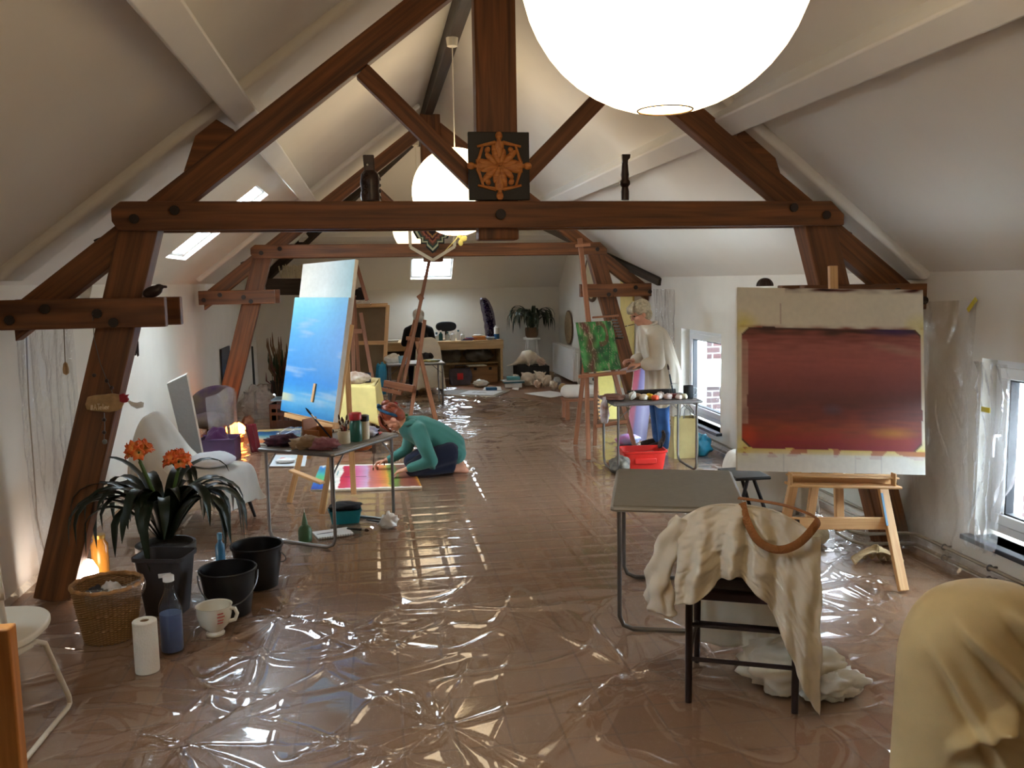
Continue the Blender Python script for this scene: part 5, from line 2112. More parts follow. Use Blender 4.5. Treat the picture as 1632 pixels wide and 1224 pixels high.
sticks(t, [('mast', m0, m1, .045, .035), ('leg', F(623, 652), P(662, 512, 11.98), .05, .03), ('leg', F(654, 668), P(677, 512, 11.85), .05, .03), ('leg', F(697, 682), P(664, 545, 12.0), .055, .03),
           ('tray', P(613, 613, 11.72), P(660, 622, 11.45), .09, .05), ('tray_ledge', P(608, 622, 11.66), P(640, 629, 11.45), .05, .025), ('crossbar', P(648, 541, 12.0), P(668, 543, 11.85), .05, .025), ('clamp', P(667, 472, 11.85), P(673, 480, 11.85), .07, .05), ('crossbar', P(640, 648, 11.8), P(645, 650, 11.6), .04, .025)], red_beech)
# yellow covered table
t = root('side_table', 'table under a pale yellow cloth in the middle left, with a dark mug', 'table', (-.22, 9.6, 0))
b = MB()
yc = cloth('yellow_cloth', (228, 208, 134), weave=300, bump=.15)
q = [F(520, 612, .70), F(597, 616, .70), F(604, 603, .70), F(530, 600, .70)]
cx = sum(q, V()) / 4


def ycl(u, v):
    p = (q[3] * (1 - u) + q[2] * u) * (1 - v) + (q[0] * (1 - u) + q[1] * u) * v
    return p


def tcl(u, v):
    s = u * 4
    i = int(s) % 4
    f = s - int(s)
    p = q[i] * (1 - f) + q[(i + 1) % 4] * f
    o = (p - cx).normalized()
    dr = v * (.40 + .03 * math.sin(u * 25))
    return p + o * (.015 + .05 * v + .018 * v * math.sin(u * 60 + 1)) - V((0, 0, dr))


b.grid(ycl, 12, 12)
b.grid(tcl, 120, 14, wrapu=True)
b.build('table_cloth', yc, t, solid=.004, ang=60)
for p in q:
    lg = MB()
    o = p + (cx - p) * .12
    lg.beam((o.x, o.y, 0), (o.x, o.y, .685), .04, .04)
    lg.build('leg', wood('walnut', (70, 46, 30), (48, 30, 20)), t)
p = P(585, 606, 9.5)
t = vessel('mug', 'dark mug on the yellow covered table', 'mug', (p.x, p.y, .705), [(.04, 0), (.042, .005), (.045, .10), (.041, .10), (.038, .01)], mat('mug_dark', (34, 38, 54), rough=.35), (), 20)
lump('crumpled_paper', 'white and brown crumpled paper on the yellow covered table', 'paper', F(565, 611, .705), (.15, .10, .12), mat('paper_stained', (226, 220, 208), c2=(160, 120, 90), rough=.8, scale=12), 61)
lump('rag', 'dark green rag behind the crumpled paper on the yellow covered table', 'rag', F(548, 608, .705), (.08, .07, .10), mat('rag_green', (60, 66, 46), rough=.9), 62)

# along the left wall
t = root('plank', 'dark narrow plank leaning on the left wall behind the farther truss post', 'plank', (-1.7, 12.4, 0))
b = MB()
b.beam(F(408, 660), P(402, 556, 12.9), .10, .025, up=V((1, 0, 0)), w2=.03)
b.build('board', mat('plank_dark', (30, 40, 40), rough=.7, var=.2), t)
t = root('grass_bouquet', 'tall bunch of dried brown grasses standing against the left wall', 'dried grass', (-1.35, 13.4, 0))
gb = [mat('grass_brown', (116, 90, 66), rough=.9, var=.3), mat('grass_green', (52, 72, 50), rough=.9, var=.3), mat('grass_pink', (120, 70, 66), rough=.9, var=.3)]
for k in range(95):
    b = MB()
    a, r = rnd.uniform(0, 6.28), rnd.uniform(0, .16)
    p0 = V((-1.40 + r * .6 * math.cos(a), 13.4 + r * math.sin(a), .02))
    h = rnd.uniform(.6, 1.05) * (.75 if k % 3 else 1)
    p1 = p0 + V((rnd.uniform(-.13, .2), rnd.uniform(-.15, .15), h))
    b.tube([p0, (p0 + p1) / 2 + V((.02, 0, .05)), p1 - V((0, 0, .12)), p1], [.004, .005, .012, .003], 5)
    b.build('stem', gb[k % 3], t)
vessel('floor_vase', 'dark tall vase holding the dried grasses by the left wall', 'vase', (-1.40, 13.4, 0), [(.10, 0), (.14, .12), (.12, .3), (.135, .34), (.12, .34), (.10, .3)], mat('vase_dark', (46, 38, 36), rough=.5), (), 24)
b = MB()
pts = [(-.17, 0), (.17, 0), (.19, .5), (.15, .78), (.05, .82), (-.08, .80), (-.17, .6)]
c = P(466, 600, 13.0)
b.prism(pts, lambda a, z, d: V((-1.02 + a, 13.0 + d, z)), .14)
tag(b.build('guitar_case', mat('case_black', (20, 19, 24), rough=.7), bevel=.04, seg=4), 'tall black case standing behind the tall blue painting at the left', 'case')
t = root('wall_stick', 'dark slender painted stick hanging on the left wall near the back corner', 'stick', (-2.0, 14.6, .9))
b = MB()
b.tube([W(436, 540, -2.02), W(433, 515, -2.01), W(430, 495, -2.02), W(427, 488, -2.0)], [.03, .035, .03, .015], 8)
b.build('shaft', mat('stick_dark', (36, 40, 38), rough=.7, c2=(70, 84, 50), scale=6), t)
# framed dark blue picture on the left wall
b = MB()
panel(b, (XL + .03, 12.35, .90), (XL + .03, 13.05, .90), (XL + .03, 13.05, .42), (XL + .03, 12.35, .42), .022, 24, 30, lambda u, v: ramp(v + .25 * nz2(u, v, 4), [(0, (28, 34, 46)), (.4, (22, 30, 48)), (.65, (40, 84, 120)), (1, (24, 60, 110))]), (30, 30, 34))
tag(b.build('picture', pnt), 'dark blue painting hung low on the left wall beside the farther truss post', 'painting')
# shelf on the dark beam at back left with carved letters
t = root('tie_beam', 'dark heavy beam across the back left corner carrying wooden letters', 'beam', (-1.2, 14.5, 1.5))
b = MB()
p0, p1 = P(424, 457, 14.6), P(490, 457, 14.6)
b.beam(p0, p1, .16, .26, up=V((0, 0, 1)))
b.build('body', dark_oak, t, bevel=.01)
zt = p0.z + .13
for k in range(9):
    x = P(449 + 4.3 * k, 440, 14.6).x
    b = MB()
    h = .19 + .012 * (k % 3)
    if k == 0:
        b.beam((x - .035, 14.55, zt + h), (x, 14.55, zt), .016, .03, up=V((0, 1, 0)))
        b.beam((x + .035, 14.55, zt + h), (x, 14.55, zt), .016, .03, up=V((0, 1, 0)))
    else:
        b.beam((x - .012, 14.55, zt), (x - .012, 14.55, zt + h), .014, .03, up=V((0, 1, 0)))
        b.beam((x + .012, 14.55, zt), (x + .012, 14.55, zt + h * .95), .012, .03, up=V((0, 1, 0)))
        if k % 2:
            b.beam((x - .012, 14.55, zt + h * .55), (x + .012, 14.55, zt + h * .55), .014, .03, up=V((0, 1, 0)))
    b.build('letter', mat('letter_cream', (190, 180, 150), rough=.7), t)
# black plastic crate
p = F(432, 683)
t = root('crate', 'black plastic crate on the floor left of the tall blue painting', 'crate', (p.x + .32, 11.2, .005), -.15)
M = MW[t.name]
for nm, c, s_ in (('base', (0, 0, .01), (.60, .40, .02)), ('front', (0, -.195, .18), (.60, .012, .04)), ('front', (0, -.195, .27), (.60, .012, .06)), ('front', (0, -.195, .06), (.60, .012, .08)), ('back', (0, .195, .15), (.60, .012, .30)),
                  ('side', (-.295, 0, .15), (.012, .40, .30)), ('side', (.295, 0, .15), (.012, .40, .30))):
    b = MB(M)
    b.box(c, s_)
    b.build(nm, black_plastic, t, bevel=.003)
for k in range(9):
    b = MB(M)
    b.box((-.28 + .07 * k, -.196, .15), (.016, .014, .27))
    b.build('rib', black_plastic, t)
b = MB(TR((p.x + .32, 11.2, .03), -.15))
b.box((0, 0, .15), (.44, .30, .30))
tag(b.build('cardboard_box', mat('card_dark', (96, 92, 90), rough=.8), bevel=.004), 'grey cardboard box sitting inside the black plastic crate', 'box')
b = MB(TR((p.x + .28, 11.2, .335), -.1))
b.box((0, 0, .012), (.5, .34, .02))
tag(b.build('folder', mat('folder_blue', (112, 140, 156), rough=.6), bevel=.004), 'blue grey folder lying on top of the black plastic crate', 'folder')
lump('plastic_bundle', 'crumpled bundle of clear plastic on the floor beside the farther truss post', 'plastic', F(413, 672) + V((0, .2, .006)), (.2, .25, .42), film('film_dense', haze=.3, base=.08, bump=1.0, bs=12), 71, amp=.5, fr=3)
lump('stone', 'small brown stone on the floor by the bundle of clear plastic', 'stone', F(396, 682) + V((0, 0, .006)), (.07, .06, .14), mat('stone_brown', (130, 92, 70), rough=.9), 72)


def bluefloor(u, v):
    return ramp(v + .04 * nz2(u, v, 6), [(0, (240, 226, 170)), (.14, (226, 214, 150)), (.2, (30, 96, 160)), (.4, (30, 110, 180)), (.5, (84, 170, 196)), (.68, (150, 200, 206)), (.8, (190, 150, 100)), (1, (206, 130, 70))])


floor_sheet('blue and yellow striped painting lying on the floor before the black crate', [(412, 689), (480, 686), (478, 708), (394, 711)], None, bluefloor, .03, .02, 'painting', 'painting')
floor_sheet('white sheet with paint dabs on the floor behind the left folding table', [(438, 727), (490, 727), (486, 745), (426, 745)], None,
            lambda u, v: lin((206, 50, 60)) if math.hypot(u - .32, v - .35) < .10 else (lin((90, 120, 170)) if math.hypot(u - .55, v - .4) < .09 else (lin((190, 160, 90)) if math.hypot(u - .7, v - .42) < .06 else lin((206, 214, 218)))), .014, .006)
lump('tissue', 'white tissue lying on the white sheet with paint dabs', 'tissue', F(455, 740) + V((0, 0, .02)), (.09, .06, .04), paper_w, 75)
lump('cardboard_scrap', 'orange brown cardboard piece on the floor beyond the left folding table', 'cardboard', F(560, 722) + V((0, .15, .006)), (.25, .12, .18), mat('card_orange', (176, 96, 44), rough=.8), 76, amp=.2)
vessel('water_bottle', 'clear plastic bottle standing by the kneeling painter', 'bottle', (.02, 8.85, .006), [(.04, 0), (.043, .01), (.043, .17), (.02, .22), (.018, .24)], bglass, [('cap', [(.019, .238), (.019, .26)], white_paint)], 20)
vessel('water_bottle', 'white plastic bottle on the floor behind the head of the kneeling painter', 'bottle', (.34, 10.3, .006), [(.045, 0), (.05, .01), (.05, .16), (.02, .2)], white_paint, [('cap', [(.022, .2), (.022, .225)], mat('cap_green', (50, 110, 60)))], 20)
lump('red_cloth', 'small red cloth on the floor under the middle easel', 'cloth', F(622, 650) + V((0, .2, .006)), (.1, .08, .06), mat('cloth_red', (176, 40, 44), rough=.8), 78)
# left wall group: leaning panels, purple chair, box with purple cloth, salt lamp
b = MB()
panel(b, P(266, 612, 8.42), P(297, 597, 8.25), F(326, 745) + V((0, 0, .01)), F(297, 738) + V((0, 0, .01)), .03, 10, 10, lambda u, v: lin((168, 172, 176)), (226, 222, 214))
tag(b.build('canvas', pnt), 'grey canvas leaning on the left wall behind the sheet-covered armchair', 'canvas')
b = MB()
panel(b, P(264, 612, 8.50) + V((.07, 0, 0)), P(277, 608, 8.50) + V((.07, 0, 0)), F(296, 728) + V((.07, 0, .01)), F(284, 725) + V((.09, 0, .01)), .03, 10, 10, lambda u, v: lin((50, 60, 50)) if v < .25 and nz2(u, v, 9) > 0 else lin((46, 44, 48)), (60, 58, 56))
tag(b.build('canvas', pnt), 'dark canvas leaning on the left wall behind the grey canvas', 'canvas')
t = root('tub_chair', 'rounded purple chair partly wrapped in clear plastic by the farther truss post', 'chair', (-1.76, 9.70, 0), -.5)
M = MW[t.name]
b = MB(M)
pf = mat('purple_fabric', (64, 38, 64), rough=.85, c2=(92, 76, 50), scale=5)
b.grid(lambda u, v: V(((.22 + .03 * v) * math.cos(PI * (.02 + .96 * u) + PI / 2 * 2), .24 * math.sin(PI * (.02 + .96 * u)), .28 + v * (.40 - .16 * abs(u * 2 - 1) ** 2.5))), 30, 10)
b.build('backrest', pf, t, solid=.06, bevel=.02)
b = MB(M)
b.ell((0, .02, .33), (.205, .20, .09))
b.build('seat', pf, t)
for x, y in ((-.15, -.10), (.15, -.10), (-.13, .15), (.13, .15)):
    lg = MB(M)
    lg.tube([(x, y, .28), (x * 1.1, y * 1.1, .005)], .016, 8)
    lg.build('leg', black_metal, t)
b = MB(M)
b.grid(lambda u, v: V(((.285 + .015 * math.sin(u * 17 + v * 5)) * math.cos(-.9 + 2.0 * u), (.30 + .02 * math.sin(u * 23)) * math.sin(-.9 + 2.0 * u), .10 + v * (.60 - .2 * abs(u - .45)))), 40, 24)
b.build('plastic_wrap', film('film_dense', haze=.3, base=.08, bump=1.0, bs=12), t)
t = root('storage_box', 'translucent purple storage box by the foot of the farther truss post', 'storage box', (-1.57, 9.16, .005), -.06)
M = MW[t.name]
pz = mat('purple_plastic', (86, 58, 98), rough=.3, var=.15, trans=.15)
for nm, c, s_ in (('base', (0, 0, .01), (.36, .30, .02)), ('side', (0, -.147, .12), (.36, .008, .22)), ('side', (0, .147, .12), (.36, .008, .22)), ('side', (-.177, 0, .12), (.008, .30, .22)), ('side', (.177, 0, .12), (.008, .30, .22)), ('rim', (0, -.155, .232), (.39, .02, .012)), ('rim', (0, .155, .232), (.39, .02, .012))):
    b = MB(M)
    b.box(c, s_)
    b.build(nm, pz, t, bevel=.003)
lump('purple_cloth', 'dark purple cloth heaped over the purple storage box', 'cloth', (-1.58, 9.16, .03), (.125, .10, .30), cloth('cloth_purple', (62, 26, 58)), 81, amp=.25)
t = root('red_cloth', 'dark red cloth hanging down beside the salt lamp', 'cloth', (-1.33, 9.5, 0))
b = MB()
b.grid(lambda u, v: V((-1.36 + .10 * u + .05 * v + .012 * math.sin(u * 14), 9.48 + .02 * math.sin(u * 9 + v * 3), .30 * (1 - v) + .01)), 20, 16)
b.build('cloth', cloth('cloth_darkred', (104, 26, 34)), t, solid=.006)
sl_m = glow('salt_glow', (1.0, .27, .04), 18, 0)
t = root('salt_lamp', 'glowing orange salt lamp at the foot of the farther truss post', 'salt lamp', (-1.56, 10.2, .005))
b = MB()
crumple(b, (-1.56, 10.2, .145), .085, 5, 24, 16, .2, (1.2, 1, .9), 3)
b.build('salt_block', sl_m, t, ang=60)
b = MB()
b.lathe([(.08, 0), (.085, .02), (.08, .06)], 24, Matrix.Translation((-1.56, 10.2, .005)))
b.build('base', red_beech, t)
# paint pots in front of the purple box
for k, (x, y, c, lab) in enumerate(((-1.68, 8.90, (226, 226, 222), 'white paint pot at the left in front of the purple storage box'), (-1.60, 8.88, (40, 40, 44), 'dark paint pot at the right in front of the purple storage box'), (-1.65, 8.80, (214, 90, 160), 'pink labelled paint pot in front of the purple storage box'))):
    vessel('paint_pot', lab, 'paint pot', (x, y, .006), [(.036, 0), (.036, .07)], mat('pp_%d' % k, c, rough=.4), [('lid', [(.038, .07), (.038, .085), (.034, .087)], white_paint if k != 1 else black_plastic)], 18, 'paint pots')
lump('crumpled_paper', 'pile of white crumpled paper under the sheet-covered armchair side', 'paper', (-1.52, 8.6, .006), (.14, .1, .07), paper_w, 85)
# ================================================================ right side
# grey folding table in the foreground, its long side running away from the camera
gl_c = V((1.125, 4.13, 0)) + (V((.30, .95, 0)).normalized() * .43 + V((.95, -.30, 0)).normalized() * .315)
g_r = math.atan2(.95, .30)
fold_table('empty grey folding table in the right foreground, beside the black chair', gl_c, g_r, .86, .63, .65, mat('tabletop_olive', (124, 116, 100), rough=.5, var=.06, scale=30), mat('rim_grey', (150, 146, 138), rough=.4, metal=.5))

# black chair with the linen coat over it (seen from behind)
o_ = V((1.236, 3.365, 0))
ax = (V((1.623, 3.193, 0)) - o_).normalized()
ay = V((-ax.y, ax.x, 0))
rzc = math.atan2(ax.y, ax.x)
t = root('chair', 'black wooden chair with a pale linen coat over its back, in the right foreground', 'chair', o_ + ax * .21 + ay * .2, rzc)
M = MW[t.name]
bc = mat('chair_black', (32, 18, 20), rough=.4, var=.15)
for x in (-.21, .21):
    b = MB(M)
    b.tube([(x, -.20, 0), (x, -.185, .44), (x * .98, -.215, .66), (x * .95, -.222, .80)], [.014, .016, .016, .013], 10)
    b.build('leg', bc, t)
    b = MB(M)
    b.tube([(x * .95, .20, 0), (x * .95, .185, .43)], [.013, .017], 10)
    b.build('leg', bc, t)
    b = MB(M)
    b.tube([(x, -.19, .2), (x * .95, .19, .2)], .009, 8)
    b.build('stretcher', bc, t)
for z, yy in ((.33, -.19), (.185, -.195), (.19, .195)):
    b = MB(M)
    b.tube([(-.21, yy, z), (.21, yy, z)], .010, 8)
    b.build('stretcher', bc, t)
b = MB(M)
pts = [(-.215, -.19), (.215, -.19), (.23, .17), (.19, .215), (-.19, .215), (-.23, .17)]
b.prism(pts, lambda a, c, d: V((a, c, .435 + d)), .045)
b.build('seat', mat('seat_maroon', (48, 20, 24), rough=.6), t, bevel=.012, seg=3)
for z, h in ((.53, .05), (.72, .09)):
    b = MB(M)
    b.grid(lambda u, v: V(((u - .5) * .41, -.21 - .02 * math.sin(PI * u) - (z - .5) * .1, z + (v - .5) * h)), 16, 3)
    b.build('back_slat', bc, t, solid=.014)
# coat over the chair
t = root('linen_coat', 'pale linen painting coat hung over the back of the black chair', 'coat', (M @ V((0, -.27, 0))))


def topz(x):
    return .862 - .09 * abs(x / .27) ** 3 - .02 * (x > 0) * abs(x / .27)


def hemc(x):
    # hem on the camera side, from the left sleeve side to the long right side
    return catmull([(-.27, .47), (-.22, .48), (-.15, .50), (-.08, .57), (0, .585), (.08, .54), (.14, .46), (.19, .30), (.235, .14), (.29, .035)], 100)[max(0, min(100, int((x + .27) / .56 * 100)))][1]


def coat_c(u, v):
    x = -.245 + .535 * u
    zt = topz(min(.27, x))
    z = zt + (hemc(x) - zt) * v
    f = .028 * min(1, v * 1.3 + .1) * math.sin(x * 44 + 1.8 * math.sin(x * 13) + v * 1.2) + .010 * math.sin(x * 95 + v * 3) * v + .016 * noise.noise(V((x * 22, v * 4, 6))) + .010 * noise.noise(V((x * 30, v * 26, 3)))
    y = -.262 - .05 * math.sin(min(1, v * 1.4) * PI / 2) - .05 * v * abs(x / .27) ** 2 + f
    xx = x * (1 + .05 * v) + .012 * noise.noise(V((x * 8, v * 5, 1)))
    if x > .15:
        y += .10 * (x - .15) / .14 * v
    return M @ V((xx, y, z + .006 * noise.noise(V((x * 14, v * 9, 4)))))


def coat_f(u, v):
    # side over the seat, then down its front edge and onto the floor
    x = -.27 + .54 * u
    zt = topz(x)
    pr = catmull([(-.262, zt), (-.19, zt - .04), (-.15, .56), (-.09, .499), (.10, .494), (.235, .489), (.264, .40), (.272, .22), (.28, .06)], 60)
    y, z = pr[min(60, int(v * 60 + .5))]
    f = .018 * math.sin(x * 38 + 2) * sst(.75, 1, v)
    return M @ V((x * (1 - .08 * v) + .01 * math.sin(v * 9 + x * 20), y + f, z + .005 * noise.noise(V((x * 9, v * 9, 8)))))


b = MB()
b.grid(coat_c, 90, 44)
b.grid(coat_f, 70, 60)
b.build('coat_body', linen, t, solid=.004, ang=180)
b = MB()
sp = [V((-.225, -.25, .80)), V((-.275, -.27, .72)), V((-.315, -.29, .60)), V((-.325, -.30, .50)), V((-.31, -.30, .42))]
sp = [V(p) for p in catmull([tuple(p) for p in sp], 24)]
for k in range(len(sp) - 1):
    pass
b.M = M


def slv(u, v):
    k = min(24, int(v * 24 + .5))
    a = 2 * PI * u
    r = .040 + .010 * v + .008 * math.sin(v * 26 + a * 2) + .009 * math.sin(a * 3 + v * 9) + .012 * noise.noise(V((math.cos(a) * 2, math.sin(a) * 2, v * 8)))
    return sp[k] + V((r * math.cos(a), r * .62 * math.sin(a), .012 * math.sin(a * 2)))


b.grid(slv, 32, 24, wrapu=True)
b.build('sleeve', linen, t, solid=.004, ang=180)
lump('linen_heap', 'end of the pale coat crumpled on the floor behind the black chair legs', 'cloth', M @ V((.20, .02, .012)) , (.19, .12, .20), linen, 91, rzc + .3, None, .5, 2.2, 44, 24)
lump('linen_heap', 'white tip of cloth trailing on the floor right of the black chair', 'cloth', M @ V((.36, -.02, .010)), (.13, .075, .11), sheet_white, 93, rzc + .5, None, .55, 2.6, 40, 22)
# tan strap looped over the top
t = root('bag_strap', 'tan woven strap looped over the coat on the black chair', 'strap', M @ V((.1, -.29, .6)))
b = MB(M)
q = catmull([(-.02, -.235, .885), (.07, -.25, .88), (.17, -.255, .865), (.27, -.25, .825), (.26, -.30, .80), (.2, -.33, .74), (.13, -.335, .715), (.06, -.325, .74), (.015, -.30, .81), (-.005, -.26, .872)], 60)
b.tube([V(p) for p in q], .017, 8, flat=.25)
b.build('strap_loop', cloth('strap_tan', (150, 98, 54), weave=160, bump=.6), t)

# big easel with the red painting
bq = [P(1175, 458, 4.62), P(1471, 462, 4.62), P(1475, 757, 4.50), P(1175, 750, 4.50)]


def redp(u, v):
    base = lin((228, 220, 200))
    n1 = nz2(u * 3, v * 22, 3, 1)
    n2 = nz2(u * 2, v * 5, 2.2, 6)
    sm_ = nz2(u, v, 13, 3)
    x0, x1, y0, y1 = .025 + .012 * nz2(1, v, 9), .985 + .008 * nz2(2, v, 8), .215 + .006 * nz2(u, 2, 9), .875 + .006 * nz2(u, 5, 9)
    inside = x0 < u < x1 and y0 < v < y1
    cut = min(u - x0, x1 - u) + min(v - y0, y1 - v)
    if inside and cut > .05:
        w_ = (v - y0) / (y1 - y0)
        c = ramp(w_ + .05 * n1, [(0, (70, 40, 34)), (.06, (136, 74, 62)), (.16, (166, 96, 86)), (.3, (166, 92, 84)), (.45, (142, 78, 72)), (.6, (116, 66, 60)), (.74, (126, 62, 52)), (.83, (154, 72, 44)), (.92, (156, 54, 40)), (1, (136, 38, 46))])
        c = lerp(c, lin((176, 140, 120)), .55 * max(0, 1 - math.hypot((u - .86) / .2, (w_ - .17 - (u - .86) * .3) / .05)))
        c = lerp(c, lin((190, 122, 30)), .85 * max(0, 1 - math.hypot((u - .82) / .16, (w_ - .855) / .06)))
        c = lerp(c, lin((60, 34, 92)), .9 * max(0, 1 - math.hypot((u - .84) / .2, (w_ - .02) / .05)))
        c = lerp(c, lin((92, 84, 100)), .6 * max(0, 1 - math.hypot((u - .5) / .07, (w_ - .67) / .06)))
        c = lerp(c, lin((200, 74, 36)), .8 * max(0, 1 - math.hypot((u - .055) / .06, (w_ - .9) / .12)))
        c = lerp(c, lin((78, 34, 70)), .6 * sst(.9, 1, u) * sst(.75, 1, w_))
        if u - x0 < .03 and .1 < w_ < .8:
            c = lerp(c, lin((196, 160, 140)), .6 + .4 * sm_)
        k = 1 + .16 * n1 + .08 * n2
        return tuple(max(0, q_ * k * .97) for q_ in c)
    if inside and cut > .036:
        return lin((92, 58, 40))
    # stained border: yellow smears by the corners and below, some red dabs
    dx, dy = max(x0 - u, u - x1, 0), max(y0 - v, v - y1, 0)
    e = math.hypot(dx, dy)
    c = base
    corner = min(math.hypot(u - a, v - b_) for a, b_ in ((.03, .21), (.98, .21), (.03, .88), (.98, .89)))
    if corner < .1:
        c = lerp(c, lin((222, 206, 90)), max(0, 1 - corner / .1) * (.8 + .6 * sm_))
    if v > y1 and e < .045:
        c = lerp(c, lin((216, 190, 96)), max(0, 1 - e / .045))
        if sm_ > .12:
            c = lerp(c, lin((170, 60, 54)), .7)
    if v < y0 and e < .02:
        c = lerp(c, lin((150, 70, 44)), max(0, .9 - e / .02) * (.5 + sm_))
    if v < .03 and .25 < u:
        c = lerp(c, lin((100, 62, 50)), max(0, .6 + 1.2 * nz2(u, v * 4, 12)) * sst(.035, .005, v))
    if abs(u - .225) < .004 and .08 < v < .2:
        c = lerp(c, lin((150, 90, 80)), .5)
    for xx in (.24, .43, .62, .76, .81):
        if v > .9 and abs(u - xx) < .003:
            c = lerp(c, lin((110, 90, 80)), .5)
    if v > .9:
        c = lerp(c, lin((222, 224, 222)), .6)
    return tuple(q_ * (1 + .04 * n2) for q_ in c)


b = MB()
panel(b, bq[0], bq[1], bq[2], bq[3], .02, 150, 150, redp, (220, 210, 190))
tag(b.build('painting', pnt, ang=30), 'large dark red painting on a white board on the right easel', 'painting')
t = root('easel', 'big pale wooden easel holding the large red painting on the right', 'easel', (2.56, 4.55, 0))
dk = V((0, .035, 0))
sticks(t, [('leg', F(1440, 946), P(1398, 740, 4.66), .055, .028), ('leg', F(1228, 946), P(1272, 740, 4.66), .055, .028), ('leg', F(1294, 905) + V((0, .1, 0)), P(1310, 690, 4.78), .05, .03), ('mast', P(1338, 850, 4.56), P(1327, 428, 4.72), .05, .028),
           ('crossbar', P(1252, 838, 4.54), P(1418, 838, 4.54), .07, .02), ('tray_back', P(1258, 768, 4.50), P(1428, 771, 4.50), .075, .015), ('tray_floor', P(1256, 776, 4.46), P(1430, 779, 4.46), .015, .10), ('tray_top', P(1256, 762, 4.47), P(1428, 765, 4.47), .010, .07),
           ('tray_end', P(1259, 757, 4.44), P(1259, 777, 4.44), .012, .04), ('tray_end', P(1424, 758, 4.44), P(1424, 779, 4.44), .012, .04)], beech)
b = MB()
b.lathe([(.009, 0), (.011, .008), (.004, .014)], 12, Matrix.Translation(P(1340, 764, 4.49)) @ Matrix.Rotation(PI / 2, 4, 'X'))
b.build('knob', mat('brass', (176, 140, 70), rough=.35, metal=.8), t)
b = MB()
q0 = P(1412, 790, 4.585)
b.beam(P(1405, 790, 4.57), P(1414, 842, 4.47), .012, .006, up=V((0, 1, 0)))
b.build('blue_smear', mat('smear_blue', (84, 130, 160), rough=.6, var=.4), t)

# chair under a cream sheet at the lower right corner
t = root('covered_chair', 'round backed chair under a cream sheet in the lower right corner', 'chair', (2.015, 2.66, 0), .06)
M = MW[t.name]


def dome(u, v):
    # the rounded back under the sheet: oval rings swelling from the crown down to the floor
    a = 2 * PI * u
    f = min(1, v / .45)
    R_ = math.sin(f * PI / 2) ** .62
    z = .03 + .665 * (1 - (1 - math.cos(f * PI / 2)) * .42 / 1.0 - max(0, v - .45) / .55 * .58)
    x = .29 * R_ * math.cos(a) * (1 + .05 * max(0, v - .45))
    y = .175 * R_ * math.sin(a) * (1 + .15 * max(0, v - .45))
    k = 0.010 * noise.noise(V((x * 8, z * 6, 5)))
    if y < .02:
        # long pulls running down to the right, and a crease at the lower left
        for x0, z0, sl, L_, w_, am in ((-.16, .60, -1.15, .55, .020, .046), (-.02, .66, -1.05, .6, .024, .05), (-.24, .52, -1.9, .4, .018, .036), (.10, .66, -.95, .5, .022, .04), (-.10, .30, -.5, .35, .03, .045), (-.2, .2, .6, .25, .03, .045)):
            d = z - (z0 + sl * (x - x0))
            d /= math.sqrt(1 + sl * sl)
            on = sst(x0 - .03, x0 + .06, x) * (1 - sst(x0 + L_ * .6, x0 + L_, x))
            k += am * math.exp(-(d / w_) ** 2) * on - am * .5 * math.exp(-((d + w_ * 1.7) / w_) ** 2) * on
    k *= 1 - sst(-.07, .015, y)
    n_ = V((math.cos(a), math.sin(a), 0))
    return V((x, y, z)) + n_ * k


b = MB(M)
b.grid(dome, 170, 110, wrapu=True)
b.build('sheet_cover', sheet_cream, t, ang=180)
for x in (-.16, .16):
    for y in (-.07, .07):
        lg = MB(M)
        lg.tube([(x, y, .36), (x * 1.02, y, 0)], .016, 8)
        lg.build('leg', black_metal, t)

# sheeted chair behind the red painting
t = root('covered_chair', 'chair under a white sheet between the red painting and the far window', 'chair', (2.86, 6.15, 0), math.radians(165))
M = MW[t.name]
b = MB(M)
drape(b, [(-.30, .08), (-.29, .42), (-.28, .72), (-.24, .77), (-.19, .74), (-.12, .54), (-.02, .45), (.14, .44), (.26, .42), (.30, .3), (.31, .12)], .23, lambda x: .08, 50, 80, 5, .025, 7, .05, roundtop=.5)
b.build('sheet_cover', sheet_white, t, solid=.004, sm=2)
for x, y in ((.26, -.2), (.26, .2), (-.26, -.2), (-.26, .2)):
    lg = MB(M)
    lg.tube([(x * .85, y * .85, .36), (x * 1.1, y * 1.1, .004)], .014, 8)
    lg.build('leg', black_metal, t)
# black metal trestle between the table and the easel
t = root('metal_stool', 'black metal folding stool behind the big easel', 'stool', (2.42, 5.35, 0))
p = [P(1207, 800, 5.3), P(1226, 752, 5.3), P(1254, 810, 5.3), P(1240, 752, 5.3)]
for a, c in ((V((2.22, 5.3, 0)), V((2.36, 5.36, .44))), (V((2.55, 5.3, 0)), V((2.40, 5.36, .44))), (V((2.22, 5.62, 0)), V((2.36, 5.58, .44))), (V((2.55, 5.62, 0)), V((2.40, 5.58, .44)))):
    b = MB()
    b.tube([a, c], .012, 8)
    b.build('leg', black_metal, t)
b = MB()
b.tube([(2.265, 5.32, .14), (2.505, 5.32, .14)], .008, 8)
b.build('crossbar', black_metal, t)
b = MB()
b.b2((2.26, 5.31, .44), (2.50, 5.63, .462))
b.build('seat', black_plastic, t, bevel=.008)

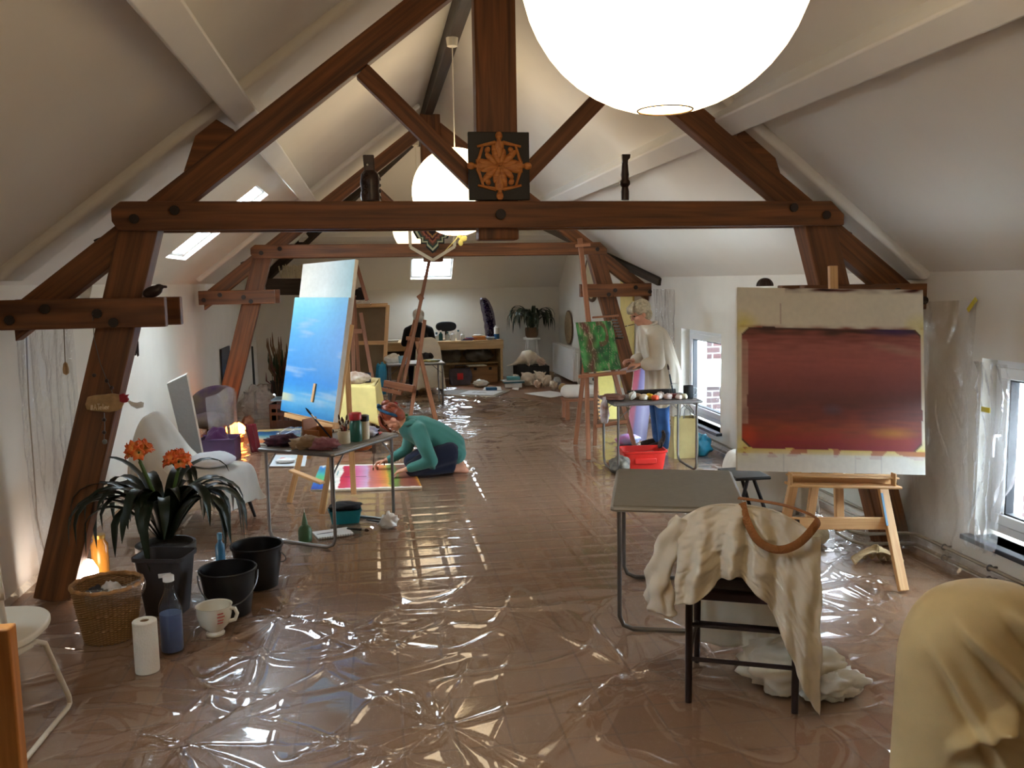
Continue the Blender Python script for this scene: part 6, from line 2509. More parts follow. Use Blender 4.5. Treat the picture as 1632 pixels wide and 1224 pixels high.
# table by the window with paint things
fold_table('grey folding table with shells and paint beside the painter in the white coat', V((2.48, 7.83, 0)), .0, .80, .56, .66, mat('tabletop_dark', (96, 88, 84), rough=.5, var=.2, scale=8))
Z = .663
t = vessel('mug', 'black mug at the right end of the table beside the painter', 'mug', (2.80, 7.68, Z), [(.042, 0), (.044, .005), (.045, .115), (.041, .115), (.038, .01)], mat('mug_black', (20, 26, 30), rough=.3), (), 24)
b = MB(MW[t.name])
b.tube([(.043, -.008, .095), (.07, -.012, .09), (.075, -.013, .06), (.065, -.012, .035), (.042, -.008, .03)], .006, 8)
b.build('handle', mat('mug_grey', (150, 160, 164), rough=.3), t)
t = vessel('glass_jar', 'clear glass jar with a red bottom next to the black mug', 'jar', (2.675, 7.72, Z), [(.04, 0), (.042, .006), (.042, .13), (.038, .13)], bglass, [('red_paint', [(.039, .004), (.039, .04)], mat('paint_redbrown', (140, 50, 44), rough=.4))], 22)
brush('long dark brush standing in the glass jar on the painter\'s table', V((2.68, 7.73, Z + .02)), P(1064, 580, 7.75), .008, (26, 50, 60))
t = root('palette_knife', 'long black tapering holder lying across the painter\'s table', 'holder', (2.50, 7.85, Z))
b = MB()
b.tube([V((2.30, 7.93, Z + .045)), V((2.60, 7.88, Z + .035)), V((2.74, 7.86, Z + .035))], [.012, .034, .034], 10)
b.build('body', black_plastic, t)
lump('rag', 'brown rag hanging over the left edge of the painter\'s table', 'rag', (2.13, 7.80, Z), (.10, .14, .045), mat('rag_brown', (112, 76, 62), rough=.9, var=.3), 101)
lump('scarf', 'white and brown cloth hanging down at the left end of the painter\'s table', 'cloth', (2.03, 7.72, .46), (.035, .07, .22), mat('cloth_striped', (214, 214, 220), c2=(120, 80, 64), rough=.9, scale=9), 102)
seashell('grey white spiral shell at the left on the painter\'s table', (2.28, 7.68, Z), .085, 2.4, 5, 1.2, mat('shell_grey', (190, 184, 170), rough=.5, var=.2), None, .3)
for k, (x, y, c, s_, lab) in enumerate(((2.375, 7.66, (206, 198, 180), .04, 'pale paint pot third from the left on the painter\'s table'), (2.405, 7.72, (48, 34, 34), .035, 'dark paint lump behind the pale pot on the painter\'s table'), (2.44, 7.70, (216, 176, 40), .04, 'yellow paint lump on the painter\'s table'), (2.47, 7.63, (206, 74, 34), .036, 'orange red lump in front of the yellow lump'),
                                         (2.52, 7.68, (190, 180, 170), .045, 'silver crumpled tube in the middle of the painter\'s table'), (2.56, 7.75, (160, 140, 130), .045, 'grey stone at the back middle of the painter\'s table'), (2.60, 7.66, (206, 190, 184), .04, 'pinkish shell in front of the black holder'), (2.69, 7.62, (200, 180, 168), .036, 'small beige shell right of the pinkish shell'),
                                         (2.745, 7.64, (196, 190, 160), .036, 'small yellowish shell next to the black mug'), (2.34, 7.75, (150, 120, 90), .04, 'brown tube behind the spiral shell on the painter\'s table'))):
    nm = ['paint_pot', 'paint_lump', 'paint_lump', 'paint_lump', 'paint_tube', 'stone', 'shell', 'shell', 'shell', 'paint_tube'][k]
    lump(nm, lab, nm.replace('_', ' '), (x, y, Z), (s_, s_ * .8, s_ * 1.3), mat('bit_%d' % k, c, rough=.45, var=.2), 110 + k, k, None, .3, 3, 18, 12)
# red crate and what is in it
t = root('crate', 'bright red plastic crate on the floor beside the window table legs', 'crate', (2.42, 7.85, .005), -.08)
M = MW[t.name]
rc = mat('crate_red', (196, 30, 20), rough=.4, var=.08)
b = MB(M)
zs = [(0, .88), (.16, 1), (.165, 1.06), (.18, 1.06), (.18, .98), (.02, .86)]
b.grid(lambda u, v: V((*rrect(2 * PI * u, .20 * zs[int(v * 5 + .5)][1], .15 * zs[int(v * 5 + .5)][1], 0), zs[int(v * 5 + .5)][0])), 48, 5, wrapu=True)
b.add([V((*rrect(2 * PI * k / 48, .175, .13, 0), .01)) for k in range(48)], [tuple(range(48))])
b.build('body', rc, t)
b = MB(M)
b.box((-.0, -.153, .09), (.2, .012, .05))
b.build('grip', rc, t, bevel=.006)
for k, (x, y, r_, c, lab) in enumerate(((-.10, .02, .3, (206, 180, 160), 'beige tube lying at the left in the red crate'), (.02, -.03, 1.2, (220, 206, 190), 'cream tube lying in the middle of the red crate'), (.08, .05, 2.0, (170, 120, 90), 'brown tube lying at the right in the red crate'))):
    q = M @ V((x, y, .12))
    ptube(lab, q, r_, c, .13, .018)
t = root('glove', 'dark glove hanging over the right end of the red crate', 'glove', M @ V((.17, 0, .15)))
b = MB()
hand(b, M @ V((.16, .02, .18)), (.3, -.2, .7), (1, 0, -.3), .2, 1.15, 1)
b.build('glove_body', mat('glove_dark', (48, 34, 30), rough=.8), t, remesh=.006, sm=3)
lump('tool_pouch', 'grey box of brushes and tubes left of the red crate', 'box', (2.16, 7.68, .006), (.09, .12, .15), mat('pouch_grey', (130, 124, 110), c2=(30, 30, 34), rough=.7, scale=16), 131, amp=.3)
lump('plastic_tray', 'pink and blue plastic packet on the floor at the feet of the painter', 'packet', (2.62, 9.02, .006), (.13, .09, .11), mat('packet', (110, 170, 206), c2=(206, 110, 170), rough=.3, scale=7), 132, amp=.2)
# yellowish cotton bag with handles
t = root('tote_bag', 'yellowish cotton bag with loop handles standing under the window end of the table', 'bag', (2.96, 8.24, .005))
M = MW[t.name]
b = MB(M)
b.grid(lambda u, v: V(((.135 - .02 * v + .01 * math.sin(u * 19 + v * 4)) * rrect(2 * PI * u, 1, 1, 0)[0], (.08 - .015 * v + .008 * math.sin(u * 25)) * rrect(2 * PI * u, 1, 1, 0)[1], .40 * v + .012 * math.sin(u * 14) * v)), 60, 20, wrapu=True)
b.add([V((.10 * rrect(2 * PI * k / 40, 1, 1, 0)[0], .06 * rrect(2 * PI * k / 40, 1, 1, 0)[1], .36)) for k in range(40)], [tuple(range(40))])
b.build('body', cloth('cotton_yellow', (180, 164, 112), weave=300, bump=.3), t)
for y in (-.05, .05):
    b = MB(M)
    b.tube([(-.02, y, .38), (-.01, y, .47), (.04, y, .51), (.08, y, .46), (.09, y, .38)], .010, 8, flat=.5)
    b.build('handle', mat('handle_grey', (170, 170, 166), rough=.7), t)
lump('carrier_bag', 'blue plastic bag on the floor behind the cotton bag by the window', 'bag', (3.16, 8.3, .006), (.09, .11, .20), mat('bag_blue', (36, 132, 168)), 134)
# striped canvas leaning by the painter
b = MB()
panel(b, P(1012, 588, 9.55), P(1045, 588, 9.55), P(1030, 712, 9.1), P(998, 712, 9.1), .025, 24, 40, lambda u, v: lerp(ramp(u + .05 * nz2(u, v, 5), [(0, (126, 38, 50)), (.22, (120, 40, 56)), (.32, (74, 66, 104)), (.7, (118, 112, 134)), (.85, (96, 90, 116)), (1, (70, 62, 90))]), lin((50, 40, 60)), .35 * v), (226, 222, 210))
tag(b.build('painting', pnt), 'narrow purple and red striped painting leaning behind the painter in the white coat', 'painting')

# easel with the green painting
gq = [P(917, 514, 8.60), P(975, 511, 8.50), P(990, 588, 8.38), P(931, 594, 8.48)]


def green(u, v):
    n_ = nz2(u * 3, v * 3, 2, 4)
    l_ = abs(nz2(u * 5, v * 1.4, 2.5, 7))
    c = ramp(.5 + n_ * .9, [(0, (30, 70, 40)), (.35, (34, 96, 48)), (.6, (50, 130, 60)), (1, (84, 146, 84))])
    br_ = max(0, 1 - abs(u - (.2 + .12 * math.sin(v * 3))) / .2) * (.7 + .6 * nz2(u, v, 5, 2))
    c = lerp(c, lin((92, 44, 34)), min(1, max(0, br_ * 1.3)))
    if abs(math.hypot((u - .62) / .18, (v - .25) / .22) - 1) < .22 and u > .55:
        c = lerp(c, lin((96, 48, 34)), .8)
    if l_ < .035:
        c = lerp(c, lin((170, 150, 130)), .6)
    return c


b = MB()
panel(b, gq[0], gq[1], gq[2], gq[3], .025, 70, 90, green, (120, 70, 40))
tag(b.build('painting', pnt, ang=30), 'green and brown painting on the easel in front of the painter in the white coat', 'painting')
t = root('easel', 'tall slim wooden easel holding the green painting', 'easel', (2.3, 8.75, 0))
sticks(t, [('mast', P(946, 592, 8.72), P(924, 382, 8.95), .05, .03), ('leg', F(917, 710), P(934, 560, 8.85), .045, .025), ('leg', F(938, 735), P(934, 560, 8.87), .045, .025), ('leg', F(1012, 716), P(968, 560, 8.78), .045, .025), ('leg', F(948, 712), P(950, 600, 8.95), .04, .025),
           ('tray', P(922, 602, 8.50), P(998, 595, 8.38), .03, .08), ('crossbar', P(950, 681, 8.86), P(1001, 673, 8.72), .04, .02), ('top_clamp', P(917, 394, 8.90), P(941, 392, 8.86), .03, .05), ('upper_clamp', P(944, 508, 8.83), P(986, 505, 8.73), .02, .03)], red_beech)
# yellow board with a punched edge, behind the easel; white cushion roll on a brown box
b = MB()
panel(b, P(946, 592, 10.3), P(976, 592, 10.3), P(986, 668, 10.1), P(955, 668, 10.1), .02, 20, 50, lambda u, v: lin((30, 26, 26)) if u < .12 and (v * 12) % 1 < .5 else (lin((196, 150, 96)) if u < .2 else lin((212, 198, 108))), (200, 150, 90))
tag(b.build('board', pnt), 'yellow board with a dotted dark left edge, leaning behind the green painting easel', 'board')
t = root('stool', 'low stool with a rounded white cushion beside the green painting easel', 'stool', (2.52, 10.9, 0))
b = MB()
b.cap2((2.38, 10.9, .35), (2.80, 10.8, .35), .085, .085, 20)
b.build('cushion', sheet_white, t)
for x, y in ((2.36, 10.8), (2.8, 10.74), (2.36, 11.0), (2.8, 10.95)):
    b = MB()
    b.beam((x, y, 0), (x, y, .27), .05, .05)
    b.build('leg', red_beech, t)
b = MB()
b.b2((2.32, 10.75, .235), (2.84, 11.02, .265))
b.build('seat', red_beech, t)
# ladder-like wind chime on the right truss post
t = root('hanging_chime', 'hanging chime of pale metal bars on the farther right truss post', 'wind chime', (3.02, 10.45, 1.0))
b = MB()
b.tube([P(966, 503, 10.4), P(978, 503, 10.4)], .012, 8)
b.build('top_bar', peg, t)
for k in range(7):
    b = MB()
    b.tube([P(975 + 1.6 * k, 510 + 4.6 * k, 10.4), P(984 + 1.6 * k, 510 + 4.6 * k, 10.4)], .011, 8)
    b.build('chime_bar', steel, t)
b = MB()
b.tube([P(980, 539, 10.4), P(992, 539, 10.4)], .013, 8)
b.build('bottom_bar', peg, t)
for px in (976, 983):
    b = MB()
    b.tube([P(px - 6, 470, 10.55), P(px - 3, 503, 10.4), P(px + 9, 539, 10.4)], .003, 5)
    b.build('string', peg, t)
# black letter sign on the right wall
b = MB()
c = W(947, 597, 3.385)
b.b2((3.375, c.y - .09, c.z - .1), (3.395, c.y + .09, c.z + .1))
t = b.build('letter_sign', black_plastic)
tag(t, 'small black sign with a white letter D low on the right wall', 'sign')
b = MB()
wh = [(-.035, -.06), (-.035, .06)]
b.tube([V((3.37, c.y + .035, c.z - .055)), V((3.37, c.y + .035, c.z + .055))], .008, 6)
b.tube([V((3.37, c.y + .035 - .065 * math.sin(PI * k / 10), c.z - .055 * math.cos(PI * k / 10))) for k in range(11)], .008, 6)
b.build('letter', white_paint, t)

# heating pipes low along the right wall
for k, z in enumerate((.115, .05)):
    t = root('heating_pipe', ['upper heating pipe running low along the right wall', 'lower heating pipe running just above the floor along the right wall'][k], 'pipe', (3.34, 6.5, z))
    b = MB()
    b.tube([(3.345, -1.0, z), (3.345, 5.02, z), (3.30, 5.06, z), (3.03, 5.10, z), (2.99, 5.16, z), (2.99, 5.36, z), (3.03, 5.44, z), (3.30, 5.48, z), (3.345, 5.52, z), (3.345, 14.2, z)], .011, 10)
    b.build('tube', mat('pipe_grey', (150, 138, 120), rough=.35, metal=.4), t)
    for y in (4.35, 4.75, 2.6, 7.6, 9.2):
        b = MB()
        b.tube([(3.345 + .016 * math.cos(a), y, z + .016 * math.sin(a)) for a in [2 * PI * j / 14 for j in range(14)]], .005, 6, closed=True)
        b.b2((3.35, y - .006, z - .005), (3.392, y + .006, z + .005))
        b.build('clip', steel, t)
b = MB(TR((2.97, 4.86, .008), -.25))


def fan(u, v):
    a = -.15 + (PI + .3) * u
    r = v * (1 + .05 * math.cos(a * 22)) * (1 - .10 * math.cos(a * 2))
    return V((.16 * r * math.cos(a), .10 * r * math.sin(a) - .03, .012 + .105 * (1 - v ** 2.2) * (1 - .4 * abs(math.cos(a))) + .012 * math.cos(a * 22) * v))


b.grid(fan, 110, 18)
tag(b.build('seashell', mat('shell_tan', (206, 180, 136), rough=.6, var=.25, bump=.5), solid=.012, ang=180), 'big pale fan-shaped shell on the floor under the big easel by the right wall', 'seashell')
lump('straw_hat', 'round pale object on the floor behind the big easel legs', 'hat', (2.78, 5.32, .006), (.12, .1, .12), straw, 141, amp=.15)
# ================================================================ things on and around the trusses
dark_wood = wood('ebony', (58, 34, 24), (34, 18, 14), rough=.35, sx=6, sy=30)
YT = 5.10
# carved plaque on the king post
pc = (P(795, 265, 5.08) + V((0, 0, 0)))
Zb, Zt = 2.207, P(795, 208, 5.08).z
t = root('carved_plaque', 'dark square plaque with a golden carving of ringed figures, standing on the near collar beam', 'plaque', (.737, 5.07, Zb))
b = MB()
b.b2((.562, 5.125, Zb), (.912, 5.155, Zt))
b.build('board', mat('plaque_black', (30, 24, 20), rough=.55), t, bevel=.004)
cx, cz = .737, (Zb + Zt) / 2
gold = wood('carved_wood', (206, 134, 62), (170, 98, 42), rough=.45, sx=12, sy=60, bump=.4)
yq = 5.118
b = MB()
for k in range(12):
    a = 2 * PI * k / 12 + .26
    L_ = .125 if k % 2 else .10
    c_, s_ = math.cos(a), math.sin(a)
    p = V((cx + c_ * L_ * .62, yq, cz + s_ * L_ * .5))
    R3 = Matrix.Rotation(-a, 3, 'Y')
    b.ell(p, (L_ * .5, .014, .02), R3, 12, 8)
b.build('petals', gold, t)
for k, (dx, dz) in enumerate(((0, 1), (0, -1), (1, 0), (-1, 0))):
    b = MB()
    o_ = V((dx, 0, dz))
    w_ = V((dz, 0, -dx))
    r0 = .155 if dz else .15
    c0 = V((cx, yq, cz))
    b.tube([c0 + o_ * .05, c0 + o_ * .10, c0 + o_ * (r0 - .02)], [.022, .028, .03], 10, flat=.5, up=V((0, 1, 0)))
    b.tube([c0 + o_ * (r0 - .03), c0 + o_ * (r0 + .005)], [.016, .011], 10)
    b.ell(c0 + o_ * (r0 + .012), (.021, .016, .025) if dz else (.025, .016, .021), None, 14, 10)
    for e in (-1, 1):
        ss = c0 + o_ * (r0 - .025)
        if dz:
            q = [ss + w_ * e * .02, ss + w_ * e * .07 - o_ * .01, ss + w_ * e * .125 - o_ * .022]
        else:
            q = [ss + w_ * e * .015, ss + w_ * e * .05 - o_ * .012, ss + w_ * e * .115 - o_ * .032]
        b.tube(q, [.012, .009, .007], 8)
    b.build('carved_figure', gold, t)
for k in range(4):
    a = PI / 4 + k * PI / 2
    b = MB()
    b.ell((cx + .095 * math.cos(a), yq, cz + .125 * math.sin(a)), (.016, .010, .02), Matrix.Rotation(.5 * (1 if k % 2 else -1), 3, 'Y'), 10, 8)
    b.build('leaf_knob', gold, t)

# statuettes on the collar beam
for nm, px, lab, prof in (('statuette', 591, 'broad dark carved statuette standing left on the near collar beam', None), ('statuette', 996, 'slender dark turned statuette standing right on the near collar beam', 1)):
    q = P(px, 322, 5.14)
    t = root(nm, lab, 'statuette', (q.x, 5.14, 2.206))
    M = MW[t.name]
    if prof:
        b = MB(M)
        b.lathe([(.024, 0), (.024, .05), (.019, .075), (.03, .09), (.031, .105), (.021, .12), (.024, .145), (.021, .17), (.019, .2), (.017, .215)], 16)
        b.build('body', dark_wood, t)
        b = MB(M)
        b.prism([(-.018, .21), (-.02, .262), (.032, .262), (.028, .24), (.016, .228), (.016, .21)], lambda a, c, d: V((a, -.015 + d, c)), .03)
        b.build('head', dark_wood, t, bevel=.004)
    else:
        b = MB(M)
        b.lathe([(.052, 0), (.056, .03), (.05, .06), (.056, .10), (.05, .145), (.034, .165)], 16)
        for k in range(12):
            b.ell((.045 * math.cos(k * 2.1), .045 * math.sin(k * 2.1), .02 + .011 * k), (.016, .016, .014), None, 8, 6)
        b.build('body', dark_wood, t)
        b = MB(M)
        b.prism([(-.030, .155), (-.036, .25), (.026, .25), (.028, .155)], lambda a, c, d: V((a, -.025 + d, c)), .05)
        b.build('head', dark_wood, t, bevel=.006)
        b = MB(M)
        b.ell((-.012, -.028, .195), (.006, .006, .006), None, 8, 6)
        b.build('eye_bead', white_paint, t)

# bird-like carving on the left sole tie
q = P(244, 478, 5.13)
t = root('carved_bird', 'small dark carved animal sitting on the end of the left short beam', 'carving', (q.x, 5.13, 1.691))
M = MW[t.name]
b = MB(M)
b.ell((0, 0, .030), (.055, .03, .032), Matrix.Rotation(-.3, 3, 'Y'))
b.ell((.035, 0, .055), (.022, .02, .018))
b.tube([(.045, 0, .058), (.078, 0, .055)], [.009, .008], 8)
b.build('body', dark_wood, t, remesh=.005, sm=2)
q = P(1272, 455, 5.13)
t = root('carved_turtle', 'small ridged dark carving on the right short beam behind the red painting', 'carving', (2.35, 5.13, 1.691))
b = MB(MW[t.name])
b.grid(lambda u, v: V((.05 * math.sin(v * PI / 2) * math.cos(2 * PI * u) * (1 + .08 * math.cos(u * 2 * PI * 12)), .04 * math.sin(v * PI / 2) * math.sin(2 * PI * u) * (1 + .08 * math.cos(u * 2 * PI * 12)), .05 * math.cos(v * PI / 2))), 60, 12, wrapu=True)
b.build('shell_back', dark_wood, t, ang=180)

# hanging on the left post: hen-shaped sign, feather, chain of beads, dark tassel
q = P(160, 642, 5.08)
t = root('hen_sign', 'hen-shaped wooden sign with white handwriting hung on the left oak post', 'sign', (q.x, 5.13, q.z - .05))
P2 = lambda x, y: P(x, y, 5.10)
ol = [(139, 633), (150, 630), (165, 629), (178, 627), (189, 629), (191, 634), (197, 643), (193, 651), (186, 655), (174, 657), (160, 656), (148, 655), (138, 653), (135, 645)]
b = MB()
b.prism([(x, y) for x, y in ol], lambda x, y, d: P2(x, y) + V((0, d, 0)), .018)
b.build('body', mat('sign_straw', (170, 136, 92), rough=.8, var=.25, scale=25), t, bevel=.004)
b = MB()
ol = [(190, 629), (197, 627), (199, 630), (205, 629), (202, 633), (205, 637), (203, 641), (197, 642), (191, 640)]
b.prism(ol, lambda x, y, d: P2(x, y) + V((0, d - .004, 0)), .024)
b.build('red_head', mat('hen_red', (150, 22, 34), rough=.7), t, bevel=.003)
# handwriting: hash, A, T, e, l, i, e, r
b = MB()
wr_m = mat('chalk_white', (226, 206, 176), rough=.8)


def stroke(pts, w_=.0028):
    b.tube([P2(144.5 + x * 5.3, 653.5 - y * 9 - x * .28) + V((0, -.003, 0)) for x, y in pts], w_, 5)


def glyph(x, segs):
    for s_ in segs:
        stroke([(x + a, c) for a, c in s_])


arc = lambda cx_, cy_, rx, ry, a0, a1: [(cx_ + rx * math.cos(math.radians(a)), cy_ + ry * math.sin(math.radians(a))) for a in range(a0, a1 + 1, 20)] if a1 > a0 else [(cx_ + rx * math.cos(math.radians(a)), cy_ + ry * math.sin(math.radians(a))) for a in range(a0, a1 - 1, -20)]
glyph(0, [[(.15, 0), (.25, .9)], [(.5, 0), (.6, .9)], [(0, .3), (.7, .3)], [(.05, .62), (.75, .62)]])
glyph(1.0, [[(0, 0), (.4, 1), (.8, 0)], [(.15, .35), (.65, .35)]])
glyph(2.0, [[(0, 1), (.9, 1)], [(.45, 1), (.45, 0)]])
e_ = [[(.05, .3), (.55, .3)] + arc(.3, .28, .26, .26, 0, 320)]
glyph(2.8, e_)
glyph(3.6, [[(.1, 1), (.1, 0)]])
glyph(4.0, [[(.1, .5), (.1, 0)], [(.1, .72), (.12, .76)]])
glyph(4.35, e_)
glyph(5.15, [[(.05, .5), (.05, 0)], [(.05, .35), (.25, .5), (.45, .45)]])
b.build('writing', wr_m, t)
b = MB()
fe = [P2(203, 638), P2(210, 644), P2(218, 647), P2(225, 645), P2(227, 641)]
b.tube([p + V((0, .005, 0)) for p in fe], [.004, .012, .017, .018, .008], 8, flat=.3, up=V((0, 1, 0)))
b.build('feather', white_paint, t)
t = root('bead_chain', 'thin chain of dark beads hanging down the left oak post', 'bead chain', P(165, 600, 5.09))
b = MB()
tr_ = [(148, 500), (150, 540), (160, 580), (170, 605), (178, 622), (180, 630)]
b.tube([P(x, y, 5.155) if y > 525 else P(x, y, 5.075) for x, y in tr_], .0022, 5)
b.tube([P(x, y, 5.095) for x, y in ((166, 658), (167, 680), (166, 700), (167, 706))], .0022, 5)
b.build('string', steel, t)
for x, y in ((150, 598), (170, 607), (178, 618), (166, 669), (166, 689), (167, 704)):
    b = MB()
    b.ell(P(x, y, 5.10), .011 if y != 704 else .014, None, 10, 8)
    b.build('bead', dark_wood if y != 704 else mat('bead_grey', (120, 124, 120), rough=.4), t)
t = root('hanging_tassel', 'dark shaggy tassel hanging behind the left short beam', 'tassel', P(206, 550, 5.36))
b = MB()
for k in range(46):
    x, y0 = rnd.uniform(198, 216), 525
    p = P(x, y0, 5.44 + rnd.uniform(0, .05))
    L_ = rnd.uniform(.09, .16)
    b.tube([p, p + V((rnd.uniform(-.01, .01), 0, -L_ * .5)), p + V((rnd.uniform(-.015, .015), 0, -L_))], [.007, .009, .003], 5)
b.build('fringe', mat('fringe_dark', (56, 42, 36), rough=.9, var=.3), t)
# wall sconce seen through the left truss, its cord, and the pull cord
t = root('wall_lamp', 'bright clamp lamp with a metal shade seen through the left truss triangle', 'lamp', (-1.96, 6.3, 1.70))
q = V((-1.90, 6.30, 1.77))
aim = (V((-.40, 6.95, 1.42)) - q).normalized()
Ml = Matrix.Translation(q) @ aim.to_track_quat('Z', 'Y').to_matrix().to_4x4()
b = MB()
b.lathe([(.02, -.09), (.05, -.08), (.085, -.02), (.105, .05), (.108, .052), (.10, .045), (.08, -.015), (.04, -.07)], 28, Ml, cap=(True, True))
b.build('lamp_shade', mat('lamp_metal', (190, 184, 170), rough=.35, metal=.7), t)
b = MB()
b.ell(q, .05, None, 18, 12)
b.build('bulb', glow('bulb_lit', (1.0, .94, .84), 40, 0), t)
b = MB()
b.tube([q + Ml.to_3x3() @ V((0, 0, -.09)), V((-1.99, 6.25, 1.72)), V((-2.04, 6.25, 1.70))], .009, 8)
b.build('bracket', black_metal, t)
ld = bpy.data.lights.new('lamp_beam', 'SPOT')
ld.energy = 95
ld.color = (.90, .95, 1.0)
ld.spot_size = math.radians(78)
ld.spot_blend = .7
ld.shadow_soft_size = .05
lo = bpy.data.objects.new('lamp_beam', ld)
COL.objects.link(lo)
lo.parent = t
lo.matrix_parent_inverse = Matrix()
I_ = MW[t.name].inverted()
lo.matrix_local = I_ @ (Matrix.Translation(q + aim * .07) @ aim.to_track_quat('-Z', 'Y').to_matrix().to_4x4())
t = root('power_cord', 'thin grey cable running down the left wall to the small floor lamp', 'cable', (-2.04, 5.6, .3))
b = MB()
pts = [W(42, 525, -2.035), W(46, 640, -2.03), W(52, 720, -2.035), W(57, 790, -2.03), W(62, 845, -2.035), V((-1.95, 5.55, .012)), V((-1.78, 5.40, .012))]
b.tube([V(p) for p in catmull([tuple(p) for p in pts], 40)], .004, 6)
b.build('wire', mat('cable_grey', (150, 136, 116), rough=.6), t)
t = root('pull_cord', 'pull cord with a wooden knob hanging behind the left short beam', 'pull cord', P(105, 590, 5.5))
b = MB()
b.tube([P(102, 520, 5.5), P(104, 580, 5.5)], .003, 6)
b.build('cord', MATS['cable_grey'], t)
b = MB()
b.lathe([(.004, .04), (.012, .03), (.018, .0), (.016, -.025), (.004, -.035)], 12, Matrix.Translation(P(105, 588, 5.5)))
b.build('knob', mat('knob_wood', (176, 140, 92), rough=.5), t)

# woven star on the farther king post, its pale frame, and the yellow butterfly
c = P(689, 372, 10.58)
t = root('yarn_star', 'stepped dark woven yarn star in a pale frame on the farther king post', 'yarn star', (c.x, 10.58, c.z - .3))
cols = [(226, 214, 180), (34, 52, 42), (40, 62, 50), (160, 170, 130), (34, 44, 40), (150, 110, 60), (120, 66, 50), (60, 24, 26), (30, 22, 26)]
for k in range(8):
    s_ = 1 - k * .115
    R = .225 * s_
    b = MB()
    n_ = 3
    ol = []
    st = [(0, -1.12), (.33, -.80), (.33, -.62), (.62, -.62), (.62, -.36), (.80, -.36), (1.0, 0)]
    st = st + [(x, -y) for x, y in reversed(st[:-1])]
    st = st + [(-x, y) for x, y in reversed(st[1:-1])]
    b.prism([(x * R, y * R) for x, y in st], lambda x, y, d: V((c.x + x, 10.585 - .004 * k + d, c.z + y + .02)), .012)
    b.build('yarn_band', mat('yarn_%d' % k, [(34, 40, 36), (176, 176, 140), (40, 62, 50), (96, 60, 40), (150, 84, 60), (70, 26, 28), (160, 110, 60), (40, 24, 30)][k], rough=.9, bump=.4, bscale=200), t)
b = MB()
hx = []
for k in range(6):
    a = PI / 6 + k * PI / 3
    hx.append(c + V((.30 * math.cos(a), .03, .31 * math.sin(a))))
for k in range(6):
    b.beam(hx[k], hx[(k + 1) % 6], .035, .05, up=V((0, 1, 0)))
b.build('pale_frame', mat('frame_pale', (206, 190, 160), rough=.6), t)
q = P(733, 381, 7.35)
t = root('butterfly', 'pale yellow butterfly ornament hanging under the middle globe lantern', 'butterfly', (q.x, 7.35, q.z - .06))
ym = mat('butterfly_yellow', (226, 214, 120), rough=.6)
b = MB()
for x, z, rx, rz_ in ((.028, .0, .03, .022), (.006, -.03, .02, .026), (.0, .025, .016, .022), (.04, .012, .02, .014)):
    b.ell(q + V((x, 0, z)), (rx, .004, rz_), None, 14, 8)
b.build('wings', ym, t)
b = MB()
b.tube([q + V((0, 0, .05)), q + V((-.03, 0, .0)), q + V((-.08, 0, -.05)), q + V((-.13, 0, -.10))], [.003, .004, .003, .001], 6)
b.tube([q + V((0, 0, .01)), V((.70, 7.36, 2.125))], .0015, 5)
b.build('stem', ym, t)
# hooks where the white purlins meet the truss
# clear plastic sheets on the walls
def wall_film(label, fn, nu, nv, m_=clear):
    b = MB()
    b.grid(fn, nu, nv)
    tag(b.build('plastic_sheet', m_, ang=180), label, 'plastic sheet')


def fold(u, v, s):
    return .025 * ridge(u * 1.0, v * .35, 5, s, .3) + .015 * ridge(u * .7 + v * .3, v * .5, 9, s + 3, .3)


wall_film('clear plastic sheet taped over the right wall beside the near window', lambda u, v: V((3.375 - fold(u, v, 1) - .09 * v ** 6, 4.55 + .95 * u + .03 * math.sin(v * 5), 1.58 - 1.56 * v + .04 * abs(u - .5) * (1 - v))), 60, 90)
wall_film('clear plastic sheet hanging over the near right window reveal', lambda u, v: V((3.345 - fold(u, v, 4) * 1.4, 4.24 + .30 * u + .12 * (v - .35) ** 2 * (1 - u) - .10 * math.sin(PI * min(1, v * 1.3)) * (1 - u), 1.26 - 1.06 * v)), 30, 60)
wall_film('clear plastic sheet hanging on the right wall behind the painter in the white coat', lambda u, v: V((3.375 - fold(u, v, 7) - .05 * v ** 4, 9.65 + .75 * u, 1.62 - 1.58 * v)), 50, 80)
wall_film('clear plastic sheet hanging on the left wall behind the near oak post', lambda u, v: V((-2.03 + .5 * fold(u, v, 9) + .05 * v ** 5, 5.45 + 1.0 * u, 1.62 - 1.58 * v)), 60, 90)
tape = mat('tape_yellow', (214, 196, 60), rough=.6)
for k, (y, z, r_, lab) in enumerate(((5.42, 1.56, .5, 'yellow tape strip at the upper left of the plastic on the right wall'), (4.62, 1.57, -.5, 'yellow tape strip at the upper right of the plastic on the right wall'), (4.40, 1.0, 0, 'yellow tape tab at the edge of the near right window'))):
    b = MB()
    b.beam((3.365 - (.05 if k == 2 else 0), y - .035, z - .035 * r_ * 2), (3.365 - (.05 if k == 2 else 0), y + .035, z + .035 * r_ * 2), .028, .003, up=V((1, 0, 0)))
    tag(b.build('tape', tape), lab, 'tape')
# ================================================================ clear plastic dust sheet over the floor
random.seed(3)
film_floor = film('clear_film_floor', haze=.20, tint=(226, 208, 184), rough=.09, bump=.07, bs=9, base=.08)


STARS = [(F(455, 985), 17, 1.6), (F(1000, 1075), 15, 1.5), (F(700, 1160), 13, 1.4), (F(1440, 985), 14, 1.3), (F(560, 1010), 11, .7), (F(290, 1190), 12, 1.0)]
SF = []
for c, n_, R_ in STARS:
    SF.append((c, R_, [(random.uniform(0, 2 * PI), random.uniform(.35, 1), random.uniform(-.5, .5), random.uniform(.35, 1.1)) for _ in range(n_)]))


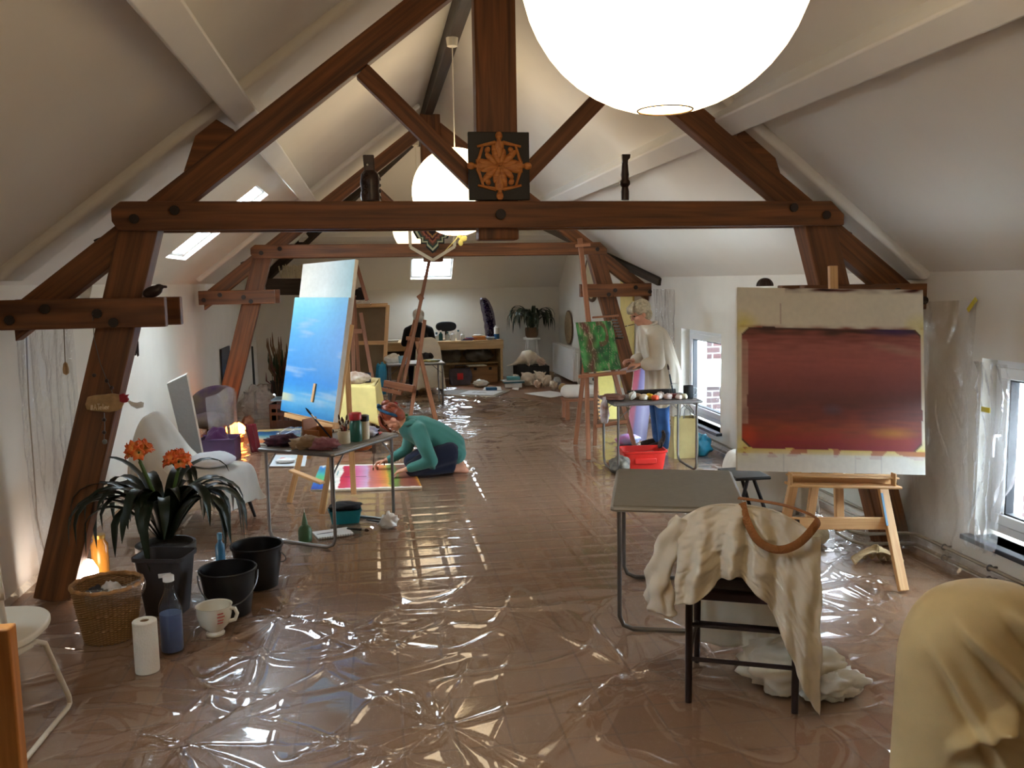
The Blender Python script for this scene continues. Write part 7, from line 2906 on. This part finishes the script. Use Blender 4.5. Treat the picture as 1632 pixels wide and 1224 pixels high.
def sheet_h(x, y):
    # folds radiating from where the film is pinched, long creases, tile joints pressing through
    h = 0.0
    for c, R_, arms in SF:
        dx, dy = x - c.x, y - c.y
        r = math.hypot(dx, dy)
        if r > R_ or r < .03:
            continue
        a = math.atan2(dy, dx)
        fall = (1 - r / R_) ** 1.1 * min(1, r / .12)
        for a0, ln, bend, amp in arms:
            if r > R_ * ln:
                continue
            dd = (a - a0 - bend * r * .6 + PI) % (2 * PI) - PI
            e = abs(dd) * r / (.011 + .02 * r)
            if e < 3:
                h += amp * fall * math.exp(-e * e) * .024 * (1 - (r / (R_ * ln)) ** 2)
    wx = x + .25 * noise.noise(V((x * 1.3, y * 1.3, 4)))
    wy = y + .25 * noise.noise(V((x * 1.3, y * 1.3, 9)))
    near = 1 - sst(4.3, 5.3, y + .35 * noise.noise(V((x, y, 2))) - .8 * max(0, x - 1.3))
    h += near * .014 * ridge(wx * 1.0, wy * 1.6, 1.3, 1.7, .10) ** 2
    h += near * .009 * ridge(wx * 1.8, wy * .9, 1.9, 5.2, .12) ** 2
    h += near * .012 * ridge(wx * .35 + wy * .2, wy * 1.2, 1.5, 8.2, .06) ** 1.5
    far = sst(8.5, 10.5, y)
    h += far * .024 * ridge(wx * .55, wy * 1.5, 1.6, 2.2, .2) ** 1.5
    h += far * .018 * ridge(wx * 1.0, wy * 1.1, 3.1, 7.2, .22)
    mid = sst(4.6, 5.4, y) * (1 - .75 * sst(8.0, 10, y))
    if mid > .01:
        # pillowed over each tile
        tx = abs((x / .205) % 1 - .5) * 2
        ty = abs((y / .205) % 1 - .5) * 2
        h += mid * .0042 * (1 - sst(.74, 1, tx)) * (1 - sst(.74, 1, ty))
    h += .0022 * noise.noise(V((x * 4, y * 4, 3))) * (1 - .85 * mid)
    return max(.003, .007 + h)


# the sheet lies flat under whatever stands on it
CELLS = set()
for o in list(bpy.data.objects):
    if o.type != 'MESH':
        continue
    top = o
    while top.parent:
        top = top.parent
    if top.get('kind') == 'structure' or top.name.startswith('roof_truss'):
        continue
    M_ = MW[o.name]
    for v_ in o.data.vertices:
        p_ = M_ @ v_.co
        if p_.z < .06:
            CELLS.add((int(p_.x // .03), int(p_.y // .03)))
for c_, d_ in list(CELLS):
    for i_ in (-1, 0, 1):
        for j_ in (-1, 0, 1):
            CELLS.add((c_ + i_, d_ + j_))
pm = MB()
nx, n1, n2 = 380, 420, 420
Y0, Y1, Y2 = 1.2, 6.2, 14.4
ysl = [Y0 + (Y1 - Y0) * k / n1 for k in range(n1)] + [Y1 + (Y2 - Y1) * k / n2 for k in range(n2 + 1)]


def xe(y):
    r = 3.36
    if y > 10.6:
        r = 3.36 - (y - 10.6) * .55
    return -2.0, r


vs, fs = [], []
for y in ysl:
    a, e = xe(y)
    for i in range(nx + 1):
        x = a + (e - a) * i / nx
        z = .002 if (int(x // .03), int(y // .03)) in CELLS else sheet_h(x, y)
        # climbs a little at the walls
        if x < -1.93:
            z += (-1.93 - x) * 1.2
        if y < 10.6 and x > 3.29:
            z += (x - 3.29) * 1.2
        vs.append((x, y, z))
for j in range(len(ysl) - 1):
    for i in range(nx):
        k = j * (nx + 1) + i
        fs.append((k, k + 1, k + nx + 2, k + nx + 1))
pm.add(vs, fs)
o = pm.build('plastic_sheet', film_floor, ang=180)
tag(o, 'clear crinkled plastic dust sheet covering the brown tiled floor', 'plastic sheet')

# everything on the floor rests on the film
for o in list(bpy.data.objects):
    if o.parent is None and o.type in ('EMPTY', 'MESH') and o.get('kind') != 'structure' and not o.name.startswith(('plastic_sheet', 'roof_truss', 'heating_pipe')):
        ms = [q_ for q_ in ([o] + list(o.children)) if q_.type == 'MESH']
        zz = [(MW[q_.name] @ v_.co).z for q_ in ms for v_ in q_.data.vertices]
        if zz and min(zz) < .0035:
            o.location.z += .0035 - min(zz)
# ================================================================ light
w = bpy.data.worlds.new('overcast')
SC.world = w
w.use_nodes = True
bg = w.node_tree.nodes['Background']
bg.inputs['Color'].default_value = (.72, .87, 1.0, 1)
bg.inputs['Strength'].default_value = SKY
SC.view_settings.view_transform = 'Standard'
SC.view_settings.look = 'None'
SC.view_settings.gamma = 1
SC.view_settings.exposure = EXPO
SC.view_settings.use_curve_mapping = False
